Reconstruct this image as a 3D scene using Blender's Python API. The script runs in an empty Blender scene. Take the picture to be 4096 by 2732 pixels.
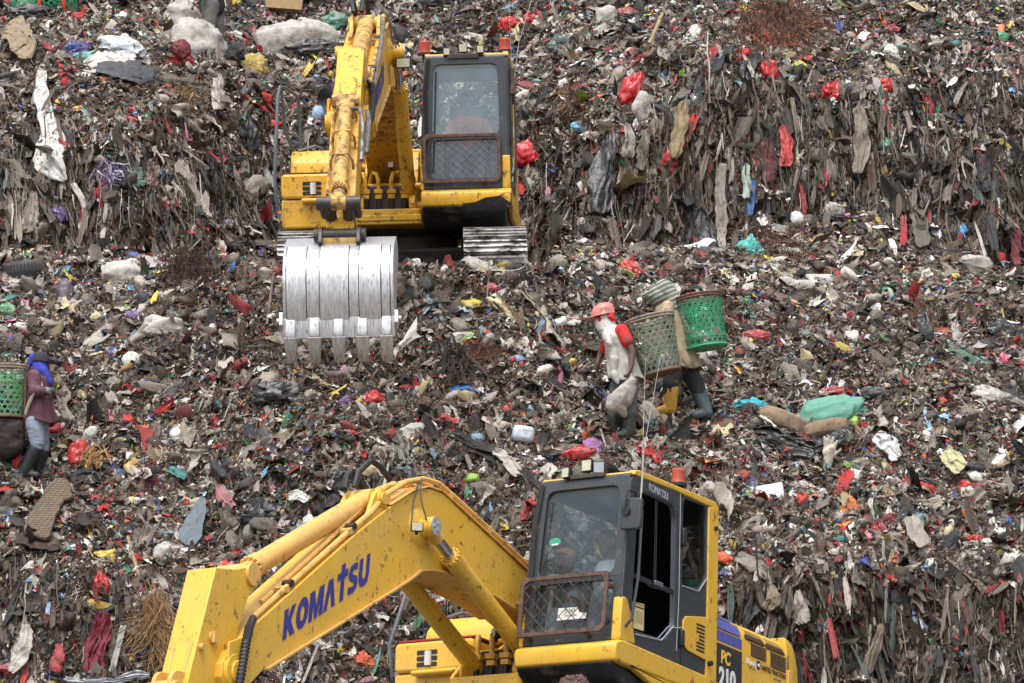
import bpy, math, random
import numpy as np
from mathutils import Matrix, Vector

# ------------------------------------------------------------------ camera, world, sun, exposure
S = bpy.context.scene
COL = S.collection
R = math.radians
FPX = 16450.0                      # focal length in photograph pixels (4096 wide)
TH = R(9.0)                        # the photographer looks up at the heap
CAM = np.array([0.0, 0.0, 2.0])
cam_d = bpy.data.cameras.new('camera')
cam = bpy.data.objects.new('camera', cam_d); COL.objects.link(cam)
cam.location = CAM; cam.rotation_euler = (R(90) + TH, 0, 0)
cam_d.sensor_width = 36.0; cam_d.sensor_fit = 'HORIZONTAL'
cam_d.lens = FPX / 4096 * 36.0
cam_d.clip_start = 0.5; cam_d.clip_end = 600
S.camera = cam
SUN_EL, SUN_AZ = R(66), R(200)     # azimuth: compass direction the light comes from (180 = behind the camera)
w = bpy.data.worlds.new('World'); S.world = w; w.use_nodes = True
nt = w.node_tree
bg = nt.nodes['Background']; bg.inputs['Strength'].default_value = 0.15
sky = nt.nodes.new('ShaderNodeTexSky'); sky.sky_type = 'NISHITA'; sky.sun_disc = False
sky.sun_elevation = SUN_EL; sky.sun_rotation = SUN_AZ; sky.dust_density = 4.0; sky.air_density = 1.0
hsv = nt.nodes.new('ShaderNodeHueSaturation'); hsv.inputs['Saturation'].default_value = 0.3
nt.links.new(sky.outputs[0], hsv.inputs['Color']); nt.links.new(hsv.outputs[0], bg.inputs['Color'])
sl = bpy.data.lights.new('sun', 'SUN'); sl.energy = 1.15; sl.angle = R(40); sl.color = (1.0, 0.97, 0.92)
sun = bpy.data.objects.new('sun', sl); COL.objects.link(sun)
_sd = Vector((math.sin(SUN_AZ) * math.cos(SUN_EL), math.cos(SUN_AZ) * math.cos(SUN_EL), math.sin(SUN_EL)))
sun.rotation_euler = _sd.to_track_quat('Z', 'Y').to_euler()
S.view_settings.view_transform = 'Standard'; S.view_settings.look = 'None'
S.view_settings.exposure = 0.95; S.view_settings.gamma = 1.0

rng = np.random.default_rng(7)
random.seed(7)

# ------------------------------------------------------------------ helpers
FW = np.array([0, math.cos(TH), math.sin(TH)]); UPV = np.array([0, -math.sin(TH), math.cos(TH)])

def ray(px, py):
    px = np.asarray(px, float); py = np.asarray(py, float)
    d = FW + ((px - 2048) / FPX)[..., None] * np.array([1., 0, 0]) - ((py - 1366) / FPX)[..., None] * UPV
    return d

def lin(c):
    """sRGB 0-255 triple to linear rgb"""
    return tuple(((v / 255) / 12.92 if v / 255 <= 0.04045 else ((v / 255 + 0.055) / 1.055) ** 2.4) for v in c)

def link(o, parent=None):
    COL.objects.link(o)
    if parent is not None: o.parent = parent
    return o

def tag(o, label=None, cat=None, group=None, kind=None):
    if label: o['label'] = label
    if cat: o['category'] = cat
    if group: o['group'] = group
    if kind: o['kind'] = kind
    return o

def empty(name, loc=(0, 0, 0), mat=None):
    o = bpy.data.objects.new(name, None); COL.objects.link(o); o.empty_display_size = 0.2
    if mat is not None: o.matrix_world = mat
    else: o.location = loc
    return o

def rotm(rx=0, ry=0, rz=0):
    return np.array((Matrix.Rotation(rz, 3, 'Z') @ Matrix.Rotation(ry, 3, 'Y') @ Matrix.Rotation(rx, 3, 'X')))

class MB:
    """collects shapes; becomes ONE mesh object"""
    def __init__(s): s.v = []; s.f = []; s.m = []; s.mi = 0; s.tf = None
    def add(s, vs, fs):
        b = len(s.v)
        vs = [tuple(map(float, p)) for p in vs]
        s.v += vs; s.f += [tuple(i + b for i in f) for f in fs]; s.m += [s.mi] * len(fs)
    def box(s, c, d, rot=None):
        h = np.array(d) / 2
        P = np.array([[x, y, z] for x in (-1, 1) for y in (-1, 1) for z in (-1, 1)]) * h
        if rot is not None: P = P @ np.array(rot).T
        s.add(P + np.array(c), [(0, 1, 3, 2), (4, 6, 7, 5), (0, 4, 5, 1), (2, 3, 7, 6), (0, 2, 6, 4), (1, 5, 7, 3)])
    def bb(s, x0, x1, y0, y1, z0, z1): s.box(((x0 + x1) / 2, (y0 + y1) / 2, (z0 + z1) / 2), (abs(x1 - x0), abs(y1 - y0), abs(z1 - z0)))
    def loft(s, rings, caps=True, closed=True):
        n = len(rings[0]); vs = [p for r in rings for p in r]; fs = []
        for i in range(len(rings) - 1):
            for j in range(n if closed else n - 1):
                k = (j + 1) % n
                fs.append((i * n + j, i * n + k, (i + 1) * n + k, (i + 1) * n + j))
        if caps and closed:
            fs.append(tuple(range(n - 1, -1, -1))); fs.append(tuple((len(rings) - 1) * n + j for j in range(n)))
        s.add(vs, fs)
    def prism(s, poly, f0, f1):
        """poly: 2-D outline; f0, f1 map (u, v) to 3-D for both ends"""
        s.loft([[f0(*p) for p in poly], [f1(*p) for p in poly]])
    def prism_y(s, poly, y0, y1): s.prism(poly, lambda a, b: (a, y0, b), lambda a, b: (a, y1, b))
    def prism_z(s, poly, z0, z1): s.prism(poly, lambda a, b: (a, b, z0), lambda a, b: (a, b, z1))
    def prism_x(s, poly, x0, x1): s.prism(poly, lambda a, b: (x0, a, b), lambda a, b: (x1, a, b))
    def tube(s, pts, r, n=8, caps=True):
        pts = [np.array(p, float) for p in pts]; rings = []
        rs = r if hasattr(r, '__len__') else [r] * len(pts)
        up = None
        for i, p in enumerate(pts):
            t = pts[min(i + 1, len(pts) - 1)] - pts[max(i - 1, 0)]
            t = t / (np.linalg.norm(t) + 1e-9)
            if up is None:
                a = np.array([0, 0, 1.]) if abs(t[2]) < 0.9 else np.array([1., 0, 0])
            else: a = up
            u = a - t * (a @ t); u /= np.linalg.norm(u) + 1e-9; v = np.cross(t, u); up = u
            rings.append([p + rs[i] * (math.cos(q) * u + math.sin(q) * v) for q in np.arange(n) * 2 * math.pi / n])
        s.loft(rings, caps)
    def cyl(s, a, b, r, n=20): s.tube([a, b], r, n)
    def ell(s, c, rad, rot=None, nu=12, nv=8):
        vs = []; fs = []
        for i in range(nv + 1):
            for j in range(nu):
                t, p = math.pi * i / nv, 2 * math.pi * j / nu
                vs.append((rad[0] * math.sin(t) * math.cos(p), rad[1] * math.sin(t) * math.sin(p), rad[2] * math.cos(t)))
        for i in range(nv):
            for j in range(nu):
                k = (j + 1) % nu; fs.append((i * nu + j, (i + 1) * nu + j, (i + 1) * nu + k, i * nu + k))
        P = np.array(vs)
        if rot is not None: P = P @ np.array(rot).T
        s.add(P + np.array(c), fs)
    def limb(s, a, b, ra, rb, n=12):
        """tapered capsule"""
        a = np.array(a, float); b = np.array(b, float); t = b - a; L = np.linalg.norm(t) + 1e-6; t /= L
        pts = []; rs = []
        for k in range(5):
            q = math.pi / 2 * k / 4; pts.append(a - t * ra * math.cos(q)); rs.append(max(ra * math.sin(q), 1e-3))
        for k in range(5):
            q = math.pi / 2 * k / 4; pts.append(b + t * rb * math.sin(q)); rs.append(max(rb * math.cos(q), 1e-3))
        s.tube(pts, rs, n)
    def ob(s, name, mats, parent=None, bev=0.0, smooth=35, seg=2):
        me = bpy.data.meshes.new(name); me.from_pydata(s.v, [], s.f)
        for m in (mats if isinstance(mats, (list, tuple)) else [mats]): me.materials.append(m)
        if any(s.m): me.polygons.foreach_set('material_index', np.array(s.m, dtype=np.int32))
        import bmesh
        bm = bmesh.new(); bm.from_mesh(me); bmesh.ops.recalc_face_normals(bm, faces=bm.faces); bm.to_mesh(me); bm.free()
        if smooth is not None:
            me.polygons.foreach_set('use_smooth', np.ones(len(me.polygons), dtype=bool))
            me.set_sharp_from_angle(angle=R(smooth))
        o = bpy.data.objects.new(name, me); link(o, parent)
        if bev:
            b = o.modifiers.new('bevel', 'BEVEL'); b.width = bev; b.segments = seg; b.limit_method = 'ANGLE'; b.angle_limit = R(35)
            b.harden_normals = False
        return o

def rrect(x0, x1, y0, y1, r, n=4):
    out = []
    for cx, cy, a in ((x1 - r, y1 - r, 0), (x0 + r, y1 - r, 90), (x0 + r, y0 + r, 180), (x1 - r, y0 + r, 270)):
        for k in range(n + 1):
            q = R(a + 90 * k / n); out.append((cx + r * math.cos(q), cy + r * math.sin(q)))
    return out

def round_poly(poly, r, n=4):
    out = []; N = len(poly)
    for i in range(N):
        p0, p, p1 = (np.array(poly[(i + k) % N], float) for k in (-1, 0, 1))
        a, b = p0 - p, p1 - p
        d = min(r, 0.45 * np.linalg.norm(a), 0.45 * np.linalg.norm(b))
        A, B = p + a / np.linalg.norm(a) * d, p + b / np.linalg.norm(b) * d
        for k in range(n + 1):
            t = k / n; out.append(tuple((1 - t) ** 2 * A + 2 * t * (1 - t) * p + t * t * B))
    return out

def radial(poly, c, N=72):
    """sample an outline at N equal angles about c"""
    P = np.array(poly, float) - np.array(c); out = []
    for k in range(N):
        q = 2 * math.pi * (k + 0.37) / N; d = np.array([math.cos(q), math.sin(q)]); best = None
        for i in range(len(P)):
            a, e = P[i], P[(i + 1) % len(P)] - P[i]
            den = d[0] * e[1] - d[1] * e[0]
            if abs(den) < 1e-12: continue
            t = (a[0] * e[1] - a[1] * e[0]) / den; s_ = (a[0] * d[1] - a[1] * d[0]) / den
            if t > 0 and -1e-6 <= s_ <= 1 + 1e-6 and (best is None or t < best): best = t
        out.append(tuple(np.array(c) + d * (best or 0.01)))
    return out

def ring_panel(mb, outer, inner, c, f0, f1, N=72):
    """flat panel with a window: outer outline, inner hole, both sides and the reveal"""
    o, i_ = radial(outer, c, N), radial(inner, c, N)
    vs = [f0(*p) for p in o] + [f0(*p) for p in i_] + [f1(*p) for p in o] + [f1(*p) for p in i_]; fs = []
    for k in range(N):
        j = (k + 1) % N
        fs += [(k, j, N + j, N + k), (2 * N + k, 3 * N + k, 3 * N + j, 2 * N + j), (k, 2 * N + k, 2 * N + j, j), (N + k, N + j, 3 * N + j, 3 * N + k)]
    mb.add(vs, fs)

def np_mesh(name, V, F, cols=None, mat=None, parent=None, smooth=False, fmat=None):
    """fast mesh from arrays; F is an (n,3|4) array or a list of such arrays; cols: per-vertex rgb"""
    Fs = F if isinstance(F, list) else [F]
    me = bpy.data.meshes.new(name)
    me.vertices.add(len(V)); me.vertices.foreach_set('co', np.ascontiguousarray(V, dtype=np.float32).ravel())
    li = np.concatenate([f.ravel() for f in Fs]).astype(np.int32)
    lt = np.concatenate([np.full(len(f), f.shape[1]) for f in Fs]).astype(np.int32)
    me.loops.add(len(li)); me.loops.foreach_set('vertex_index', li)
    me.polygons.add(len(lt)); me.polygons.foreach_set('loop_start', np.concatenate([[0], np.cumsum(lt)[:-1]]).astype(np.int32))
    me.polygons.foreach_set('use_smooth', np.full(len(lt), smooth, dtype=bool))
    me.update(calc_edges=True)
    if cols is not None:
        a = me.color_attributes.new('col', 'FLOAT_COLOR', 'POINT')
        a.data.foreach_set('color', np.concatenate([cols, np.ones((len(V), 1))], 1).astype(np.float32).ravel())
    if mat: me.materials.append(mat)
    o = bpy.data.objects.new(name, me); link(o, parent)
    return o

def baked(o):
    """replace an object's mesh by its evaluated one (remesh, smoothing done)"""
    dg = bpy.context.evaluated_depsgraph_get(); dg.update()
    me = bpy.data.meshes.new_from_object(o.evaluated_get(dg)); o.modifiers.clear(); old = o.data; o.data = me
    me.name = old.name; return o

# value noise on arrays
def _h(i, j, k, s):
    n = (i * 73856093) ^ (j * 19349663) ^ (k * 83492791) ^ (s * 2654435761)
    n = (n ^ (n >> 13)) * 1274126177 & 0x7fffffff
    n = (n ^ (n >> 16)) & 0xffff
    return n / 32767.5 - 1.0
def vnoise(P, s=0):
    P = np.asarray(P, float); I = np.floor(P).astype(np.int64); f = P - I; u = f * f * (3 - 2 * f)
    r = 0
    for a in (0, 1):
        for b in (0, 1):
            for c in (0, 1):
                wgt = (u[..., 0] if a else 1 - u[..., 0]) * (u[..., 1] if b else 1 - u[..., 1]) * (u[..., 2] if c else 1 - u[..., 2])
                r = r + wgt * _h(I[..., 0] + a, I[..., 1] + b, I[..., 2] + c, s)
    return r
def fbm(P, s=0, o=4):
    r = 0; a = 1.0
    for k in range(o): r = r + a * vnoise(P * (2.03 ** k), s + k); a *= 0.5
    return r

# ------------------------------------------------------------------ materials
MATS = {}
def nodes(name):
    m = bpy.data.materials.new(name); m.use_nodes = True; MATS[name] = m
    return m, m.node_tree.nodes, m.node_tree.links, m.node_tree.nodes['Principled BSDF']
def solid(name, c, rough=0.5, metal=0.0, var=0.0, scale=20.0, dirt=None, dirt_amt=0.0, dirt_scale=6.0, bump=0.0, stretch=None, spec=0.5, streak=0.0, fade=0.0):
    """plain surface with slight colour variation, patches of dirt or wear, and bump"""
    m, N, L, b = nodes(name)
    b.inputs['Roughness'].default_value = rough; b.inputs['Metallic'].default_value = metal
    b.inputs['Specular IOR Level'].default_value = spec
    tc = N.new('ShaderNodeTexCoord'); mp = N.new('ShaderNodeMapping'); L.new(tc.outputs['Object'], mp.inputs['Vector'])
    if stretch: mp.inputs['Scale'].default_value = stretch
    n1 = N.new('ShaderNodeTexNoise'); n1.inputs['Scale'].default_value = scale; n1.inputs['Detail'].default_value = 6
    L.new(mp.outputs[0], n1.inputs['Vector'])
    hs = N.new('ShaderNodeHueSaturation'); hs.inputs['Color'].default_value = (*c, 1)
    mr = N.new('ShaderNodeMapRange'); mr.inputs['From Min'].default_value = 0.3; mr.inputs['From Max'].default_value = 0.7
    mr.inputs['To Min'].default_value = 1 - var; mr.inputs['To Max'].default_value = 1 + var
    L.new(n1.outputs['Fac'], mr.inputs['Value']); L.new(mr.outputs[0], hs.inputs['Value'])
    out = hs.outputs[0]
    if fade:       # sun-faded, dusty areas with soft borders
        n4 = N.new('ShaderNodeTexNoise'); n4.inputs['Scale'].default_value = 1.7; n4.inputs['Detail'].default_value = 4; L.new(tc.outputs['Object'], n4.inputs['Vector'])
        r4 = N.new('ShaderNodeMapRange'); r4.inputs['From Min'].default_value = 0.42; r4.inputs['From Max'].default_value = 0.7; r4.inputs['To Max'].default_value = fade; L.new(n4.outputs['Fac'], r4.inputs['Value'])
        m4 = N.new('ShaderNodeMix'); m4.data_type = 'RGBA'; L.new(r4.outputs[0], m4.inputs['Factor']); L.new(out, m4.inputs['A']); m4.inputs['B'].default_value = (0.55, 0.37, 0.13, 1); out = m4.outputs['Result']
    if streak:     # grease and rain runs, longer than wide
        m5 = N.new('ShaderNodeMapping'); m5.inputs['Scale'].default_value = (26, 26, 2.2); L.new(tc.outputs['Object'], m5.inputs['Vector'])
        n5 = N.new('ShaderNodeTexNoise'); n5.inputs['Scale'].default_value = 1; n5.inputs['Detail'].default_value = 5; n5.inputs['Roughness'].default_value = .6; L.new(m5.outputs[0], n5.inputs['Vector'])
        r5 = N.new('ShaderNodeMapRange'); r5.inputs['From Min'].default_value = 0.58; r5.inputs['From Max'].default_value = 0.78; r5.inputs['To Max'].default_value = streak; L.new(n5.outputs['Fac'], r5.inputs['Value'])
        m6 = N.new('ShaderNodeMix'); m6.data_type = 'RGBA'; L.new(r5.outputs[0], m6.inputs['Factor']); L.new(out, m6.inputs['A']); m6.inputs['B'].default_value = (0.17, 0.10, 0.045, 1); out = m6.outputs['Result']
    if dirt:
        n2 = N.new('ShaderNodeTexNoise'); n2.inputs['Scale'].default_value = dirt_scale; n2.inputs['Detail'].default_value = 9; n2.inputs['Roughness'].default_value = 0.68
        L.new(mp.outputs[0], n2.inputs['Vector'])
        r2 = N.new('ShaderNodeMapRange'); r2.inputs['From Min'].default_value = 0.60 - 0.22 * dirt_amt; r2.inputs['From Max'].default_value = 0.68 - 0.12 * dirt_amt
        L.new(n2.outputs['Fac'], r2.inputs['Value'])
        mx = N.new('ShaderNodeMix'); mx.data_type = 'RGBA'; L.new(r2.outputs[0], mx.inputs['Factor'])
        L.new(out, mx.inputs['A']); mx.inputs['B'].default_value = (*dirt, 1); out = mx.outputs['Result']
        rr = N.new('ShaderNodeMapRange'); rr.inputs['To Min'].default_value = rough; rr.inputs['To Max'].default_value = 0.8
        L.new(r2.outputs[0], rr.inputs['Value']); L.new(rr.outputs[0], b.inputs['Roughness'])
    L.new(out, b.inputs['Base Color'])
    if bump:
        bp = N.new('ShaderNodeBump'); bp.inputs['Strength'].default_value = bump; bp.inputs['Distance'].default_value = 0.02
        L.new(n1.outputs['Fac'], bp.inputs['Height']); L.new(bp.outputs[0], b.inputs['Normal'])
    return m

def attr_mat(name, rough=(0.25, 0.8), dirt=(0.05, 0.038, 0.026), amt=0.5, sc=25.0, wr=(55, 55, 55)):
    """colour of each scrap from its own attribute, smeared with mud; gloss differs from scrap to scrap"""
    m, N, L, b = nodes(name)
    at = N.new('ShaderNodeAttribute'); at.attribute_name = 'col'
    ge = N.new('ShaderNodeNewGeometry'); tc = N.new('ShaderNodeTexCoord')
    n = N.new('ShaderNodeTexNoise'); n.inputs['Scale'].default_value = sc; n.inputs['Detail'].default_value = 5; n.inputs['Roughness'].default_value = 0.7
    L.new(tc.outputs['Object'], n.inputs['Vector'])
    mr = N.new('ShaderNodeMapRange'); mr.inputs['From Min'].default_value = 0.5; mr.inputs['From Max'].default_value = 0.75; mr.inputs['To Max'].default_value = amt
    L.new(n.outputs['Fac'], mr.inputs['Value'])
    mx = N.new('ShaderNodeMix'); mx.data_type = 'RGBA'; L.new(mr.outputs[0], mx.inputs['Factor']); L.new(at.outputs['Color'], mx.inputs['A']); mx.inputs['B'].default_value = (*dirt, 1)
    L.new(mx.outputs['Result'], b.inputs['Base Color'])
    mw = N.new('ShaderNodeMapping'); mw.inputs['Scale'].default_value = wr; L.new(tc.outputs['Object'], mw.inputs['Vector'])
    nw = N.new('ShaderNodeTexNoise'); nw.inputs['Scale'].default_value = 1; nw.inputs['Detail'].default_value = 4; nw.inputs['Roughness'].default_value = .65; L.new(mw.outputs[0], nw.inputs['Vector'])
    bp = N.new('ShaderNodeBump'); bp.inputs['Strength'].default_value = .9; bp.inputs['Distance'].default_value = .016; L.new(nw.outputs['Fac'], bp.inputs['Height']); L.new(bp.outputs[0], b.inputs['Normal'])
    r = N.new('ShaderNodeMapRange'); r.inputs['To Min'].default_value = rough[0]; r.inputs['To Max'].default_value = rough[1]
    L.new(ge.outputs['Random Per Island'], r.inputs['Value']); L.new(r.outputs[0], b.inputs['Roughness'])
    return m

def glass(name, tint, film, film_amt, gloss=0.08):
    """tinted pane with a diffuse film, dust plus painted sky sheen, and a fresnel reflection"""
    m, N, L, b = nodes(name); N.remove(b); out = N['Material Output']
    tr = N.new('ShaderNodeBsdfTransparent'); tr.inputs['Color'].default_value = (*tint, 1)
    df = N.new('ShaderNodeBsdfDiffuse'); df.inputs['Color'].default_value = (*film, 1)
    gl = N.new('ShaderNodeBsdfGlossy'); gl.inputs['Roughness'].default_value = 0.06; gl.inputs['Color'].default_value = (0.9, 0.95, 1, 1)
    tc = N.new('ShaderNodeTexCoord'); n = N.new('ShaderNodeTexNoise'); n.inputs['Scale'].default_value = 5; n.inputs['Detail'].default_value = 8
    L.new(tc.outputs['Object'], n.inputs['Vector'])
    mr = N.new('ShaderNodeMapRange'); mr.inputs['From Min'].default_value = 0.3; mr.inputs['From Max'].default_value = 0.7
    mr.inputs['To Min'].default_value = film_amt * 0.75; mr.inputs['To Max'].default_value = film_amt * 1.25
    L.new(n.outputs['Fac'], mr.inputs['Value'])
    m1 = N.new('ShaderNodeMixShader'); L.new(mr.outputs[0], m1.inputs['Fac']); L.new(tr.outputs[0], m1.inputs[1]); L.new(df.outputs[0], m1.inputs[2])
    fr = N.new('ShaderNodeFresnel'); fr.inputs['IOR'].default_value = 1.5
    ad = N.new('ShaderNodeMath'); ad.operation = 'ADD'; ad.inputs[1].default_value = gloss; L.new(fr.outputs[0], ad.inputs[0])
    m2 = N.new('ShaderNodeMixShader'); L.new(ad.outputs[0], m2.inputs['Fac']); L.new(m1.outputs[0], m2.inputs[1]); L.new(gl.outputs[0], m2.inputs[2])
    L.new(m2.outputs[0], out.inputs['Surface'])
    return m

MUD = (0.045, 0.032, 0.02)
yellow = solid('yellow_paint', (0.70, 0.41, 0.038), 0.38, var=0.06, scale=3, dirt=(0.16, 0.085, 0.02), dirt_amt=0.07, dirt_scale=13, streak=0.35, fade=0.3)
yellow_dusty = solid('yellow_paint_dusty', (0.66, 0.37, 0.09), 0.5, var=0.1, scale=4, dirt=(0.2, 0.12, 0.05), dirt_amt=0.22, dirt_scale=9, streak=0.5, fade=0.5)
yellow_worn = solid('yellow_paint_worn', (0.70, 0.375, 0.02), 0.42, var=0.1, scale=5, dirt=(0.10, 0.055, 0.02), dirt_amt=0.26, dirt_scale=13, streak=0.6, fade=0.35)
yellow_grimy = solid('yellow_paint_grimy', (0.56, 0.32, 0.07), 0.55, var=0.15, scale=5, dirt=(0.15, 0.085, 0.04), dirt_amt=0.6, dirt_scale=11, streak=0.8, fade=0.6)
charcoal = solid('charcoal_paint', (0.035, 0.040, 0.046), 0.42, var=0.12, scale=6, dirt=(0.10, 0.095, 0.085), dirt_amt=0.1, dirt_scale=12)
black = solid('black_rubber', (0.012, 0.012, 0.013), 0.55, var=0.2, scale=20)
dark_steel = solid('greasy_dark_steel', (0.055, 0.052, 0.05), 0.5, 0.4, var=0.25, scale=14, dirt=(0.12, 0.085, 0.06), dirt_amt=0.4, dirt_scale=9)
bare_steel = solid('polished_bare_steel', (0.47, 0.475, 0.49), 0.40, 0.6, var=0.22, scale=16, dirt=(0.20, 0.18, 0.155), dirt_amt=0.22, dirt_scale=22, stretch=(1.6, 3.2, 0.5))
chrome = solid('chrome_rod', (0.5, 0.5, 0.52), 0.18, 1.0, var=0.1, scale=10)
shoe_steel = solid('scuffed_track_steel', (0.40, 0.395, 0.385), 0.5, 0.45, var=0.25, scale=14, dirt=(0.06, 0.046, 0.034), dirt_amt=0.65, dirt_scale=8, stretch=(1, 0.6, 1))
rust = solid('rusty_steel', (0.105, 0.062, 0.05), 0.75, 0.1, var=0.4, scale=18, dirt=(0.055, 0.04, 0.035), dirt_amt=0.5, dirt_scale=14)
rail_grey = solid('grey_rail_paint', (0.10, 0.115, 0.135), 0.4, var=0.1, scale=8)
interior = solid('cab_interior_plastic', (0.22, 0.24, 0.25), 0.7, var=0.2, scale=8)
lamp_red = solid('red_beacon_plastic', (0.40, 0.055, 0.022), 0.35, var=0.1, scale=8)
lamp_lens = solid('dusty_lamp_lens', (0.50, 0.49, 0.36), 0.3, var=0.15, scale=40)
white_plastic = solid('white_plastic', (0.62, 0.62, 0.60), 0.5, var=0.05)
blue_letter = solid('blue_decal', (0.030, 0.030, 0.24), 0.45, var=0.03)
stripe_blue = solid('blue_violet_stripe', (0.085, 0.095, 0.36), 0.4, var=0.08)
black_decal = solid('black_decal', (0.022, 0.023, 0.026), 0.5, var=0.05)
yellow_decal = solid('yellow_decal', (0.78, 0.50, 0.06), 0.45)
white_decal = solid('white_decal', (0.72, 0.72, 0.70), 0.5, var=0.05)
grey_decal = solid('grey_decal', (0.32, 0.34, 0.36), 0.4)
red_strip = solid('red_rubber_strip', (0.33, 0.012, 0.02), 0.5)
green_decal = solid('green_decal', (0.03, 0.28, 0.17), 0.5)
pale_decal = solid('pale_yellow_decal', (0.66, 0.55, 0.25), 0.5)
louver = solid('dusty_louver', (0.20, 0.13, 0.07), 0.6, var=0.15)
red_decal = solid('red_decal', (0.4, 0.04, 0.02), 0.5)
glass_low = glass('tinted_veil_glass', (0.94, 0.99, 1.0), (0.15, 0.22, 0.25), 0.14, 0.0)  # bluish film: light dust, and a painted veil of sky on the pane
glass_up = glass('dusty_sky_sheen_glass', (0.86, 0.94, 0.97), (0.27, 0.36, 0.40), 0.30, 0.03)  # pale blue-grey film: dust, and the sky's reflection painted as diffuse colour
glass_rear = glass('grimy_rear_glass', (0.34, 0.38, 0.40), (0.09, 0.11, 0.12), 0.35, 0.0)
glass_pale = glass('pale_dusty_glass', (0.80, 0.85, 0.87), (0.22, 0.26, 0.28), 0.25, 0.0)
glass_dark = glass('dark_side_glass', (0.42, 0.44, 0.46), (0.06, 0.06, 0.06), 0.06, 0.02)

def text_part(s, size, name, m, parent, origin, ux, uy, bold=0.0, ext=0.002, align='LEFT', shear=0.0, sx=1.0):
    """lettering as a thin raised mesh: origin, reading direction ux, up direction uy (machine space)"""
    cu = bpy.data.curves.new(name, 'FONT'); cu.body = s; cu.size = size; cu.offset = bold; cu.extrude = ext; cu.align_x = align; cu.shear = shear
    t = bpy.data.objects.new('tmp', cu); COL.objects.link(t)
    dg = bpy.context.evaluated_depsgraph_get(); dg.update()
    me = bpy.data.meshes.new_from_object(t.evaluated_get(dg)); bpy.data.objects.remove(t); bpy.data.curves.remove(cu)
    ux = np.array(ux, float); ux /= np.linalg.norm(ux); uy = np.array(uy, float); uy -= ux * (uy @ ux); uy /= np.linalg.norm(uy); uz = np.cross(ux, uy)
    n = len(me.vertices); co = np.empty(n * 3); me.vertices.foreach_get('co', co); co = co.reshape(-1, 3)
    co = np.array(origin) + co[:, :1] * ux * sx + co[:, 1:2] * uy + co[:, 2:] * uz
    me.vertices.foreach_set('co', co.ravel()); me.materials.clear(); me.materials.append(m); me.update(); me.name = name
    return link(bpy.data.objects.new(name, me), parent)

# ------------------------------------------------------------------ machine poses (needed by the terrain)
def pose(p, yaw, pitch, roll):
    h = np.array([-math.sin(yaw), -math.cos(yaw), 0]); l = np.array([math.cos(yaw), -math.sin(yaw), 0])
    B = np.stack([h, l, np.array([0, 0, 1.])], 1)
    cp, sp, cr, sr = math.cos(pitch), math.sin(pitch), math.cos(roll), math.sin(roll)
    A = B @ np.array([[cp, 0, -sp], [0, 1, 0], [sp, 0, cp]]) @ np.array([[1, 0, 0], [0, cr, -sr], [0, sr, cr]])
    m = Matrix.Identity(4)
    for i in range(3):
        for j in range(3): m[i][j] = A[i, j]
        m[i][3] = p[i]
    return m, A, np.array(p)
LOW_M, LOW_A, LOW_P = pose((0.4402, 38.226, 3.5133), 0.52062, 0.11598, 0.03211)
UP_M, UP_A, UP_P = pose((-1.2753, 48.084, 9.8885), 0.0349, -0.10472, 0.0194)

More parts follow.
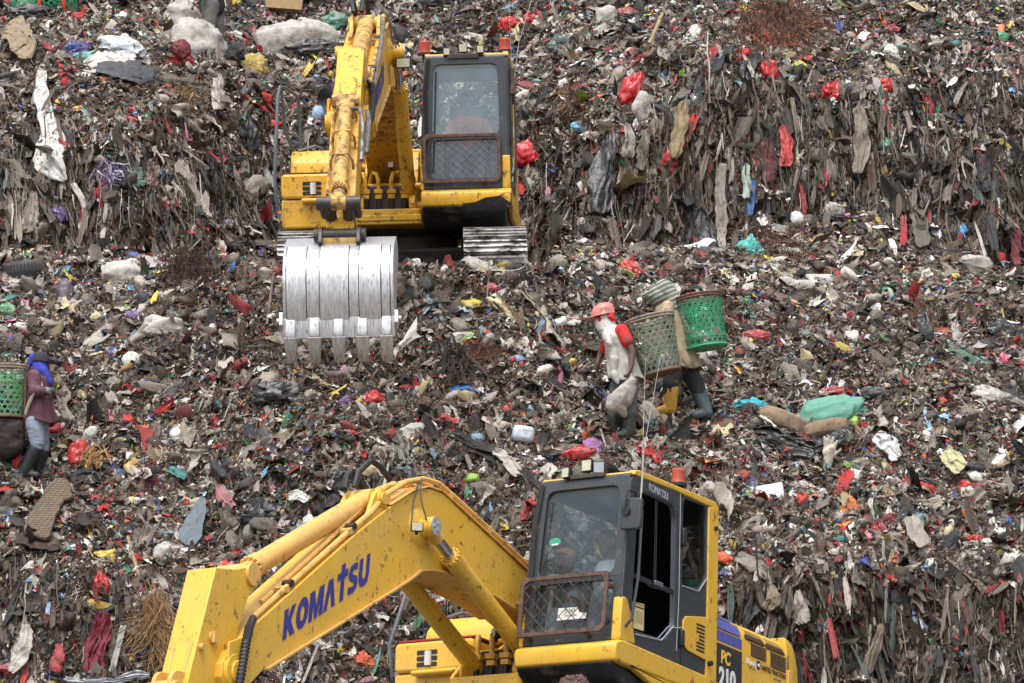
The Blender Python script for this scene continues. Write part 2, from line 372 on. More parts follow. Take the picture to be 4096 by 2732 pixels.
# ------------------------------------------------------------------ the heap: one continuous slope with two steep faces
_cols = {   # photograph column -> (photograph row, distance) along the profile
    -900: [(-500, 58), (0, 53.5), (230, 51.5), (320, 50.7), (600, 49.7), (900, 49.2), (1030, 49.0), (1070, 47.7), (1250, 46.6), (1400, 46.1), (1850, 44.9), (2000, 44.5), (2090, 44.2), (2250, 43.6), (2732, 42.9), (3250, 41.8)],
    500: [(-500, 58), (0, 53.5), (230, 51.5), (320, 50.7), (600, 49.7), (900, 49.2), (1030, 49.0), (1070, 47.6), (1250, 46.5), (1400, 46.0), (1850, 44.8), (2000, 44.4), (2090, 44.1), (2250, 43.5), (2732, 42.8), (3250, 41.8)],
    850: [(-500, 58.5), (0, 54.2), (240, 52.7), (320, 52.1), (600, 51.1), (900, 50.3), (1025, 49.9), (1065, 46.9), (1250, 45.9), (1400, 45.4), (1850, 44.2), (2000, 43.9), (2250, 43.3), (2732, 42.3), (3250, 41.5)],
    1060: [(-500, 59), (0, 55.2), (250, 54), (400, 53.2), (900, 52.0), (1030, 51.4), (1058, 45.6), (1300, 44.9), (1460, 44.5), (1700, 43.9), (1900, 43.4), (2150, 42.9), (2450, 42.5), (2732, 42.1), (3250, 41.5)],
    2120: [(-500, 59), (0, 55.2), (250, 54), (400, 53.2), (900, 52.0), (1005, 51.4), (1030, 45.7), (1300, 45.0), (1460, 44.6), (1700, 43.9), (1900, 43.4), (2150, 42.9), (2450, 42.5), (2732, 42.1), (3250, 41.5)],
    2330: [(-500, 58), (0, 54.2), (300, 52.0), (430, 51.1), (900, 50.5), (985, 50.3), (1025, 46.6), (1300, 45.3), (1460, 44.8), (1700, 44.0), (1900, 43.5), (2150, 43.0), (2450, 42.5), (2732, 42.1), (3250, 41.5)],
    2900: [(-500, 57.5), (0, 53.3), (150, 51.4), (230, 50.6), (600, 50.2), (975, 50.0), (1020, 48.0), (1200, 46.7), (1450, 45.7), (1700, 44.5), (2000, 43.7), (2150, 43.3), (2220, 43.0), (2300, 42.85), (2732, 42.55), (3250, 41.5)],
    3400: [(-500, 57.5), (0, 53.3), (270, 51.3), (370, 50.6), (700, 50.2), (890, 50.0), (930, 48.9), (1100, 47.3), (1250, 46.6), (1450, 45.8), (1700, 44.7), (2000, 43.9), (2130, 43.5), (2220, 43.1), (2300, 42.85), (2732, 42.55), (3250, 41.5)],
    4100: [(-500, 57.5), (0, 53.3), (400, 51.2), (570, 50.4), (900, 50.0), (1060, 49.8), (1110, 47.9), (1200, 46.9), (1420, 46.3), (1500, 45.6), (1700, 44.8), (2000, 43.9), (2180, 43.4), (2270, 43.05), (2350, 42.85), (2732, 42.6), (3250, 41.6)],
    5000: [(-500, 57.5), (0, 53.3), (400, 51.2), (570, 50.4), (900, 50.0), (1060, 49.8), (1110, 47.9), (1200, 46.9), (1420, 46.3), (1500, 45.6), (1700, 44.8), (2000, 43.9), (2180, 43.4), (2270, 43.05), (2350, 42.85), (2732, 42.6), (3250, 41.6)],
}
STEP = 13.0
GX = np.arange(-900, 5001, STEP); GY = np.arange(-480, 3240, STEP)
_k = sorted(_cols); _tab = np.array([np.interp(GY, [a for a, _ in _cols[k]], [b for _, b in _cols[k]]) for k in _k])      # (cols, rows)
D = np.array([np.interp(GX, _k, _tab[:, j]) for j in range(len(GY))])
def _blur(A, n, ax):
    k = np.exp(-0.5 * (np.arange(-n, n + 1) / (n / 2)) ** 2); k /= k.sum()
    pad = [(0, 0), (0, 0)]; pad[ax] = (n, n)
    Ap = np.pad(A, pad, mode='edge'); return np.apply_along_axis(lambda r: np.convolve(r, k, 'valid'), ax, Ap)
D = _blur(_blur(D, 5, 1), 1, 0)
XX, YY = np.meshgrid(GX, GY)
_r = ray(XX, YY); V = CAM + _r * (D / _r[..., 1])[..., None]
_n = fbm(V * 0.8, 3, 3) * 0.13 + fbm(V * 2.6, 11, 3) * 0.06 + fbm(V * 9, 21, 2) * 0.022
_wl = np.interp(XX, [-900, 900, 1100, 2200, 2400], [.7, .7, 0, 0, 1]) * np.clip((YY - 250) / 200, 0, 1) * np.clip((1000 - YY) / 60, 0, 1) + np.interp(XX, [-900, 800, 1000, 2800, 3000], [.6, .6, 0, 0, .9]) * np.clip((YY - 2230) / 120, 0, 1)
_n = _n + _wl * (0.22 * fbm(V * np.array([1.5, .3, .35]), 41, 3) + 0.07 * fbm(V * np.array([5, 1, .8]), 43, 2))      # buttresses and gullies on the cut faces
_wx = np.clip((np.abs(XX - 1590) - 560) / 120, 0, 1)          # keep the berm before the machine even
_wy = np.clip((np.abs(YY - 1045) - 30) / 60, 0, 1)
_n *= np.maximum(_wx, _wy) * 0.8 + 0.2
def grid_normals(V):
    n = np.cross(np.gradient(V, axis=1), np.gradient(V, axis=0)); n /= np.linalg.norm(n, axis=-1, keepdims=True) + 1e-9
    s = np.sign((n * (CAM - V)).sum(-1)); return n * s[..., None]
NRM = grid_normals(V)
V = V + NRM * _n[..., None]
# the floor the upper machine stands on lies a little lower than the berm in front of it
loc = (V - UP_P) @ UP_A
ins = (np.abs(loc[..., 1]) < 1.75) & (loc[..., 0] < 2.35) & (loc[..., 0] > -3.2)
zl = np.where(ins, np.minimum(loc[..., 2], 0.03 + 0.03 * fbm(V * 4, 5, 2)), loc[..., 2])
loc[..., 2] = zl; V = loc @ UP_A.T + UP_P
NRM = grid_normals(V)

def sample(px, py):
    """point and outward direction of the heap at a place given in photograph pixels"""
    fx = np.clip((np.asarray(px, float) - GX[0]) / STEP, 0, len(GX) - 1.001); fy = np.clip((np.asarray(py, float) - GY[0]) / STEP, 0, len(GY) - 1.001)
    i = fx.astype(int); j = fy.astype(int); u = (fx - i)[..., None]; v = (fy - j)[..., None]
    f = lambda A: A[j, i] * (1 - u) * (1 - v) + A[j, i + 1] * u * (1 - v) + A[j + 1, i] * (1 - u) * v + A[j + 1, i + 1] * u * v
    n = f(NRM); return f(V), n / (np.linalg.norm(n, axis=-1, keepdims=True) + 1e-9)

mud = solid('wet_mud', (0.075, 0.058, 0.042), 0.8, var=0.5, scale=14, dirt=(0.13, 0.105, 0.08), dirt_amt=0.5, dirt_scale=7, bump=0.6)
ny, nx = V.shape[:2]
_i = np.arange(ny * nx).reshape(ny, nx)
Q = np.stack([_i[:-1, :-1], _i[1:, :-1], _i[1:, 1:], _i[:-1, 1:]], -1).reshape(-1, 4)
tag(np_mesh('landfill_slope', V.reshape(-1, 3), Q, None, mud, smooth=True), kind='structure')

# the ground in front: flat where the photographer stands, rising to the platform of the lower machine
gx = np.linspace(-60, 60, 121); gy = np.concatenate([np.linspace(-60, 20, 41), np.linspace(20.5, 42.6, 60)])
GXX, GYY = np.meshgrid(gx, gy)
GZ = np.interp(GYY, [-60, 0, 17, 30, 33, 41, 42.6], [0.2, 0.3, 0.4, 3.0, 3.35, 3.4, 3.6])
_d = np.exp(-(((GXX - 0.44) ** 2 + (GYY - 38.2) ** 2) / 14.0) ** 2)
_pl = LOW_P[2] + ((GXX - LOW_P[0]) * LOW_A[2, 0] * LOW_A[0, 0] + (GYY - LOW_P[1]) * LOW_A[2, 0] * LOW_A[1, 0]) + 0.02
GZ = GZ * (1 - _d) + _pl * _d + 0.05 * fbm(np.stack([GXX, GYY, GXX * 0], -1) * 0.9, 31, 3) * (1 - _d)
GV = np.stack([GXX, GYY, GZ], -1); n1, n2 = GV.shape[:2]; _i = np.arange(n1 * n2).reshape(n1, n2)
Q = np.stack([_i[:-1, :-1], _i[:-1, 1:], _i[1:, 1:], _i[1:, :-1]], -1).reshape(-1, 4)
tag(np_mesh('ground', GV.reshape(-1, 3), Q, None, mud, smooth=True), kind='structure')
# terrain far behind and beside the visible part of the heap
FV = []
for (y, z) in ((57.0, 16.6), (75, 19.0), (120, 19.0), (240, 6.0)):
    for x in (-200, -80, -20, -9, 9, 20, 80, 200): FV.append((x, y if abs(x) < 30 else y + 4, z - (0 if abs(x) < 30 else 3)))
_i = np.arange(32).reshape(4, 8); Q = np.stack([_i[:-1, :-1], _i[:-1, 1:], _i[1:, 1:], _i[1:, :-1]], -1).reshape(-1, 4)
tag(np_mesh('hill', np.array(FV, float), Q, None, mud), kind='structure')

# ------------------------------------------------------------------ loose litter nobody could count
def bands(px, py):
    """how steep-face-like (old, muddy, hanging) a place is, 0..1"""
    kx = [-900, 0, 500, 1050, 1600, 2100, 2250, 2500, 2900, 3200, 3450, 3700, 4100, 5000]
    t = np.interp(px, kx, [480, 480, 470, 560, 620, 600, 560, 470, 200, 260, 400, 480, 560, 560]); b = np.interp(px, kx, [1040, 1040, 1035, 1000, 1000, 1000, 1000, 995, 985, 900, 890, 980, 1060, 1060])
    w1 = np.clip((py - t) / 160, 0, 1) * np.clip((b - py) / 30, 0, 1)
    t2 = np.interp(px, [-900, 0, 500, 900, 1000, 2700, 2850, 3200, 4100, 5000], [2200, 2200, 2300, 2420, 9999, 9999, 2330, 2230, 2280, 2280])
    w2 = np.clip((py - t2) / 120, 0, 1) * np.interp(px, [0, 900, 2850], [0.45, 0.45, 1.0])
    w3 = 0.8 * np.exp(-(((px - 3850) / 380) ** 2 + ((py - 420) / 190) ** 2) ** 2)
    return np.clip(np.maximum(w1, np.maximum(w2, w3)), 0, 1)

FRESH = [((160, 153, 144), 17), ((132, 125, 116), 18), ((100, 93, 85), 15), ((198, 194, 188), 9.5), ((230, 228, 223), 5), ((46, 46, 49), 12), ((26, 26, 28), 8), ((84, 69, 55), 9), ((114, 95, 74), 6),
         ((166, 34, 36), 3.9), ((132, 54, 54), 2.6), ((200, 60, 46), 0.8), ((206, 116, 60), 0.6), ((206, 182, 84), 0.9), ((66, 124, 86), 0.9), ((70, 138, 136), 0.7), ((62, 88, 148), 0.8), ((136, 168, 192), 1.1),
         ((184, 120, 146), 0.8), ((104, 88, 126), 0.45), ((146, 184, 84), 0.35), ((190, 174, 138), 3.5)]
OLD = [((100, 91, 79), 20), ((80, 71, 61), 25), ((60, 52, 44), 26), ((42, 37, 32), 17), ((128, 120, 109), 6), ((36, 35, 36), 10), ((23, 23, 24), 7), ((166, 160, 151), 1.4), ((128, 42, 44), 2.0), ((104, 50, 48), 1.5), ((64, 92, 78), 0.35), ((78, 94, 116), 0.35), ((150, 120, 70), 0.4)]
BRIGHT = [((236, 233, 228), 20), ((206, 200, 190), 20), ((170, 30, 32), 6), ((212, 70, 50), 2.5), ((226, 190, 60), 3), ((50, 140, 84), 2.6), ((50, 150, 150), 2.4), ((56, 90, 170), 2.6), ((130, 180, 216), 3.5), ((206, 116, 156), 3), ((120, 84, 150), 1.4), ((150, 206, 70), 1.3), ((226, 118, 50), 2), ((30, 30, 32), 10), ((120, 110, 98), 20)]
def freshness(px, py):
    """how newly tipped a place is: pale plastic and packaging against earth-brown old waste"""
    g = lambda x, y, sx, sy: np.exp(-(((px - x) / sx) ** 2 + ((py - y) / sy) ** 2))
    f = 0.52 + 0.55 * g(3500, 1900, 800, 230) + 0.35 * g(2600, 1800, 500, 200) + 0.40 * g(350, 1180, 500, 150) + 0.45 * g(700, 150, 650, 140) + 0.25 * g(1300, 1850, 900, 180) + 0.2 * g(2300, 250, 350, 250) + 0.38 * g(3350, 1120, 650, 130) + 0.2 * g(2500, 1080, 350, 120) + 0.3 * g(600, 2050, 400, 200) - 0.25 * g(3000, 1500, 350, 120) - 0.3 * g(1300, 1450, 260, 130) - 0.2 * g(900, 1300, 200, 120)
    return np.clip(f, 0.08, 0.95)
def pick(pal, n):
    p = np.array([q for _, q in pal]); c = np.array([lin(c) for c, _ in pal])
    return c[rng.choice(len(pal), n, p=p / p.sum())]
def litter_cols(px, py, P):
    n = len(px); w_ = bands(px, py); mix = np.maximum(w_ * 0.93, 1 - freshness(px, py)) + 0.30 * vnoise(P * 1.3, 77) + 0.2 * vnoise(P * 3.7, 78)
    old = rng.random(n) < mix
    c = np.where(old[:, None], pick(OLD, n) * (1 - .18 * w_[:, None]), pick(FRESH, n))
    c = c * (1 + 0.16 * rng.standard_normal((n, 1))).clip(0.5, 1.5) * (1 + 0.03 * rng.standard_normal((n, 3)))
    return c.clip(0.004, 0.85), w_
def unit(a): return a / (np.linalg.norm(a, axis=-1, keepdims=True) + 1e-9)
def spread(n, x0=-750, x1=4850, y0=-430, y1=2900):
    # more of the scraps where the photograph looks
    k = int(n * 0.88)
    px = np.concatenate([rng.uniform(-60, 4156, k), rng.uniform(x0, x1, n - k)]); py = np.concatenate([rng.uniform(-60, 2790, k), rng.uniform(y0, y1, n - k)])
    return px, py
def free(P, margin=0.0):
    """not inside a machine"""
    ok = np.ones(len(P), bool)
    for A, p in ((UP_A, UP_P), (LOW_A, LOW_P)):
        l = (P - p) @ A
        ok &= ~((l[:, 0] < 1.7) & (l[:, 0] > -2.9) & (np.abs(l[:, 1]) < 1.45) & (l[:, 2] > 0.85) & (l[:, 2] < 3.2))
        ok &= ~((np.abs(l[:, 0]) < 2.15) & (np.abs(np.abs(l[:, 1]) - 1.06) < 0.42) & (l[:, 2] < 0.86) & (l[:, 2] > 0.0))
    return ok
def place(protos, idx, P, B, C, C2=None, split=None):
    """copies of small shapes: protos [(verts, faces)], B (n,3,3) columns = scaled axes"""
    Vs, Fs, Cs = [], {}, []; off = 0
    for k, (pv, pf) in enumerate(protos):
        s_ = np.where(idx == k)[0]
        if not len(s_): continue
        vv = np.einsum('nij,vj->nvi', B[s_], pv) + P[s_][:, None]
        cc = np.repeat(C[s_][:, None], len(pv), 1)
        if C2 is not None:
            m = split[s_][:, None] & (pv[:, 0] + 0.6 * pv[:, 1] > 0.03)[None]
            cc = np.where(m[..., None], C2[s_][:, None], cc)
        Vs.append(vv.reshape(-1, 3)); Cs.append(cc.reshape(-1, 3))
        f = (pf[None] + (np.arange(len(s_)) * len(pv))[:, None, None] + off).reshape(-1, pf.shape[1])
        Fs.setdefault(pf.shape[1], []).append(f); off += len(s_) * len(pv)
    return np.concatenate(Vs), [np.concatenate(f) for f in Fs.values()], np.concatenate(Cs)
def gridf(n, m):
    i = np.arange(n * m).reshape(m, n); return np.stack([i[:-1, :-1], i[:-1, 1:], i[1:, 1:], i[1:, :-1]], -1).reshape(-1, 4)
def crumple(n, amp):
    u, v = np.meshgrid(np.linspace(-0.5, 0.5, n), np.linspace(-0.5, 0.5, n)); P = np.stack([u, v, 0 * u], -1).reshape(-1, 3)
    r = np.linalg.norm(P[:, :2], axis=1, keepdims=True); a = np.arctan2(P[:, 1], P[:, 0])
    P[:, :2] *= (1 - 0.35 * r) * (1 + 0.3 * np.sin(a * rng.integers(2, 5) + rng.uniform(0, 6)))[:, None]
    P[:, :2] += rng.normal(0, 0.055, (len(P), 2))
    P[:, 2] = rng.normal(0, amp, len(P)) * 0.5
    for _ in range(3):
        d = unit(rng.normal(size=2)); P[:, 2] += amp * 1.5 * np.abs(P[:, :2] @ d + rng.uniform(-0.2, 0.2)) * rng.choice([-1, 1])
    P[:, 2] -= 0.35 * r[:, 0] ** 2 * rng.uniform(0, 1.4)
    return P, gridf(n, n)
def drape(nc, nr):
    u, v = np.meshgrid(np.linspace(-0.5, 0.5, nc), np.linspace(0, 1, nr)); f = rng.uniform(1.0, 2.4); ph = rng.uniform(0, 6)
    wd = np.interp(v, [0, 0.15, 0.6, 1], [rng.uniform(0.25, 0.7), 0.75, 1, rng.uniform(0.35, 1.1)])
    x = u * wd + 0.10 * np.sin(v * rng.uniform(2, 5) + ph); z = 0.22 * np.sin(u * f * 6.28 + ph + v * 2) + rng.normal(0, 0.06, u.shape)
    y = v + rng.normal(0, 0.012, u.shape) + (v > 0.9) * rng.normal(0, 0.07, u.shape)
    return np.stack([x, y, z], -1).reshape(-1, 3), gridf(nc, nr)
def fold(nc, nr):
    """flattened scrap of film or cloth with lengthwise pleats"""
    u, v = np.meshgrid(np.linspace(-0.5, 0.5, nc), np.linspace(-0.5, 0.5, nr)); f = rng.uniform(0.8, 1.9); ph = rng.uniform(0, 6)
    wd = np.interp(v, [-.5, -.2, .2, .5], rng.uniform(.35, 1.15, 4)); x = u * wd + .16 * np.sin(v * rng.uniform(2, 6) + ph) + rng.normal(0, .03, u.shape)
    tri = np.abs(((u * f + ph + v * rng.uniform(-.5, .5)) % 1) - .5) * 2 - .5
    z = .20 * tri * rng.uniform(.5, 1.2) + rng.normal(0, .035, u.shape) + rng.uniform(-.9, .3) * v ** 2 * .6 + .10 * np.sin(v * rng.uniform(5, 10) + u * 4 + ph)
    y = v + rng.normal(0, .025, u.shape) + .12 * np.sin(u * rng.uniform(3, 8) + ph) * (np.abs(v) > .4)
    return np.stack([x, y, z], -1).reshape(-1, 3), gridf(nc, nr)
def strand(nr, curl):
    t = np.linspace(0, 1, nr); a = np.cumsum(rng.normal(0, curl, nr)); x = np.cumsum(np.sin(a)) / nr; y = np.cumsum(np.cos(a)) / nr; z = np.cumsum(rng.normal(0, curl * 0.5, nr)) / nr
    P = np.stack([np.stack([x, y - y.mean(), z + 0 * x], -1), np.stack([x, y - y.mean(), z], -1)], 1); P[:, 0, 2] = P[:, 1, 2]
    s_ = np.zeros((nr, 2)); s_[:, 0] = -1; s_[:, 1] = 1
    return P.reshape(-1, 3), s_.reshape(-1), gridf(2, nr)
def puff(nu=14, nv=10):
    t, p = np.meshgrid(np.linspace(0.05, math.pi - 0.05, nv), np.arange(nu) * 2 * math.pi / nu, indexing='ij')
    P = np.stack([np.sin(t) * np.cos(p), np.sin(t) * np.sin(p), np.cos(t)], -1).reshape(-1, 3) * 0.5
    sd_ = int(rng.integers(0, 999)); P *= (1 + 0.30 * vnoise(P * 3 + sd_, sd_) + 0.22 * (1 - 2 * np.abs(vnoise(P * np.array([9, 4, 6]) + sd_, sd_ + 1))))[:, None]; P[:, 2] *= 0.65
    i = np.arange(nu * nv).reshape(nv, nu); f = np.stack([i[:-1], np.roll(i, -1, 1)[:-1], np.roll(i, -1, 1)[1:], i[1:]], -1).reshape(-1, 4)
    return P, f

mat_litter = attr_mat('scrap_plastic', (0.25, 0.8), amt=0.5, sc=24)
mat_drape = attr_mat('muddy_sheeting', (0.35, 0.85), amt=0.7, sc=14, wr=(60, 60, 11))
mat_twig = attr_mat('fibre', (0.6, 0.9), amt=0.3, sc=20)

def frames(n_, P, w_, sd, size, aspect):
    nn = unit(n_ + sd * rng.standard_normal(n_.shape)); up = np.array([0, 0, 1.])
    t = rng.standard_normal(n_.shape); down = -up + n_ * (n_ @ up)[:, None]
    t = unit(np.where((rng.random(len(P)) < w_ * 0.85)[:, None], down + 0.25 * t, t)); x = unit(np.cross(t, nn)); y = np.cross(nn, x)
    return np.stack([x * size[:, None], y * (size * aspect)[:, None], nn * size[:, None]], -1)


EXCL = []      # discs (photograph pixels) covered by single things: no loose litter on top of them

# ------------------------------------------------------------------ excavators (machine space: x forward, y to the operator's left, z up)
FOOT = np.array([0.08, 1.78]); TIP = np.array([5.67, 0.39])
def rot2(v, a): c, s = math.cos(a), math.sin(a); return np.array([c * v[0] - s * v[1], s * v[0] + c * v[1]])

BOOM = [(5.43, .818), (3.895, 1.934), (3.356, 2.289), (3.20, 2.385), (3.018, 2.484), (2.88, 2.548), (2.741, 2.588), (2.62, 2.603), (2.497, 2.598), (2.37, 2.577), (2.245, 2.538),
        (0.912, 2.20), (0.16, 1.99), (-.06, 1.93), (-.14, 1.78), (-.08, 1.63), (0.12, 1.58), (1.004, 1.80), (1.471, 1.868), (2.1, 1.90), (2.45, 1.905), (2.644, 1.883), (2.834, 1.838), (2.966, 1.748), (3.231, 1.595), (5.224, .51),
        (5.5, .28), (5.62, .215), (5.76, .225), (5.84, .33), (5.84, .44), (5.76, .55), (5.62, .62)]
LOGO = {   # heavy capitals of the blue name on the boom, each in a unit box
    'K': ([[(0, 0), (.34, 0), (.34, .36), (.62, 0), (1.02, 0), (.62, .52), (.98, 1), (.60, 1), (.34, .66), (.34, 1), (0, 1)]], .95),
    'O': ([[(.5 + .5 * math.cos(t), .5 + .52 * math.sin(t)) for t in np.linspace(0, 2 * math.pi, 25)[:-1]]], 1.0),
    'M': ([[(0, 0), (.27, 0), (.27, .55), (.42, 0), (.60, 0), (.75, .55), (.75, 0), (1.02, 0), (1.02, 1), (.68, 1), (.51, .42), (.34, 1), (0, 1)]], 1.15),
    'A': ([[(0, 0), (.30, 0), (.50, .62), (.70, 0), (1.0, 0), (.68, 1), (.32, 1)]], 1.0),
    'T': ([[(.33, -.02), (.70, -.02), (.70, .74), (1.0, .74), (1.0, 1.0), (.70, 1.0), (.70, 1.24), (.33, 1.24), (.33, 1.0), (0, 1.0), (0, .74), (.33, .74)]], .9),
    'S': ([[(.02, .05), (.3, 0), (.62, 0), (.9, .1), (1, .3), (.9, .5), (.42, .66), (.40, .74), (.5, .79), (.9, .72), (.9, .97), (.55, 1.02), (.2, .98), (.02, .8), (.03, .6), (.2, .46), (.58, .34), (.62, .27), (.52, .22), (.02, .3)]], .85),
    'U': ([[(0, 1), (0, .3), (.14, .06), (.4, -.02), (.66, -.02), (.9, .06), (1, .3), (1, 1), (.68, 1), (.68, .36), (.6, .25), (.42, .25), (.34, .36), (.34, 1)]], .9),
}
def logo(mb, origin, ux, uy, W, H, y, tf):
    """KOMATSU in heavy blue capitals on the plane y, thin raised sheets"""
    tot = sum(LOGO[c][1] for c in 'KOMATSU') + 6 * 0.06; x = 0
    for c in 'KOMATSU':
        polys, wd = LOGO[c]
        for P in polys:
            pts = [np.array(origin) + np.array(ux) * ((x + p[0] * wd) / tot * W) + np.array(uy) * (p[1] * H) for p in P]
            if c == 'O':
                inner = [np.array(origin) + np.array(ux) * ((x + (.5 + .17 * math.cos(t)) * wd) / tot * W) + np.array(uy) * ((.5 + .26 * math.sin(t)) * H) for t in np.linspace(0, 2 * math.pi, 25)[:-1]]
                o3 = [tf(p, y) for p in pts] + [tf(p, y) for p in inner]; n = 24
                mb.add(o3, [(k, (k + 1) % n, n + (k + 1) % n, n + k) for k in range(n)])
            else:
                a = [tf(p, y) for p in pts]; mb.add(a, [tuple(range(len(a)))])
        x += wd + 0.06

def excavator(name, M, label, delta, beta, track_turn, kind):
    """delta: boom raised against the traced pose; beta: slope of the arm below the horizontal (None = traced pose)"""
    low = kind == 'low'
    BC = -.10 if low else -.165                   # middle of the boom
    Y1, Y2 = (yellow, yellow_dusty) if low else (yellow_worn, yellow_grimy)
    root = empty(name, mat=M); tag(root, label, 'excavator')
    bf2 = lambda p: FOOT + rot2(np.array(p, float) - FOOT, delta)
    bf = lambda p, y: (lambda q: (q[0], y, q[1]))(bf2(p))
    tip = bf2(TIP)
    d = np.array([.299, -.954]) if beta is None else np.array([math.cos(beta), -math.sin(beta)])
    nrm = np.array([-d[1], d[0]])
    af2 = lambda a, b: tip + a * d + b * nrm
    af = lambda a, b, y: (lambda q: (q[0], y, q[1]))(af2(a, b))

    # --- undercarriage
    ct, st = math.cos(track_turn), math.sin(track_turn)
    tt = lambda P: [(ct * p[0] - st * p[1], st * p[0] + ct * p[1], p[2]) for p in P]
    def turned(mb): mb.v = tt(mb.v); return mb
    for sgn in (-1, 1):
        y0 = 1.06 * sgn
        mb = MB(); Lh, Rr = 1.66, 0.43
        per = 4 * Lh + 2 * math.pi * Rr; n = 47
        for k in range(n):
            s_ = per * k / n
            if s_ < 2 * Lh: c, a = (-Lh + s_, 2 * Rr), 0
            elif s_ < 2 * Lh + math.pi * Rr: q = (s_ - 2 * Lh) / Rr; c, a = (Lh + Rr * math.sin(q), Rr + Rr * math.cos(q)), -q
            elif s_ < 4 * Lh + math.pi * Rr: c, a = (Lh - (s_ - 2 * Lh - math.pi * Rr), 0), math.pi
            else: q = (s_ - 4 * Lh - math.pi * Rr) / Rr; c, a = (-Lh - Rr * math.sin(q), Rr - Rr * math.cos(q)), math.pi - q
            rm = rotm(0, -a, 0); cc = np.array([c[0], y0, c[1] + .03])
            mb.box(cc, (.178, .72, .028), rm)
            for g in (-.07, 0, .07): mb.box(cc + rm @ np.array([g, 0, .026]), (.018, .715, .03), rm)
            mb.box(cc + rm @ np.array([0, 0, -.04]), (.15, .2, .06), rm)
        turned(mb).ob('crawler_track', shoe_steel, root, smooth=None)
        mb = MB(); mb.prism_y(round_poly([(-1.6, .18), (1.5, .18), (1.75, .45), (1.5, .72), (-1.6, .72), (-1.8, .45)], .1), y0 - .2, y0 + .2)
        for xx in np.linspace(-1.25, 1.25, 7): mb.cyl((xx, y0 - .24, .16), (xx, y0 + .24, .16), .08, 12)
        for xx in (-1.66, 1.66): mb.cyl((xx, y0 - .12, .46), (xx, y0 + .12, .46), .36, 20)
        turned(mb).ob('track_frame', dark_steel, root, bev=.01)
    mb = MB(); mb.bb(-.75, .75, -.85, .85, .42, .78); mb.prism_y([(-1.0, .45), (-.6, .3), (.6, .3), (1.0, .45), (.75, .74), (-.75, .74)], -.75, .75)
    mb.cyl((0, 0, .76), (0, 0, .93), .66, 36)
    for k in range(28):
        q = 2 * math.pi * k / 28; mb.cyl((.6 * math.cos(q), .6 * math.sin(q), .93), (.6 * math.cos(q), .6 * math.sin(q), .955), .018, 6)
    mb.cyl((0, 0, .93), (0, 0, 1.02), .56, 36)
    turned(mb).ob('car_body', dark_steel, root, bev=.008)

    # --- revolving deck
    mb = MB(); mb.prism_z(round_poly([(1.28, -.5), (1.28, .30), (.9, .34), (.9, 1.2), (-1.9, 1.2), (-1.9, -1.2), (.5, -1.2), (.5, -.5)], .08), 1.02, 1.20)
    mb.bb(1.0, 1.30, -.56, .30, 1.06, 1.13)
    mb.ob('deck', Y1, root, bev=.012)
    mb = MB()      # brackets that carry the boom foot and its cylinders
    for y in (-.40, .20):
        mb.prism_y(round_poly([(-.55, 1.2), (1.25, 1.2), (1.22, 1.33), (.85, 1.42), (.35, 1.72), (.22, 1.95), (.02, 2.0), (-.15, 1.9)], .1), y - .025 + (.02 if y < 0 else -.02), y + .025)
    for y in (-.52, .32): mb.prism_y(round_poly([(.4, 1.2), (1.2, 1.2), (1.0, 1.38), (.7, 1.42)], .06), y - .02, y + .02)
    mb.cyl((.08, -.47, 1.78), (.08, .27, 1.78), .07); mb.cyl((.75, -.56, 1.26), (.75, .36, 1.26), .06)
    mb.ob('boom_bracket', Y1, root, bev=.008)
    mb = MB(); mb.bb(.2, .95, -.36, .14, 1.18, 1.5); mb.bb(-.6, .2, -.36, .14, 1.2, 1.6); mb.ob('valve_block', dark_steel, root, bev=.02)
    mb = MB()      # left front corner under the cab, skirt along the left side
    mb.prism_y([(1.40, 1.395), (1.475, 1.36), (1.49, 1.30), (1.47, 1.20), (1.25, 1.19), (-.48, 1.19), (-.48, 1.375), (1.32, 1.405)], .31, 1.35)
    mb.prism_y([(-.48, 1.36), (-2.05, 1.34), (-2.05, 1.10), (-.48, 1.12)], .9, 1.345)
    mb.prism_y([(1.2, 1.19), (1.22, 1.19), (-.48, 1.19), (-.48, 1.08), (.7, 1.08)], 1.29, 1.349)
    mb.ob('deck_skirt', Y1, root, bev=.025, seg=3)
    mb = MB(); mb.prism_y([(1.465, 1.20), (1.40, 1.13), (1.13, 1.00), (.9, .97), (-.48, .97), (-.48, 1.19), (1.2, 1.19)], .315, 1.285); mb.ob('belly_plate', solid('scraped_black_steel_' + kind, (.03, .03, .032), .4, .5, var=.3, scale=10, dirt=(.12, .115, .11), dirt_amt=.25, dirt_scale=5), root, bev=.02)
    if not low:      # paint scraped off the lower right corner of the front block
        mb = MB(); mb.prism([(1.352, 1.185), (1.352, 1.33), (1.30, 1.345), (1.20, 1.30), (1.05, 1.285), (.93, 1.235), (.80, 1.225), (.72, 1.185)], lambda y, z: (1.40 + .55 * (z - 1.0) - .02, y, z) if False else (1.4935 - max(0, z - 1.30) * .3 - max(0, 1.30 - z) * .19, y, z), lambda y, z: (1.47, y, z)); mb.ob('scraped_corner', MATS['scraped_black_steel_up'], root, bev=.003)
    mb = MB()      # right front: tool box and tank
    if low: mb.prism_x(rrect(-1.36, -.50, 1.385, 1.668, .05), .0, .82)
    else: mb.prism_x(rrect(-1.36, -.47, 1.385, 1.675, .05), .0, .82)
    mb.ob('tool_box', Y1, root, bev=.03, seg=3)
    mb = MB()
    for k in range(3):
        z = 1.445 + .058 * k; mb.prism_x(rrect(-1.11, -.89, z - .021, z + .021, .012), .818, .825)
    mb.ob('tool_box_vent', black, root)
    mb = MB(); mb.cyl((.826, -.985, 1.435), (.826, -.985, 1.57), .035, 12); mb.ob('reservoir', white_plastic, root)
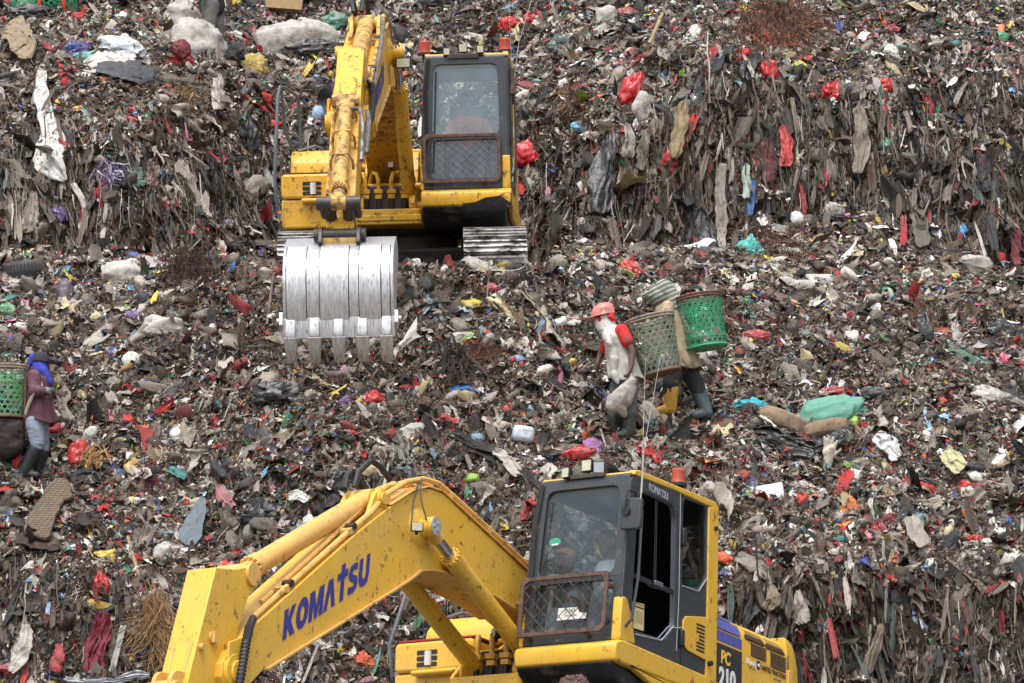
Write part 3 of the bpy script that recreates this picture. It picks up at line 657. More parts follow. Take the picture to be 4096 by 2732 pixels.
    mb = MB(); mb.prism_x([(-1.36, 1.04), (-.52, 1.04), (-.52, 1.375), (-1.36, 1.375)], -.2, .80); mb.bb(.8, .92, -1.12, -.62, 1.33, 1.38); mb.ob('step_plate', Y1, root, bev=.02)
    mb = MB(); mb.prism_y(round_poly([(.44, 1.672), (.40, 1.86), (.25, 2.0), (-.45, 2.03), (-.8, 2.03), (-.8, 1.672)], .05), -1.28, -.46); mb.ob('fuel_tank', Y1, root, bev=.03, seg=3)
    mb = MB(); mb.bb(.10, .80, -1.33, -.5, 1.676, 1.692); mb.ob('seal_strip', red_strip if low else rust, root)
    mb = MB()      # engine hood
    prof = [(1.325, 1.2), (1.325, 1.84), (1.30, 1.95), (1.23, 2.03), (1.12, 2.065), (-1.12, 2.065), (-1.23, 2.03), (-1.30, 1.95), (-1.325, 1.84), (-1.325, 1.2)]
    mb.prism_x(prof, -2.02, -.50); mb.ob('engine_hood', Y1, root, bev=.012)
    mb = MB()
    arc = [(-2.05 - .72 * math.cos(q), 1.32 * math.sin(q)) for q in np.linspace(-math.pi / 2, math.pi / 2, 25)]
    pl = [(-2.03, -1.32)] + [(-2.05 - .72 * (1 - abs(t) ** 7) ** .6, 1.32 * t) for t in np.sin(np.linspace(-1.5, 1.5, 31))] + [(-2.03, 1.32)]
    rings = []
    for z, k in ((1.06, .95), (1.12, 1.0), (1.68, 1.0), (1.84, .97), (1.95, .90), (2.03, .79), (2.07, .66), (2.078, .5)):
        rings.append([(-2.03 + (x + 2.03) * k, y * (.93 + .07 * k), z) for x, y in pl])
    mb.loft(rings); mb.ob('counterweight', Y1, root, bev=.01)
    mb = MB(); mb.tube([(-.9, 1.05, 2.06), (-.9, 1.05, 2.02)], .01)
    for k in range(9): mb.tube([(-.5 - .06 * k, .7, 2.075), (-.53 - .06 * k, 1.1, 2.085)], .012, 5)
    mb.ob('hood_grating', dark_steel, root)
    # side of the hood: louvres, stripes, model plate, lettering
    if low:
        for (x0, x1, z0, z1) in ((-1.56, -1.24, 1.745, 1.872), (-1.985, -1.66, 1.715, 1.865)):
            mb = MB(); mb.bb(x0, x1, 1.322, 1.328, z0, z1); f = mb.ob('hood_vent', black, root)
            mb = MB()
            for k in range(7): z = z0 + .012 + (z1 - z0 - .02) * k / 6.4; mb.box(((x0 + x1) / 2, 1.332, z), (x1 - x0 - .02, .012, .006), rotm(R(35), 0, 0))
            mb.ob('louvre', louver, f)
        for (x0, x1, z0, z1) in ((-1.54, -1.12, 1.89, 2.0), (-1.97, -1.56, 1.885, 2.0)):
            mb = MB(); a = lambda x, t: (x, 1.319 - .03 * t - .05 * t * t + .006, z0 + (z1 - z0) * t)
            mb.loft([[a(x0, t), a(x1 - .03 * t, t)] for t in (0, .35, .7, 1)], caps=False, closed=False); f = mb.ob('hood_vent', black, root)
            mb = MB()
            for k in range(5):
                t = .1 + .19 * k; p = a(x0 + .012, t); q = a(x1 - .04, t); mb.tube([(p[0], p[1] + .006, p[2]), (q[0], q[1] + .006, q[2])], .006, 5)
            mb.ob('louvre', louver, f)
        def decal(nm, pts, m, dy=.003):
            mb = MB(); mb.add([(x, 1.325 + dy, z) for x, z in pts], [tuple(range(len(pts)))]); return mb.ob(nm, m, root, smooth=None)
        decal('blue_stripe', [(-.50, 1.765), (-1.045, 1.762), (-1.04, 1.862), (-.49, 1.862)], stripe_blue)
        mb = MB(); mb.loft([[(-.49, 1.329, 1.885), (-1.03, 1.329, 1.885)], [(-.485, 1.316, 1.93), (-1.02, 1.316, 1.93)], [(-.47, 1.292, 1.985), (-1.0, 1.292, 1.985)]], caps=False, closed=False); mb.ob('blue_stripe', stripe_blue, root)
        mb = MB(); mb.loft([[(-.46, 1.285, 1.999), (-.98, 1.285, 1.999)], [(-.45, 1.243, 2.034), (-.95, 1.243, 2.034)]], caps=False, closed=False); mb.ob('blue_stripe', stripe_blue, root)
        pl_ = decal('model_plate', [(-.515, 1.22), (-1.055, 1.22), (-1.05, 1.742), (-.51, 1.742)], black_decal)
        tx = lambda s, size, nm, m, o, bold, **k: text_part(s, size, nm, m, pl_ if nm == 'model_lettering' else root, o, (-1, 0, 0), (0, 0, 1), bold, .0015, **k)
        tx('PC', .17, 'model_lettering', yellow_decal, (-.60, 1.333, 1.565), .006, shear=.12, sx=.95)
        tx('210', .25, 'model_lettering', white_decal, (-.57, 1.333, 1.345), .010, sx=.92)
        tx('UNITED TRACTORS', .062, 'dealer_lettering', black_decal, (-1.46, 1.331, 1.655), .0006, sx=.95)
        tx('member of ASTRA', .022, 'dealer_lettering', stripe_blue, (-1.72, 1.331, 1.612), 0)
        tx('UBCT 40', .15, 'fleet_number', black_decal, (-1.48, 1.331, 1.43), .004, sx=.75)
        mb = MB(); mb.cyl((-1.40, 1.326, 1.685), (-1.40, 1.331, 1.685), .042, 24); f = mb.ob('dealer_emblem', black_decal, root)
        text_part('ut', .06, 'emblem_lettering', white_decal, f, (-1.372, 1.334, 1.668), (-1, 0, 0), (0, 0, 1), .001)
        mb = MB(); mb.prism_y(rrect(-1.33, -1.20, 1.63, 1.72, .015), 1.325, 1.335); f = mb.ob('door_latch', Y1, root, bev=.004)
        mb = MB(); mb.bb(-1.15, -1.195, 1.326, 1.331, 1.66, 1.71); mb.bb(-1.335, -1.35, 1.326, 1.331, 1.63, 1.70); mb.bb(-1.21, -1.30, 1.334, 1.339, 1.655, 1.69); mb.ob('label', white_decal, root)
        mb = MB(); mb.prism_y(round_poly([(-1.99, 1.60), (-2.06, 1.62), (-2.07, 1.75), (-2.0, 1.75)], .01), 1.325, 1.36); mb.ob('hood_hinge', Y2, root, bev=.006)
        mb = MB(); mb.bb(-2.055, -2.03, 1.318, 1.327, 1.2, 1.9); mb.ob('hood_seam', louver, root)

    # --- cab
    c_low = [(1.375, 1.40), (1.20, 2.95)]
    fx = lambda z: 1.385 + (1.215 - 1.385) * (z - 1.40) / 1.55
    cab = MB()
    outer = round_poly([(.315, 1.405), (1.335, 1.405), (1.325, 2.95), (.37, 2.95)], .05)
    # front frame with upper and lower opening
    mid = 2.0
    fU, fL = [(.315, mid), (1.33, mid), (1.325, 2.95), (.37, 2.95)], [(.315, 1.405), (1.335, 1.405), (1.33, mid), (.315, mid)]
    wU = round_poly([(.44, mid + .035), (1.225, mid + .035), (1.215, 2.865), (.47, 2.865)], .08); wL = round_poly([(.43, 1.53), (1.225, 1.53), (1.225, mid - .03), (.43, mid - .03)], .05)
    F0 = lambda y, z: (fx(z), y, z); F1 = lambda y, z: (fx(z) - .06, y, z)
    ring_panel(cab, fU, wU, (.83, 2.45), F0, F1); ring_panel(cab, fL, wL, (.83, 1.77), F0, F1)
    # left side: door opening and rear quarter opening
    S0 = lambda x, z: (x, 1.335, z); S1 = lambda x, z: (x, 1.28, z)
    door_o = [(1.385, 1.405), (1.215, 2.95), (.215, 3.0), (.215, 1.39)]
    door_w = round_poly([(1.19, 1.53), (1.085, 2.80), (1.03, 2.845), (.40, 2.845), (.355, 2.75), (.345, 1.72), (.50, 1.56)], .07)
    ring_panel(cab, door_o, door_w, (.75, 2.2), S0, S1)
    rear_o = [(.213, 1.39), (.213, 3.0), (-.30, 3.01), (-.30, 1.38)]; rear_w = round_poly([(.205, 2.13), (.205, 2.96), (-.262, 2.975), (-.275, 2.30), (-.14, 2.17)], .05)
    ring_panel(cab, rear_o, rear_w, (-.03, 2.45), lambda x, z: (x, 1.332, z), S1)
    # right side, rear, floor, roof underside
    ring_panel(cab, [(1.385, 1.405), (1.215, 2.95), (-.44, 3.0), (-.44, 1.38)], [(1.18, 2.0), (1.10, 2.85), (-.3, 2.88), (-.3, 2.0)], (.4, 2.4), lambda x, z: (x, .315 + .05 * (z - 1.4) / 1.55, z), lambda x, z: (x, .36 + .05 * (z - 1.4) / 1.55, z))
    ring_panel(cab, [(.33, 1.39), (1.33, 1.39), (1.32, 3.0), (.37, 3.0)], [(.45, 2.1), (1.22, 2.1), (1.22, 2.85), (.45, 2.85)], (.83, 2.45), lambda y, z: (-.46, y, z), lambda y, z: (-.41, y, z))
    cab.bb(-.42, 1.35, .36, 1.28, 1.39, 1.42)
    cab.prism_y([(1.21, 2.952), (1.19, 2.975), (-.46, 3.025), (-.46, 3.0), (1.2, 2.93)], .375, 1.318)
    cab = cab.ob('cab', charcoal, root, bev=.006)
    mb = MB()      # roof rim, rear pillar, front corner patch
    rim = [(1.19, 2.955), (1.17, 3.0), (1.08, 3.018), (-.44, 3.06), (-.50, 3.02), (-.50, 2.96), (-.43, 2.99), (.4, 2.985), (1.1, 2.955)]
    mb.prism_y(rim, 1.27, 1.343)
    mb.prism_y([(-.29, 1.37), (-.29, 2.98), (-.42, 3.01), (-.50, 2.95), (-.50, 1.35)], 1.24, 1.345)
    mb.prism_y([(1.185, 2.965), (1.15, 3.0), (-.44, 3.045), (-.48, 3.0)], .372, .43)
    mb.prism_y([(1.2, 2.962), (1.175, 2.992), (1.05, 3.0), (1.05, 2.97)], .42, 1.28)
    mb.ob('roof_rim', Y1, root, bev=.012, seg=3); mb = MB()
    if low: mb.prism_y(round_poly([(1.395, 1.395), (1.383, 1.60), (1.362, 1.80), (1.27, 1.80), (1.16, 1.60), (1.10, 1.41)], .03), 1.25, 1.342)
    else: mb.prism_y(round_poly([(1.40, 1.395), (1.375, 1.78), (1.32, 1.78), (1.27, 1.41)], .02), 1.25, 1.342)
    mb.ob('corner_panel', Y1, root, bev=.012, seg=3); mb = MB()
    mb.prism_y([(1.398, 1.40), (1.36, 1.75), (1.3, 1.75), (1.3, 1.40)], .302, .345)
    mb.ob('corner_panel', Y1, root, bev=.012, seg=3)
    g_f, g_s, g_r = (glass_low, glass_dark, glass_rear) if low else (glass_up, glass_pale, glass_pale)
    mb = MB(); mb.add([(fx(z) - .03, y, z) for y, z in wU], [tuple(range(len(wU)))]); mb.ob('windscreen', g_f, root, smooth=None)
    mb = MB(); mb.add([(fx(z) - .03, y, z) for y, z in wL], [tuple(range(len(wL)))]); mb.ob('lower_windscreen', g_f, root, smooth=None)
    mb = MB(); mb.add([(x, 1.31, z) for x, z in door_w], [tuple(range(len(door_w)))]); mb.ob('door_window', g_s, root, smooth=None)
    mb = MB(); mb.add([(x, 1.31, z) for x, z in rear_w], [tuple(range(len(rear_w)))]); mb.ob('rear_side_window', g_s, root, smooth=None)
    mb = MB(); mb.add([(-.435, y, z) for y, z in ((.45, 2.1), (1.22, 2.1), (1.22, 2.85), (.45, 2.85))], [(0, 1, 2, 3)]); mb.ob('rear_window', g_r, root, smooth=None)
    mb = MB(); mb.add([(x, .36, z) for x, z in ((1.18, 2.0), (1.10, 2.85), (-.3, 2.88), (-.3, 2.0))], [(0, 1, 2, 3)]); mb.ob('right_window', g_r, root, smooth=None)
    mb = MB(); mb.tube([(.30, 1.337, 1.50), (.27, 1.337, 2.0), (.275, 1.337, 2.98)], .005, 5); mb.tube([(.205, 1.335, 2.125), (-.12, 1.335, 2.14), (-.28, 1.335, 2.29)], .008, 5)
    mb.tube([(.36, 1.337, 1.70), (.2, 1.337, 1.735), (-.28, 1.337, 1.89)], .007, 5); mb.tube([(1.1, 1.337, 1.50), (.6, 1.337, 1.54), (.36, 1.337, 1.72)], .008, 5); mb.ob('door_seam', grey_decal, cab)
    mb = MB(); mb.bb(.36, 1.10, 1.30, 1.325, 2.02, 2.06); mb.bb(.69, .70, 1.315, 1.32, 2.06, 2.83); mb.ob('door_sash', black, root)
    mb = MB(); mb.bb(.60, .76, 1.33, 1.352, 2.02, 2.07); mb.ob('door_handle', rail_grey, root, bev=.01)
    for z0, z1 in ((2.49, 2.66), (1.55, 1.71)):
        mb = MB(); mb.bb(.20, .26, 1.334, 1.375, z0, z1); mb.ob('door_hinge', black, root, bev=.012)
    mb = MB(); mb.prism_y(round_poly([(.20, 1.60), (.195, 1.80), (.14, 1.855), (-.285, 1.93), (-.285, 1.52), (.10, 1.545)], .03), 1.333, 1.348); f = mb.ob('air_intake_cover', Y1, root, bev=.006)
    mb = MB()
    for k in range(8):
        z = 1.585 + .034 * k; mb.bb(-.235, -.07 if k not in (3, 4) else -.12, 1.347, 1.351, z - .009, z + .009)
    mb.ob('air_intake_slot', black, f)
    # grab rail along the door, wiper arms and cables on the pillars
    mb = MB(); mb.tube([(1.30, 1.345, 1.53), (1.29, 1.40, 1.60), (1.20, 1.41, 2.0), (1.14, 1.40, 2.62), (1.12, 1.345, 2.70)], .014, 8)
    mb.tube([(1.37, 1.325, 1.60), (1.24, 1.328, 2.9)], .012, 6); mb.ob('grab_rail', charcoal, root)
    mb = MB(); mb.prism_x(rrect(1.255, 1.30, 1.46, 1.66, .02), 1.30, 1.345)
    mb.ob('rail_foot', black, root)
    mb = MB()
    for k in range(4): y = .345 + .012 * k; mb.tube([(1.40 - .002 * k, y - .02, 1.7), (1.34, y + .02 + .01 * math.sin(k * 2), 2.1), (1.30, y + .01, 2.5), (1.235, y + .05, 2.93)], .006, 5)
    mb.tube([(1.385, .45, 1.60), (1.31, .47, 2.0), (1.24, .50, 2.78)], .009, 5)
    mb.ob('cable', black, root)
    if not low:
        mb = MB(); mb.tube([(1.35, 1.345, 1.5), (1.3, 1.37, 1.9), (1.24, 1.365, 2.6), (1.2, 1.36, 2.85)], .012, 6); mb.tube([(1.33, 1.39, 1.3), (1.26, 1.41, 2.2), (1.24, 1.40, 2.5)], .01, 6); mb.ob('pillar_cable', dark_steel, root)
        mb = MB(); mb.tube([(1.24, 1.385, 2.50), (1.24, 1.39, 2.62)], [.045, .03], 8); mb.tube([(1.235, 1.385, 2.60), (1.22, 1.385, 2.80)], .018, 6); mb.ob('antenna_base', rust, root)
    # rusty mesh guard in front of the lower pane
    gy0, gy1, gz0, gz1 = (.325, 1.225, 1.47, 2.03) if low else (.335, 1.235, 1.47, 2.04)
    gxx = lambda z: fx(z) + (.075 if low else .05)
    mb = MB()
    G = lambda y, z: (gxx(z), y, z); G2 = lambda y, z: (gxx(z) + .03, y, z)
    ring_panel(mb, [(gy0, gz0), (gy1, gz0), (gy1, gz1), (gy0, gz1)], [(gy0 + .04, gz0 + .038), (gy1 - .04, gz0 + .038), (gy1 - .04, gz1 - .038), (gy0 + .04, gz1 - .038)], ((gy0 + gy1) / 2, (gz0 + gz1) / 2), G, G2, 48)
    mb.box((gxx(1.95) - .03, gy1 - .02, 1.90), (.1, .05, .04)); mb.box((gxx(1.6) - .03, gy0 + .1, 1.47), (.1, .05, .03)); mb.box((gxx(1.6) - .03, gy1 - .2, 1.47), (.1, .05, .03))
    guard = mb.ob('windscreen_guard', rust, root, bev=.005)
    mb = MB(); y0_, y1_, z0_, z1_ = gy0 + .035, gy1 - .035, gz0 + .035, gz1 - .035; sp = .128 if low else .105; sl_ = 1.05 if low else .88
    for sg in (1, -1):
        for k in range(-12, 24):
            c = y0_ + k * sp
            pts = []
            for t in np.linspace(0, 1, 30):
                z = z0_ + (z1_ - z0_) * t; y = c + sg * (z - z0_) / sl_ - (0 if sg > 0 else 0)
                if y0_ <= y <= y1_: pts.append((gxx(z) + .015 + sg * .004, y, z))
            if len(pts) > 1: mb.tube([pts[0], pts[-1]], .0042, 5)
    mb.ob('guard_mesh', rust, guard)
    # lamps on the roof
    def lamp(nm, p, sz, aim=(1, 0, 0), par=root, leds=True, lens=lamp_lens):
        X = np.array(aim, float); X /= np.linalg.norm(X); Yv = np.cross([0, 0, 1.], X); Yv /= np.linalg.norm(Yv); Zv = np.cross(X, Yv); rm = np.stack([X, Yv, Zv], 1); p = np.array(p, float)
        a = MB(); a.box(p - X * .025, (.05, sz[0], sz[1]), rm); a.box(p - X * .06, (.03, sz[0] * .8, sz[1] * .8), rm); a.box(p - X * .04 - Zv * sz[1] * .62, (.03, .03, sz[1] * .4), rm); o = a.ob(nm, black, par, bev=.008)
        a = MB(); a.box(p + X * .002, (.006, sz[0] * .84, sz[1] * .84), rm); l = a.ob('lens', lens, o, bev=.004)
    if low:
        lamp('work_lamp', (1.25, .66, 3.02), (.085, .10), (1, -.15, 0)); lamp('work_lamp', (1.22, .86, 3.075), (.11, .115)); lamp('work_lamp', (1.22, .99, 3.045), (.11, .11), (.95, .35, -.05), lens=grey_decal)
        mb = MB(); mb.bb(1.17, 1.24, .70, 1.05, 2.955, 2.995); mb.ob('lamp_bracket', dark_steel, root, bev=.004)
    else:
        lamp('work_lamp', (1.24, .63, 3.01), (.08, .085)); lamp('work_lamp', (1.22, .82, 3.05), (.10, .10)); lamp('work_lamp', (1.24, 1.02, 3.03), (.085, .09))
        mb = MB(); mb.bb(1.17, 1.24, .64, 1.0, 2.93, 2.985); mb.ob('lamp_bracket', dark_steel, root, bev=.004)
    def beacon(x, y, z, base=True):
        a = MB(); a.cyl((x, y, z - .01), (x, y, z + .02), .085, 20); a.tube([(x, y, z - .22), (x, y, z - .08), (x, y, z - .01)], [.075, .055, .05], 14) if base else a.cyl((x, y, z - .1), (x, y, z), .03, 10); o = a.ob('beacon_lamp', black, root)
        a = MB(); a.tube([(x, y, z + .02), (x, y, z + .05), (x, y, z + .145), (x, y, z + .16)], [.075, .066, .064, .05], 22)
        for k in range(5): a.tube([(x, y, z + .05 + .02 * k), (x, y, z + .056 + .02 * k)], .067, 22)
        a.ob('beacon_lens', lamp_red, o)
    if low: beacon(-.85, .72, 3.37)
    else: beacon(.95, .36, 3.02, False); beacon(.95, 1.30, 3.03, False)
    # antennas
    mb = MB()
    if low: mb.tube([(1.17, 1.40, 2.70), (1.17, 1.41, 2.98), (1.19, 1.43, 4.04)], [.008, .0032, .0022], 5); mb.tube([(1.16, 1.40, 2.78), (1.16, 1.42, 3.2), (1.14, 1.56, 4.06)], [.012, .0036, .0026], 5)
    else: mb.tube([(1.22, 1.39, 2.6), (1.22, 1.37, 3.2), (1.25, 1.36, 4.3)], .0022, 5); mb.tube([(1.22, 1.41, 2.7), (1.20, 1.47, 3.1), (1.1, 1.72, 3.9)], .0035, 5)
    mb.ob('antenna', solid('grey_white_antenna_' + kind, (.42, .42, .40), .5), root)
    if low:
        # mirror, stickers, door lettering
        mb = MB(); mb.prism_x(round_poly([(1.315, 2.395), (1.525, 2.385), (1.54, 2.675), (1.33, 2.69)], .035), 1.36, 1.41); m_ = mb.ob('mirror', charcoal, root, bev=.015, seg=3)
        mb = MB(); mb.cyl((1.40, 1.385, 2.56), (1.432, 1.385, 2.56), .04, 18); mb.tube([(1.43, 1.385, 2.56), (1.435, 1.39, 2.66), (1.42, 1.41, 2.75), (1.30, 1.42, 2.755), (1.18, 1.36, 2.72)], .01, 6); mb.ob('mirror_bracket', black, m_)
        mb = MB(); mb.prism_y(round_poly([(1.10, 1.56), (.90, 1.57), (.905, 1.815), (1.105, 1.80)], .005), 1.316, 1.319); f = mb.ob('warning_sticker', pale_decal, root, smooth=None)
        mb = MB()
        for k in range(9): mb.add([(1.095 - .021 * k, 1.3205, 1.785), (1.085 - .021 * k, 1.3205, 1.785), (1.095 - .021 * k, 1.3205, 1.805), (1.105 - .021 * k, 1.3205, 1.805)], [(0, 1, 2, 3)])
        for k in range(11): z = 1.575 + .02 * k; mb.add([(1.10, 1.3205, z), (1.09, 1.3205, z), (1.09, 1.3205, z + .01), (1.10, 1.3205, z + .01)], [(0, 1, 2, 3)]); mb.add([(.912, 1.3205, z), (.902, 1.3205, z), (.902, 1.3205, z + .01), (.912, 1.3205, z + .01)], [(0, 1, 2, 3)])
        mb.add([(1.09, 1.3205, 1.755), (.915, 1.3205, 1.76), (.915, 1.3205, 1.775), (1.09, 1.3205, 1.77)], [(0, 1, 2, 3)])
        for k in range(7): z = 1.62 + .017 * k; mb.add([(1.075, 1.3205, z), (.93, 1.3205, z + .003), (.93, 1.3205, z + .007), (1.075, 1.3205, z + .004)], [(0, 1, 2, 3)])
        mb.ob('sticker_print', black_decal, f, smooth=None)
        text_part('KOMATSU', .098, 'door_lettering', grey_decal, root, (.90, 1.337, 2.875), (-1, 0, -.035), (0, 0, 1), .002, sx=.82)
        mb = MB(); mb.prism(round_poly([(.66, 1.63), (.96, 1.63), (.96, 1.68), (.89, 1.69), (.86, 1.74), (.67, 1.745)], .004), lambda y, z: (fx(z) - .024, y, z), lambda y, z: (fx(z) - .022, y, z)); f = mb.ob('number_card', white_decal, root, smooth=None)
        z = 1.69; text_part('J1043', .062, 'card_lettering', black_decal, f, (fx(z) - .020, .735, z), (0, 1, 0), (fx(1.8) - fx(1.7), 0, .1), 0, .0006, sx=.8); text_part('PC210-10M0', .022, 'card_lettering', black_decal, f, (fx(1.66) - .020, .745, 1.66), (0, 1, 0), (fx(1.8) - fx(1.7), 0, .1), 0, .0006)
        mb = MB(); a = [(.575 + .062 * math.cos(q), 2.38 + .04 * math.sin(q)) for q in np.linspace(0, 6.28, 20)[:-1]]; mb.prism(a, lambda y, z: (fx(z) - .024, y, z), lambda y, z: (fx(z) - .022, y, z)); f = mb.ob('green_sticker', green_decal, root, smooth=None)
        mb = MB(); mb.prism([(.545, 2.348), (.61, 2.352), (.61, 2.366), (.545, 2.362)], lambda y, z: (fx(z) - .021, y, z), lambda y, z: (fx(z) - .020, y, z)); mb.ob('sticker_print', white_decal, f, smooth=None)
        mb = MB()
        for q in range(4): a = q * math.pi / 2; mb.tube([(.0 + .015 * math.cos(a), 1.352, 1.26 + .015 * math.sin(a)), (.05 * math.cos(a), 1.352, 1.26 + .05 * math.sin(a))], .004, 5)
        mb.tube([(.025 * math.cos(q), 1.352, 1.26 + .025 * math.sin(q)) for q in np.linspace(0, 6.28, 13)], .004, 5); mb.ob('lifting_mark', red_decal, root)
        mb = MB(); mb.cyl((-.33, 1.34, 1.50), (-.33, 1.385, 1.50), .025, 10); mb.cyl((-.42, 1.34, 2.80), (-.42, 1.37, 2.80), .022, 10); mb.ob('rubber_stop', black, root)
    # inside of the cab: seat, console, levers
    mb = MB(); mb.prism_x(rrect(.56, 1.06, 1.86, 1.98, .04), .0, .52); mb.prism_y(round_poly([(.02, 1.95), (-.14, 2.52), (-.24, 2.52), (-.12, 1.92)], .05), .58, 1.04); mb.bb(-.19, -.11, .68, .94, 2.54, 2.72); mb.ob('seat', interior, root, bev=.02)
    mb = MB(); mb.bb(-.05, .50, .42, .54, 1.45, 2.06); mb.bb(-.05, .50, 1.08, 1.20, 1.45, 2.06); mb.bb(.1, .45, .6, 1.02, 1.42, 1.86); mb.tube([(.5, .48, 2.05), (.52, .48, 2.22)], [.02, .03], 8); mb.tube([(.5, 1.14, 2.05), (.52, 1.14, 2.22)], [.02, .03], 8)
    mb.tube([(1.0, .74, 1.45), (1.0, .74, 1.95)], .015, 6); mb.tube([(1.0, .92, 1.45), (1.0, .92, 1.95)], .015, 6); mb.ob('console', interior, root, bev=.01)
    mb = MB(); mb.bb(1.05, 1.12, .42, .50, 1.98, 2.12); mb.tube([(1.15, .44, 1.5), (1.08, .46, 2.0)], .02, 6); mb.ob('monitor', white_plastic if low else interior, root, bev=.01)

    # --- hand rail on the right front corner
    mb = MB()
    zb = 1.36
    mb.tube([(.70, -1.36, zb - .05), (.72, -1.42, zb), (.74, -1.44, 1.62), (.55, -1.40, 2.62), (.50, -1.38, 2.74), (.42, -1.32, 2.74), (.22, -1.20, 2.66), (.18, -1.185, 2.60), (.15, -1.17, 2.0)] if not low else
            [(.66, -1.33, zb), (.74, -1.42, zb + .02), (.78, -1.44, 1.66), (.52, -1.34, 2.5), (.46, -1.30, 2.6), (.30, -1.2, 2.56), (-.3, -.95, 2.5), (-.36, -.93, 2.42), (-.36, -.93, 2.02)], .021, 8)
    mb.tube([(.50, -1.36, 2.70), (.40, -1.33, 2.2), (.30, -1.25, 2.0)] if not low else [(.36, -1.24, 2.58), (.0, -1.2, 2.15), (-.1, -1.15, 2.02)], .018, 8)
    mb.tube([(.24, -1.2, 2.0), (.2, -1.0, 2.06), (.1, -.92, 2.04)], .018, 8)
    mb.ob('hand_rail', rail_grey, root)

    # --- boom
    mb = MB(); bw = .21
    mb.prism([tuple(p) for p in BOOM], lambda a, b: bf((a, b), BC - bw), lambda a, b: bf((a, b), BC + bw))
    boom = mb.ob('boom', Y1, root, bev=.006, smooth=25)
    mb = MB()      # flanges, bosses, weld rims
    low_edge = [(5.224, .51), (3.231, 1.595), (2.966, 1.748), (2.834, 1.838), (2.644, 1.883), (2.45, 1.905), (2.1, 1.90), (1.471, 1.868), (1.004, 1.80)]
    for a, b in zip(low_edge[:-1], low_edge[1:]):
        A, Bq = np.array(a), np.array(b); t = (Bq - A) / np.linalg.norm(Bq - A); n_ = np.array([t[1], -t[0]]); n_ = n_ if n_[1] < 0 else -n_
        pl2 = [A - t * .002, Bq + t * .002, Bq + n_ * .022 + t * .002, A + n_ * .022 - t * .002]
        mb.prism([tuple(p) for p in pl2], lambda u, v: bf((u, v), BC - bw - .03), lambda u, v: bf((u, v), BC + bw + .03))
    up_edge = [(3.356, 2.300), (3.018, 2.495), (2.741, 2.599), (2.497, 2.609), (2.245, 2.549), (0.912, 2.211)]
    for a, b in zip(up_edge[:-1], up_edge[1:]):
        A, Bq = np.array(a), np.array(b); n_ = np.array([0, .016])
        mb.prism([tuple(A), tuple(Bq), tuple(Bq + n_), tuple(A + n_)], lambda u, v: bf((u, v), BC - bw - .018), lambda u, v: bf((u, v), BC + bw + .018))
    mb.ob('boom_flange', Y2, boom, bev=.004)
    mb = MB()
    for sg in (-1, 1):
        mb = MB(); yo = BC + sg * bw; P0 = (2.88, 2.20)
        mb.tube([bf(P0, yo - sg * .02), bf(P0, yo + sg * .012), bf(P0, yo + sg * .05)], [.20, .16, .105], 28); mb.tube([bf(P0, yo), bf(P0, yo + sg * .17)], .088, 24)
        mb.ob('cylinder_pin', Y1, boom, bev=.006); mb = MB()
        mb.tube([bf((5.67, .39), yo - sg * .02), bf((5.67, .39), yo + sg * .035)], .155, 28); mb.tube([bf((5.67, .39), yo + sg * .035), bf((5.67, .39), yo + sg * .06)], .10, 24)
        mb.prism([(5.55, .30), (5.80, .34), (5.80, .62), (5.60, .70), (5.45, .62)], lambda u, v: bf((u, v), yo + sg * .01), lambda u, v: bf((u, v), yo + sg * .03))
        mb.box(bf((5.60, .585), yo + sg * .03), (.06, .04, .05))
        mb.ob('tip_boss', Y1, boom, bev=.006)
    mb = MB()
    # two ears that hold the arm cylinder
    ear = [(3.72, 2.02), (3.25, 2.35), (3.36, 2.44), (3.47, 2.44), (3.56, 2.36)]
    for y in (-.15, .15): mb.prism(round_poly(ear, .06), lambda u, v: bf((u, v), BC + y - .02), lambda u, v: bf((u, v), BC + y + .02))
    mb.tube([bf((3.45, 2.34), BC - .19), bf((3.45, 2.34), BC + .19)], .075, 20); mb.tube([bf((3.45, 2.34), BC + .17), bf((3.45, 2.34), BC + .21)], .055, 20)
    mb.ob('cylinder_ear', Y1, boom, bev=.006)
    mb = MB(); mb.tube([bf((2.88, 2.20), BC + bw + .17), bf((2.88, 2.20), BC + bw + .185)], .082, 24)
    for q in (0, 2.1, 4.2): p = (2.88 + .035 * math.cos(q), 2.20 + .035 * math.sin(q)); mb.tube([bf(p, BC + bw + .185), bf(p, BC + bw + .20)], .013, 6)
    mb.ob('pin_cap', bare_steel, boom)
    mb = MB(); logo_u = np.array([3.725 - 5.02, 1.52 - .755]); logo_u2 = logo_u
    logo(mb, (4.98, .785), (-1.30 / 1.0, .765), (-.018, .262), 1.0, 1.0, BC + bw + .004, bf); mb.ob('boom_lettering', blue_letter, boom, smooth=None)
    # pipes along the top of the boom
    mb = MB()
    sh = lambda p, h: (p[0] + h * .45, p[1] + h * .9)
    top = [(5.35, .90), (4.9, 1.23), (3.895, 1.96), (3.60, 2.17), (3.40, 2.36), (3.05, 2.56), (2.74, 2.66), (2.50, 2.675), (2.24, 2.62), (1.2, 2.36), (.6, 2.2)]
    mb.tube([bf(sh(p, .02), BC + bw - .04) for p in top], .026, 8)
    mb.tube([bf(sh(p, .02), BC + bw - .14) for p in [(5.1, 1.08), (4.4, 1.6), (3.9, 1.98), (3.6, 2.22), (3.2, 2.5), (2.74, 2.65), (2.5, 2.665), (2.24, 2.61), (1.2, 2.35), (.6, 2.2)]], .022, 8)
    for y in (-.14, -.05): mb.tube([bf(sh(p, .02), BC + y) for p in [(3.95, 1.95), (3.5, 2.26), (3.0, 2.54), (2.74, 2.65), (2.5, 2.665), (2.24, 2.61), (1.2, 2.35), (.6, 2.2)]], .02, 8)
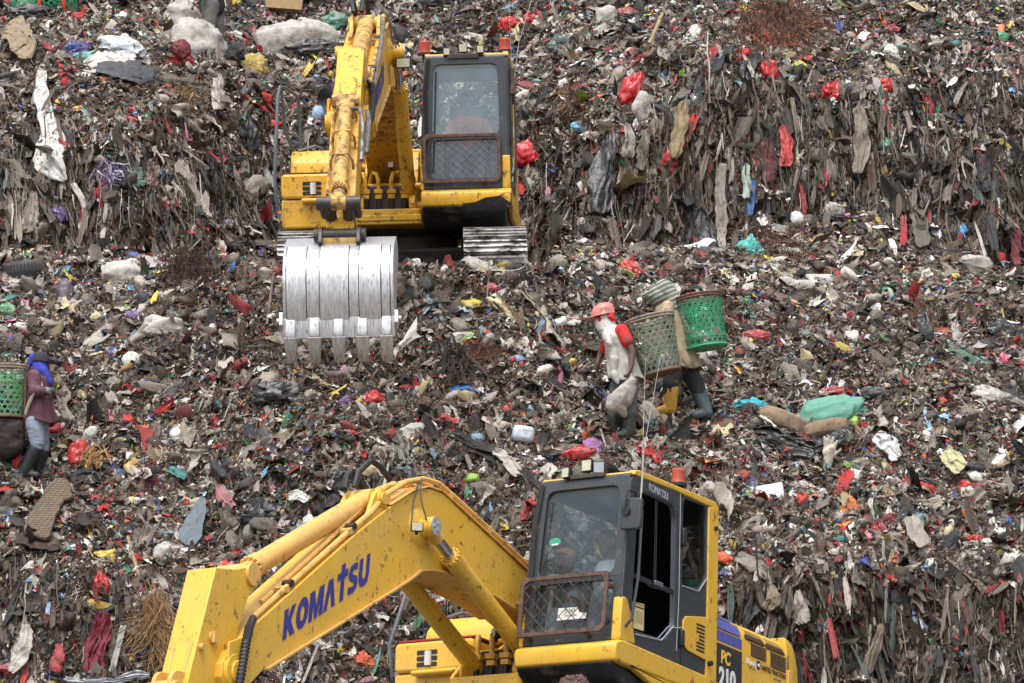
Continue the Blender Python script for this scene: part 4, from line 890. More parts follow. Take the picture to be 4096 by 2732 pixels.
    for x, z in ((4.9, 1.2), (3.95, 1.9), (2.3, 2.58), (1.6, 2.42)): mb.box(bf((x + .01, z + .04), BC + bw - .06), (.07, .1, .05), rotm(0, R(30) - delta, 0))
    mb.ob('boom_pipe', Y2, boom)
    mb = MB()
    for x, z in ((4.86, 1.30), (3.92, 1.99)): mb.tube([bf((x, z), BC + bw - .09), bf((x, z), BC + bw + .0)], .033, 8); mb.ob('hose_clamp', black, boom); mb = MB()
    hz = [bf((5.38, .90), BC + bw - .03), bf((5.48, .80), BC + bw), bf((5.60, .66), BC + bw + .06), bf((5.70, .35), BC + bw + .09), bf((5.76, .0), BC + bw + .08), bf((5.80, -.4), BC + bw)] if low else \
         [bf((5.38, .90), BC + bw - .03), bf((5.55, .85), BC + bw), bf((5.75, .65), BC + bw + .03), bf((5.95, .35), BC + bw + .02), bf((6.2, .12), BC + .19)]
    mb.tube(hz, .034, 8)
    for q in range(26): t_ = .25 + .7 * q / 26; i_ = t_ * 4; a_, b_ = np.array(hz[int(i_)]), np.array(hz[min(int(i_) + 1, len(hz) - 1)]); c_ = a_ + (b_ - a_) * (i_ % 1); d_ = (b_ - a_) / (np.linalg.norm(b_ - a_) + 1e-6); mb.tube([c_ - d_ * .008, c_ + d_ * .008], .0385, 8)
    mb.ob('hydraulic_hose', black, boom)
    for k in range(2): mb = MB(); mb.tube([bf((3.40 - .1 * k, 2.50), BC - .02 - .1 * k), bf((3.46, 2.62), BC - .04 - .1 * k), bf((3.52, 2.56), BC - .05 - .1 * k), bf((3.60, 2.42), BC - .06 - .06 * k)] if k else [bf((3.05, 2.62), BC + .0), bf((3.22, 2.70), BC), bf((3.36, 2.72), BC - .01), bf((3.52, 2.58), BC - .03), bf((3.56, 2.44), BC - .04)], .028, 8); mb.ob('hydraulic_hose', black, boom)
    # lamp on the left side of the boom
    p = bf((3.05, 2.14), BC + bw + .13); q = bf((3.35, 2.12), BC + bw + .10)
    if low: lamp('boom_lamp', bf((3.18, 2.13), BC + bw + .17), (.11, .08), (.75, .55, -.12), par=boom)
    else: lamp('boom_lamp', bf((2.92, 2.06), BC + bw + .17), (.17, .11), (1, .02, -.05), par=boom)
    mb = MB(); mb.tube([bf((3.18, 2.14), BC + bw + .11), bf((3.1, 2.38), BC + bw + .07), bf((2.9, 2.62), BC + bw)], .008, 5); mb.tube([bf((2.96, 2.24), BC + bw + .13), bf((2.98, 2.42), BC + bw + .08), bf((2.88, 2.62), BC + bw)], .007, 5); mb.ob('lamp_cable', black, boom)

    # --- cylinders
    def cylinder(nm, base, rod_end, y, r, rr, frac, ringbolts=True):
        A = np.array([base[0], y, base[1]]); Bq = np.array([rod_end[0], y, rod_end[1]]); t = (Bq - A); L = np.linalg.norm(t); t /= L; E = A + t * L * frac
        a = MB(); a.tube([A, A + t * .08], r * .8, 20); a.tube([A + t * .06, A + t * .10, E - t * .14], r, 24); a.tube([E - t * .14, E - t * .12, E], [r * 1.07, r * 1.1, r * 1.1], 24)
        a.cyl(A - np.array([0, r * 1.05, 0]), A + np.array([0, r * 1.05, 0]), r * 1.05, 20)
        u = np.array([0, 1., 0]); v = np.cross(t, u)
        for k in range(14):
            g = 2 * math.pi * k / 14; c = E + (u * math.cos(g) + v * math.sin(g)) * r * 1.02; a.tube([c - t * .01, c + t * .03], r * .15, 6)
        # feed pipe on the tube
        if nm == 'boom_cylinder': a.tube([E - t * .2 + v * r * 1.2, A + t * .45 + v * r * 1.25, A + t * .30 + v * r * 1.8, A + t * .2 + v * r * 1.7], r * .22, 6)
        else: a.tube([E - t * .1 - u * r * .9 - v * r * .7, A + t * .3 - u * r * .9 - v * r * .7], r * .22, 6)
        o = a.ob(nm, Y1 if nm == 'boom_cylinder' else Y2, root, bev=0)
        a = MB(); a.tube([E - t * .05, Bq - t * .08], rr, 18); o2 = a.ob('rod', chrome, o)
        a = MB(); a.cyl(Bq - np.array([0, r * 1.0, 0]), Bq + np.array([0, r * 1.0, 0]), r * 1.0, 20); a.tube([Bq - t * r * 2.2, Bq], r * .8, 16); a.tube([E + t * .0, E + t * .035], [rr * 1.5, rr * 1.3], 18); a.ob('rod_eye', Y2, o)
        return o
    P0 = bf2((2.88, 2.20))
    for sg in (-1, 1): cylinder('boom_cylinder', (.75, 1.26), P0, BC + sg * .305, .083, .05, .80 if low else .775)
    arm_pin = af2(-.93, -.02); cylinder('arm_cylinder', bf2((3.45, 2.34)), arm_pin, BC, .092, .055, .90 if low else .90)

    # --- arm
    ARM = [(-.93, .10), (-.844, .231), (-.727, .469), (.45, .476), (1.3, .38), (2.22, .27), (2.40, .18), (2.39, .05), (2.3, .0), (2.0, -.02), (1.0, .0), (.35, .06), (.14, .05), (.08, -.11), (-.06, -.12), (-.16, -.04), (-.40, -.02), (-.75, -.05), (-.86, -.12), (-.98, -.11), (-1.02, -.02)]
    aw = .14
    mb = MB(); mb.prism(ARM, lambda a, b: af(a, b, BC - aw), lambda a, b: af(a, b, BC + aw)); arm = mb.ob('arm', Y1, root, bev=.008, smooth=25)
    mb = MB()
    for a_, b_, r_ in ((-.93, -.02, .10), (2.30, .13, .11), (.0, .0, .15)):
        mb = MB(); mb.tube([af(a_, b_, BC - aw - .03), af(a_, b_, BC + aw + .03)], r_, 24); mb.ob('arm_pin', Y2, arm, bev=.005)
    mb = MB()
    for y in (-.075, .075): mb.prism(round_poly([(.20, .40), (.62, .42), (.55, .60), (.36, .64), (.28, .60)], .05), lambda a, b: af(a, b, BC + y - .02), lambda a, b: af(a, b, BC + y + .02))
    mb.tube([af(.44, .57, BC - .14), af(.44, .57, BC + .14)], .07, 20); mb.ob('cylinder_ear', Y2, arm, bev=.005); mb = MB()
    for sg in (-1, 1): mb.tube([af(-.05, .474, BC + sg * .09), af(.3, .474, BC + sg * .07)], [.012, .016], 6)
    if low: mb.box(af(-.17, .30, BC + aw + .02), (.05, .05, .09)); mb.tube([af(-.17, .30, BC + aw), af(-.17, .30, BC + aw + .02)], .05, 14); mb.tube([af(-.02, .42, BC + aw), af(-.02, .42, BC + aw + .04)], .03, 10)
    if mb.v: mb.ob('weld_rib', Y2, arm)
    BP = af2(2.30, .13)
    lk = af2(2.16, .50)                               # pin between cylinder rod, links and bucket link
    cylinder('bucket_cylinder', af2(.44, .57), lk, BC, .074, .046, .86)
    if not low:
        mb = MB()
        for k in range(3): a_ = .62 + .42 * k; mb.tube([af(a_, .54, BC - .11), af(a_, .61, BC - .07), af(a_, .615, BC + .07), af(a_, .54, BC + .11)], .012, 6); mb.tube([af(a_, .42, BC - .115), af(a_, .55, BC - .11)], .014, 6); mb.tube([af(a_, .42, BC + .115), af(a_, .55, BC + .11)], .014, 6)
        mb.tube([af(.5, .50, BC - .125), af(1.9, .42, BC - .13)], .018, 6)
        mb.ob('pipe_clamp', Y2, arm)
        mb = MB(); mb.tube([af(.62, .60, BC + .08), af(.66, .62, BC + .16), af(.95, .60, BC + .2), af(1.45, .52, BC + .2)], .024, 8); mb.ob('arm_hose', galv, arm); mb = MB(); mb.tube([af(.30, .35, BC + .2), af(.62, .45, BC + .24), af(1.3, .50, BC + .235)], .027, 8); mb.ob('arm_hose', galv, arm)
        mb = MB(); mb.tube([af(-.2, .42, BC + .17), bf((5.2, .95), BC + .2), bf((4.2, 1.80), BC + .22), bf((3.6, 2.3), BC + .2), bf((3.3, 2.55), BC + .1)], .022, 8); mb.ob('arm_pipe', galv, arm)
    # links and bucket
    if not low:
        mb = MB()
        for sg in (-1, 1):
            A, Bq = af2(1.92, .18), lk
            for P_, Q_ in ((A, Bq),): t = (Q_ - P_); mb.tube([(P_[0], BC + sg * .17, P_[1]), (Q_[0], BC + sg * .17, Q_[1])], .04, 8)
        mb.ob('link_rod', dark_steel, root)
        wdt = .545
        O = np.array([BP[0], BP[1]]) + np.array([.05, .06])
        # bucket outline: f forward, e down from its hinge pin (machine pitch taken out)
        pa = R(-6); bk = lambda f, e: O + rot2(np.array([f, -e * .95]), -pa * 1.0)
        shell = [(-.42, .02), (-.25, -.02), (-.02, .07), (.12, .14), (.23, .24), (.31, .38), (.345, .55), (.33, .75), (.29, .92), (.26, 1.02)]
        inner = [(f - .04, e + .0) for f, e in shell]
        mb = MB()
        def bp(f, e, y): q = bk(f, e); return (q[0], BC + y, q[1])
        rings = []
        for (f, e), (g, h) in zip(shell, inner): rings.append([bp(f, e, -wdt), bp(f, e, wdt), bp(g, h + .03, wdt), bp(g, h + .03, -wdt)])
        mb.loft(rings)
        side = shell + [(.10, 1.0), (-.30, .45), (-.50, .15)]
        for sg in (-1, 1): mb.prism(side, lambda f, e: bp(f * 1.0 - .002, e, sg * (wdt - .03)), lambda f, e: bp(f - .002, e, sg * (wdt + .004)))
        bucket = mb.ob('bucket', bare_steel, root, bev=.004, smooth=40)
        mb = MB()      # wear plates on the shell, with the dark seams between them
        seams = [-.515, -.315, -.185, .105, .205, .425, .515]
        for ys in seams:
            mb.tube([bp(f + .004, e, ys) for f, e in shell[3:]], .0042, 5)
        mb.ob('wear_seam', dark_steel, bucket)
        mb = MB()
        for y0_, y1_ in ((-.51, -.32), (-.18, .10), (.21, .42)):
            rr_ = [[bp(f + .002, e, y0_), bp(f + .002, e, y1_), bp(f + .012, e, y1_), bp(f + .012, e, y0_)] for f, e in shell[3:]]; mb.loft(rr_)
        mb.ob('wear_plate', bare_steel, bucket, bev=0, smooth=40)
        mb = MB(); lip = [(.288, .905), (.292, .97), (.268, 1.14), (.225, 1.14), (.235, .90)]
        mb.prism(lip, lambda f, e: bp(f, e, -wdt - .012), lambda f, e: bp(f, e, wdt + .012)); mb.ob('cutting_edge', bare_steel, bucket, bev=.004)
        for k in range(5):
            y = -.46 - .02 + .2425 * k * .98
            mb = MB()
            mb.prism([(.281, .90), (.335, 1.07), (.325, 1.14), (.22, 1.14), (.23, .95)], lambda f, e: bp(f, e, y - .052), lambda f, e: bp(f, e, y + .052))
            th = mb.ob('tooth', bare_steel, bucket, bev=.012)
            mb = MB(); rg = []
            for f0_, f1_, e, hw in ((.22, .325, 1.135, .066), (.215, .32, 1.15, .066), (.20, .285, 1.25, .058), (.185, .225, 1.36, .050), (.178, .195, 1.385, .047)): rg.append([bp(f1_, e, y - hw), bp(f1_, e, y + hw), bp(f0_, e, y + hw), bp(f0_, e, y - hw)])
            mb.loft(rg); mb.ob('tooth_tip', bare_steel, th, bev=.006)
        mb = MB()
        for sg in (-1, 1): mb.prism([(.30, .86), (.33, 1.0), (.27, 1.06), (.12, .98), (.16, .86)], lambda f, e: bp(f, e, sg * (wdt + .005)), lambda f, e: bp(f, e, sg * (wdt + .045))); mb.tube([bp(.24, .95, sg * (wdt + .04)), bp(.24, .95, sg * (wdt + .075))], .035, 12)
        mb.ob('side_cutter', bare_steel, bucket, bev=.006)
        mb = MB()
        for y in (-.19, .19): mb.prism(round_poly([(-.10, -.08), (.06, -.08), (.16, .12), (-.02, .12), (-.36, .02), (-.36, -.12)], .04), lambda f, e: bp(f, e, y - .022), lambda f, e: bp(f, e, y + .022))
        mb.tube([bp(0, 0, -.26), bp(0, 0, .26)], .065, 16); mb.tube([bp(-.3, -.06, -.24), bp(-.3, -.06, .24)], .06, 16)
        mb.ob('bucket_ear', dark_steel, bucket, bev=.008)
        mb = MB()
        for sg in (-1, 1):
            q = bk(-.3, -.06); mb.tube([(lk[0], BC + sg * .09, lk[1]), (q[0], BC + sg * .09, q[1])], .06, 10)
        mb.tube([(lk[0], BC - .22, lk[1]), (lk[0], BC + .22, lk[1])], .07, 16); mb.ob('bucket_link', dark_steel, root)
    else:
        mb = MB(); O = BP
        mb.prism([(0, .1), (.5, -.1), (.8, -.6), (.5, -1.1), (.1, -1.0), (-.3, -.3)], lambda f, e: (O[0] + f - .3, BC - .54, max(O[1] + e * .5, -.1)), lambda f, e: (O[0] + f - .3, BC + .54, max(O[1] + e * .5, -.1))); mb.ob('bucket', bare_steel, root, bev=.02)
    # --- pipes and hoses at the foot of the boom
    for k in range(4):
        y = -.36 + .15 * k
        a = MB(); s_ = -1 if k < 2 else 1
        a.tube([(.98, y, 1.44), (.99, y, 1.56), (.95, y + .02 * s_, 1.64), (.86, y + .07 * s_, 1.66), (.80, y + .10 * s_, 1.60), (.78, y + .11 * s_, 1.52)], .025, 8); a.box((.98, y, 1.43), (.09, .10, .05)); a.box((.98, y, 1.37), (.07, .08, .05)); a.ob('steel_pipe', Y1, root, bev=.003)
        a = MB(); a.tube([(.98, y, 1.36), (1.0, y, 1.26), (.96, y + .03, 1.14), (.7, y + .05, 1.06), (.3, y, 1.1)], .03, 8); a.ob('rubber_hose', black, root)
    a = MB(); a.tube([(.80, -.5, 1.50), (.80, .30, 1.50)], .04, 10); a.ob('manifold', Y1, root)
    lamp('foot_lamp', (1.0, -.06, 1.74), (.075, .075), (1, -.1, 0)) if not low else lamp('foot_lamp', (.95, -.22, 1.66), (.11, .10), (.8, -.6, .1))
    return root, cab

galv = solid('galvanised_hose', (.17, .16, .15), .45, .4, var=.3, scale=14, dirt=(.10, .07, .05), dirt_amt=.5, dirt_scale=9)
low_root, _ = excavator('excavator', LOW_M, 'yellow excavator tilted in the foreground with blue letters on its boom', 0.0, None, R(4), 'low')
up_root, _ = excavator('excavator', UP_M, 'muddy yellow excavator higher on the heap reaching out a bare steel bucket', R(13.3), R(40), R(3.2), 'up')

# ------------------------------------------------------------------ people
skin_brown = solid('brown_skin', (0.17, 0.085, 0.055), 0.5, var=0.12, scale=12)
skin_dark = solid('dark_brown_skin', (0.105, 0.055, 0.042), 0.5, var=0.12, scale=12)
def cloth(name, c, var=0.2, dirt=(0.10, 0.08, 0.06), amt=0.35, rough=0.85): return solid(name, c, rough, var=var, scale=9, dirt=dirt, dirt_amt=amt, dirt_scale=7, bump=0.25)
hair_black = solid('black_hair', (0.012, 0.01, 0.01), 0.6)

def fleshed(mb, name, mat, voxel, parent=None, it=10, wrinkle=0.0, seed=0, wsc=14.0, squash=(1, 1, 1)):
    """one continuous surface grown from the collected limbs"""
    o = mb.ob(name, mat, parent, smooth=None)
    r = o.modifiers.new('r', 'REMESH'); r.mode = 'VOXEL'; r.voxel_size = voxel; r.use_smooth_shade = True
    s_ = o.modifiers.new('s', 'SMOOTH'); s_.iterations = it; s_.factor = 0.5
    baked(o)
    if wrinkle:
        me = o.data; n = len(me.vertices); co = np.empty(n * 3); me.vertices.foreach_get('co', co); co = co.reshape(-1, 3)
        no = np.empty(n * 3); me.vertices.foreach_get('normal', no); no = no.reshape(-1, 3)
        d = 1 - 2 * np.abs(vnoise(co * np.array(squash) * wsc, seed)) + 0.5 * (1 - 2 * np.abs(vnoise(co * np.array(squash) * wsc * 2.1, seed + 9)))
        me.vertices.foreach_set('co', (co + no * (d * wrinkle * .55)[:, None]).ravel()); me.update()
    me = o.data; me.polygons.foreach_set('use_smooth', np.ones(len(me.polygons), dtype=bool)); me.update()
    return o
def garment(name, rings, mat, parent, seed, fold=.012, n=44, m=30):
    """loose cloth round the body: open rings (centre, half width, half depth) from collar to hem, with folds that deepen downward"""
    c = np.array([r[0] for r in rings]); a = np.array([r[1] for r in rings]); b = np.array([r[2] for r in rings]); t = np.linspace(0, 1, len(rings)); v = np.linspace(0, 1, m)
    f = lambda q: np.interp(v, t, q); C = np.stack([f(c[:, i]) for i in range(3)], -1); A, B_2 = f(a), f(b); q = np.arange(n) * 2 * math.pi / n
    Q_2, V2 = np.meshgrid(q, v); X = np.stack([np.cos(Q_2) * 1.6, np.sin(Q_2) * 1.6, V2 * 1.5], -1)
    d = fold * (.35 + V2) * ((1 - 2 * np.abs(vnoise(X * 1.5 + seed, seed))) + .6 * (1 - 2 * np.abs(vnoise(X * np.array([3, 3, 1.2]) + seed, seed + 1))) + .5 * vnoise(X * np.array([2, 2, 5]), seed + 2))
    P = np.stack([C[:, None, 0] + (A[:, None] + d) * np.cos(Q_2), C[:, None, 1] + (B_2[:, None] + d) * np.sin(Q_2), C[:, None, 2] + .02 * np.sin(Q_2 * 3 + seed) * V2 ** 3], -1).reshape(-1, 3)
    i = np.arange(n * m).reshape(m, n); F_ = np.stack([i[:-1], np.roll(i, -1, 1)[:-1], np.roll(i, -1, 1)[1:], i[1:]], -1).reshape(-1, 4)
    o = np_mesh(name, P, F_, None, mat, parent, smooth=True); s_ = o.modifiers.new('t', 'SOLIDIFY'); s_.thickness = .008; s_.offset = -1
    return o
def head(mb, c, f, s=1.0):
    """head with brow, nose, lips, chin and ears; c centre, f facing direction (unit)"""
    c = np.array(c, float); f = np.array(f, float); f /= np.linalg.norm(f); u = np.array([0, 0, 1.]); u = u - f * (u @ f) * .6; u /= np.linalg.norm(u); l = np.cross(u, f); l /= np.linalg.norm(l)
    rm = np.stack([f, l, u], 1)
    mb.ell(c + u * .02 * s, (.098 * s, .076 * s, .105 * s), rm); mb.ell(c + f * .028 * s - u * .055 * s, (.062 * s, .056 * s, .065 * s), rm)
    mb.ell(c + f * .07 * s - u * .105 * s, (.022 * s, .026 * s, .018 * s), rm)                       # chin
    mb.ell(c + f * .10 * s - u * .022 * s, (.020 * s, .014 * s, .026 * s), rm); mb.ell(c + f * .106 * s - u * .037 * s, (.014 * s, .018 * s, .010 * s), rm)      # nose
    mb.ell(c + f * .086 * s + u * .028 * s, (.014 * s, .052 * s, .010 * s), rm)                      # brow
    mb.ell(c + f * .085 * s - u * .070 * s, (.012 * s, .024 * s, .007 * s), rm); mb.ell(c + f * .083 * s - u * .083 * s, (.012 * s, .021 * s, .007 * s), rm)      # lips
    for q in (-1, 1): mb.ell(c + l * q * .078 * s - f * .01 * s - u * .01 * s, (.02 * s, .009 * s, .03 * s), rm)
    return rm
def eyes(parent, c, f, s=1.0):
    c = np.array(c, float); f = np.array(f, float); f /= np.linalg.norm(f); u = np.array([0, 0, 1.]); u = u - f * (u @ f) * .6; u /= np.linalg.norm(u); l = np.cross(u, f)
    mb = MB()
    for q in (-1, 1): mb.ell(c + f * .088 * s + l * q * .031 * s + u * .006 * s, (.008 * s, .014 * s, .006 * s), np.stack([f, l, u], 1))
    return mb.ob('eyes', hair_black, parent)
def hand(mb, wrist, d, palm_n, s=1.0, curl=0.6, thumb=1):
    """palm, four unequal bent fingers and a thumb; d: direction of the hand, palm_n: palm normal"""
    w_ = np.array(wrist, float); d = np.array(d, float); d /= np.linalg.norm(d); n = np.array(palm_n, float); n -= d * (n @ d); n /= np.linalg.norm(n); a = np.cross(d, n) * thumb
    mb.ell(w_ + d * .045 * s, (.05 * s, .04 * s, .018 * s), np.stack([d, a, n], 1))
    for k, (off, L) in enumerate(((.030, .075), (.010, .082), (-.010, .077), (-.029, .06))):
        p = w_ + d * .082 * s + a * off * s; g = d * math.cos(curl * .4) + n * math.sin(curl * .4); q = p + g * L * .45 * s; g2 = d * math.cos(curl * 1.4) + n * math.sin(curl * 1.4); e = q + g2 * L * .35 * s; g3 = d * math.cos(curl * 2.4) + n * math.sin(curl * 2.4)
        mb.limb(p - d * .02 * s, q, .0095 * s, .009 * s, 8); mb.limb(q, e, .009 * s, .008 * s, 8); mb.limb(e, e + g3 * L * .25 * s, .008 * s, .007 * s, 8)
    p = w_ + d * .03 * s + a * .035 * s; q = p + (d * .7 + a * .6 + n * .3) * .04 * s; mb.limb(p - a * .015 * s, q, .012 * s, .010 * s, 8); mb.limb(q, q + (d * .9 + n * .5) * .03 * s, .010 * s, .008 * s, 8)

def basket(name, label, c_bot, c_top, r_bot, r_top, matw, matr, matb, depth=1.0, solid_bot=0.0, twist=0.0, nh=13, nd=30, contents=None):
    """round basket of open hexagonal weave: hoops and two families of slanting splints, cane rim"""
    A = np.array(c_bot, float); Bq = np.array(c_top, float); t = Bq - A; L = np.linalg.norm(t); t /= L
    e1 = np.cross(t, [0, 1, 0]); e1 /= np.linalg.norm(e1); e2 = np.cross(t, e1)
    root = empty(name, A); tag(root, label, 'basket')
    P = lambda a, h, dr=0: (A + t * h * L + (e1 * math.cos(a) + e2 * depth * math.sin(a)) * (r_bot + (r_top - r_bot) * h ** .8 + dr)) - A
    mb = MB()
    def strip(f, n, wv):
        vs, fs = [], []
        for k in range(n + 1):
            s_ = k / n; p = f(s_); q = wv(s_); vs += [p - q, p + q]
        for k in range(n): fs.append((2 * k, 2 * k + 1, 2 * k + 3, 2 * k + 2))
        mb.add(vs, fs)
    for i in range(nh):
        h = (i + .5) / nh
        strip(lambda s_: P(s_ * 2 * math.pi, h, .002 * math.sin(s_ * nd * 6.28)), 72, lambda s_: t * .0058)
    for sg in (1, -1):
        for k in range(nd):
            a0 = 2 * math.pi * k / nd + twist; dr = .003 * sg
            tan = unit(np.cross(t, [0, 0, 1.])) if False else None
            def f(s_): return P(a0 + sg * s_ * L / r_bot * .56, s_, dr)
            def wv(s_):
                d = f(min(s_ + .02, 1)) - f(max(s_ - .02, 0)); d /= np.linalg.norm(d); a = a0 + sg * s_ * L / r_bot * .56
                o = e1 * math.cos(a) + e2 * math.sin(a); return np.cross(d, o) * .0072
            strip(f, 16, wv)
    w_ = mb.ob('weave', matw, root, smooth=None)
    mb = MB()
    for k in (0, 1): mb.tube([P(q, 1.0 - .05 * k, .006) for q in np.linspace(0, 2 * math.pi, 33)], .014, 7, caps=False)
    for q in np.linspace(0, 2 * math.pi, 26): mb.tube([P(q, 1.01, .012), P(q + .05, .94, .014)], .006, 5)
    mb.ob('rim', matr, root)
    mb = MB()
    mb.tube([P(q, .01, .004) for q in np.linspace(0, 2 * math.pi, 33)], .015, 7, caps=False)
    if solid_bot:
        mb.loft([[P(q, solid_bot, .006) for q in np.linspace(0, 2 * math.pi, 33)[:-1]], [P(q, solid_bot - .03, .007) for q in np.linspace(0, 2 * math.pi, 33)[:-1]]], caps=False)
    mb.loft([[P(q, .0, -.004) for q in np.linspace(0, 2 * math.pi, 25)[:-1]], [P(q, .03, -.006) for q in np.linspace(0, 2 * math.pi, 25)[:-1]]])
    mb.ob('base', matb, root)
    if contents: 
        mb = MB()
        for k in range(contents[1]):
            a, h, rr = random.uniform(0, 6.28), random.uniform(.06, contents[2]), random.uniform(0, .8); q = P(a, h) ; ctr = A * 0 + t * h * L; p = ctr + (q - ctr) * rr
            mb.mi = k % len(contents[0]); s_ = random.uniform(.03, .07); mb.ell(p, (s_, s_ * random.uniform(.5, 1), s_ * random.uniform(.4, 1)), rotm(random.random() * 6, random.random() * 6, 0), 7, 5)
        mb.ob('contents', contents[0], root, smooth=None)
    return root, P, (A, t, e1, e2, L)

weave_old = solid('weathered_green_splint', (0.13, 0.19, 0.125), 0.6, var=0.3, scale=14, dirt=(0.22, 0.20, 0.155), dirt_amt=0.75, dirt_scale=5)
weave_green = solid('green_plastic_splint', (0.022, 0.26, 0.125), 0.45, var=0.3, scale=10, dirt=(0.16, 0.21, 0.16), dirt_amt=0.25, dirt_scale=6)
weave_lime = solid('faded_green_splint', (0.10, 0.31, 0.12), 0.5, var=0.3, scale=10, dirt=(0.16, 0.21, 0.16), dirt_amt=0.3, dirt_scale=6)
cane = solid('grey_cane', (0.24, 0.20, 0.155), 0.7, var=0.3, scale=18)
cane_brown = solid('brown_cane', (0.12, 0.06, 0.038), 0.7, var=0.3, scale=18)
dark_board = solid('dark_board', (0.035, 0.028, 0.025), 0.7, var=0.3, scale=12)
sack_white = solid('dirty_white_woven_sack', (0.40, 0.385, 0.36), 0.8, var=0.18, scale=14, dirt=(0.22, 0.195, 0.165), dirt_amt=0.6, dirt_scale=4, bump=0.8)
fill = [solid('scrap_blue', (0.05, 0.08, 0.2), .5), solid('scrap_grey', (0.25, 0.25, 0.25), .5), solid('scrap_clear', (0.45, 0.48, 0.5), .3), solid('scrap_black', (0.02, 0.02, 0.02), .5)]

def at_px(px, py, depth):
    r = ray(np.array(float(px)), np.array(float(py))); return CAM + r * (depth / r[1])

# --- the man in the pink helmet: frame of reference = the photograph's plane at his distance, metres
def person_frame(px, py, Y):
    Y = float(sample(np.array([float(px)]), np.array([float(py)]))[0][0][1]) - 0.10 if Y is None else Y
    base = at_px(px, py, Y); k = Y / FPX
    return base, (lambda x, y, d=0.0: np.array([(x - px) * k, -d, (py - y) * k]))
base1, J = person_frame(2490, 1735, None)
mb = MB()
hc = J(2420, 1268); head(mb, hc, (-.92, -.30, -.25), .98)
mb.limb(J(2435, 1290), J(2462, 1330), .052, .058)
ch, wa, pe = J(2468, 1360), J(2490, 1430), J(2500, 1500)
mb.limb(J(2462, 1345, .03), J(2480, 1400), .115, .115); mb.limb(J(2480, 1400), J(2500, 1490), .115, .12)
shN, elN, wrN = J(2492, 1325, .16), J(2530, 1415, .20), J(2522, 1478, .24)
shF, elF, wrF = J(2440, 1335, -.16), J(2404, 1402, -.2), J(2392, 1440, -.14)
mb.limb(ch, shN, .09, .052); mb.limb(shN, elN, .052, .043); mb.limb(elN, wrN, .042, .03); hand(mb, wrN, wrN - elN + np.array([-.03, 0, -.02]), (-1, .2, 0), .95, .9)
mb.limb(ch, shF, .09, .052); mb.limb(shF, elF, .052, .043); mb.limb(elF, wrF, .042, .03); hand(mb, wrF, (-.1, .02, -1), (.6, -.5, 0), .95, .5, -1)
hipN, knN, anN = J(2520, 1510, .09), J(2520, 1610, .10), J(2515, 1735, .06)
hipF, knF, anF = J(2480, 1510, -.08), J(2462, 1610, -.06), J(2450, 1735, -.1)
for h, k_, a in ((hipN, knN, anN), (hipF, knF, anF)): mb.limb(h, k_, .085, .058); mb.limb(k_, a, .056, .04); mb.limb(a, a + np.array([-.12, -.03, -.02]), .042, .035)
p1 = fleshed(mb, 'person', skin_dark, .008); p1.location = base1
tag(p1, 'person in a pink helmet and dirty white vest walking bent under a big basket', 'person')
eyes(p1, hc, (-.92, -.30, -.25), .98)
garment('shirt', [(J(2450, 1306), .045, .055), (J(2460, 1318), .095, .12), (J(2470, 1345), .130, .165), (J(2482, 1400), .142, .165), (J(2492, 1450), .152, .165), (J(2502, 1490), .165, .17), (J(2508, 1518), .172, .172)], cloth('grimy_white_cotton', (0.46, 0.45, 0.43), amt=0.5, dirt=(0.24, 0.215, 0.18)), p1, 4, .014)
mb = MB(); mb.limb(J(2452, 1490, .14), J(2458, 1440, .15), .035, .05); mb.limb(J(2456, 1500, .14), J(2470, 1535, .16), .05, .02); fleshed(mb, 'apron', MATS['grimy_white_cotton'], .010, p1, wrinkle=.006, seed=3)
mb = MB(); mb.limb(J(2486, 1322, .15), J(2508, 1368, .19), .074, .07); fleshed(mb, 'sleeve', cloth('red_cotton', (0.50, 0.022, 0.022), amt=0.05), .011, p1, wrinkle=.005, seed=5)
mb = MB(); mb.limb(J(2442, 1338, -.16), J(2420, 1380, -.19), .068, .062); fleshed(mb, 'sleeve', MATS['red_cotton'], .011, p1, wrinkle=.005, seed=6)
# scarf over head and neck
mb = MB(); mb.ell(hc + np.array([.0, -.0, -.03]), (.112, .098, .12)); mb.limb(J(2418, 1290, .02), J(2452, 1335, .02), .095, .115); mb.limb(J(2440, 1335, .06), J(2430, 1350, .10), .09, .05); mb.limb(J(2428, 1335, .10), J(2440, 1372, .13), .05, .035)
fleshed(mb, 'face_scarf', cloth('white_scarf_cotton', (0.58, 0.57, 0.57), amt=0.12, dirt=(.3, .29, .28)), .011, p1, wrinkle=.008, seed=7, wsc=12)
mb = MB(); mb.ell(J(2399, 1268, .02), (.022, .07, .05)); mb.limb(J(2402, 1275, .08), J(2400, 1302, .07), .02, .02); mb.ell(J(2446, 1255, .085), (.035, .025, .045)); mb.limb(J(2440, 1262, .10), J(2462, 1275, .09), .028, .02); fleshed(mb, 'headband', MATS['red_cotton'], .009, p1, wrinkle=.003, seed=8)
mb = MB()
hx = lambda h, r, dx=0: [(J(2410, 1240)[0] + dx + r[0] * math.cos(q), r[1] * math.sin(q), J(2410, 1240)[2] + h - .04 * math.cos(q) * -1 - .035 * math.cos(q) * 0) for q in np.linspace(0, 2 * math.pi, 28)[:-1]]
tilt = lambda P: [(x, y, z + (x - J(2410, 1240)[0]) * .22) for x, y, z in P]
hr = lambda h, a, b, dx=0: tilt([(J(2412, 1240)[0] + dx + a * math.cos(q), -.01 + b * math.sin(q), J(2412, 1240)[2] + h) for q in np.linspace(0, 2 * math.pi, 29)[:-1]])
mb.loft([hr(-.035, .150, .125, -.012), hr(-.03, .146, .122, -.010), hr(-.025, .130, .112), hr(.03, .124, .108), hr(.07, .105, .092), hr(.095, .07, .062), hr(.105, .03, .028)])
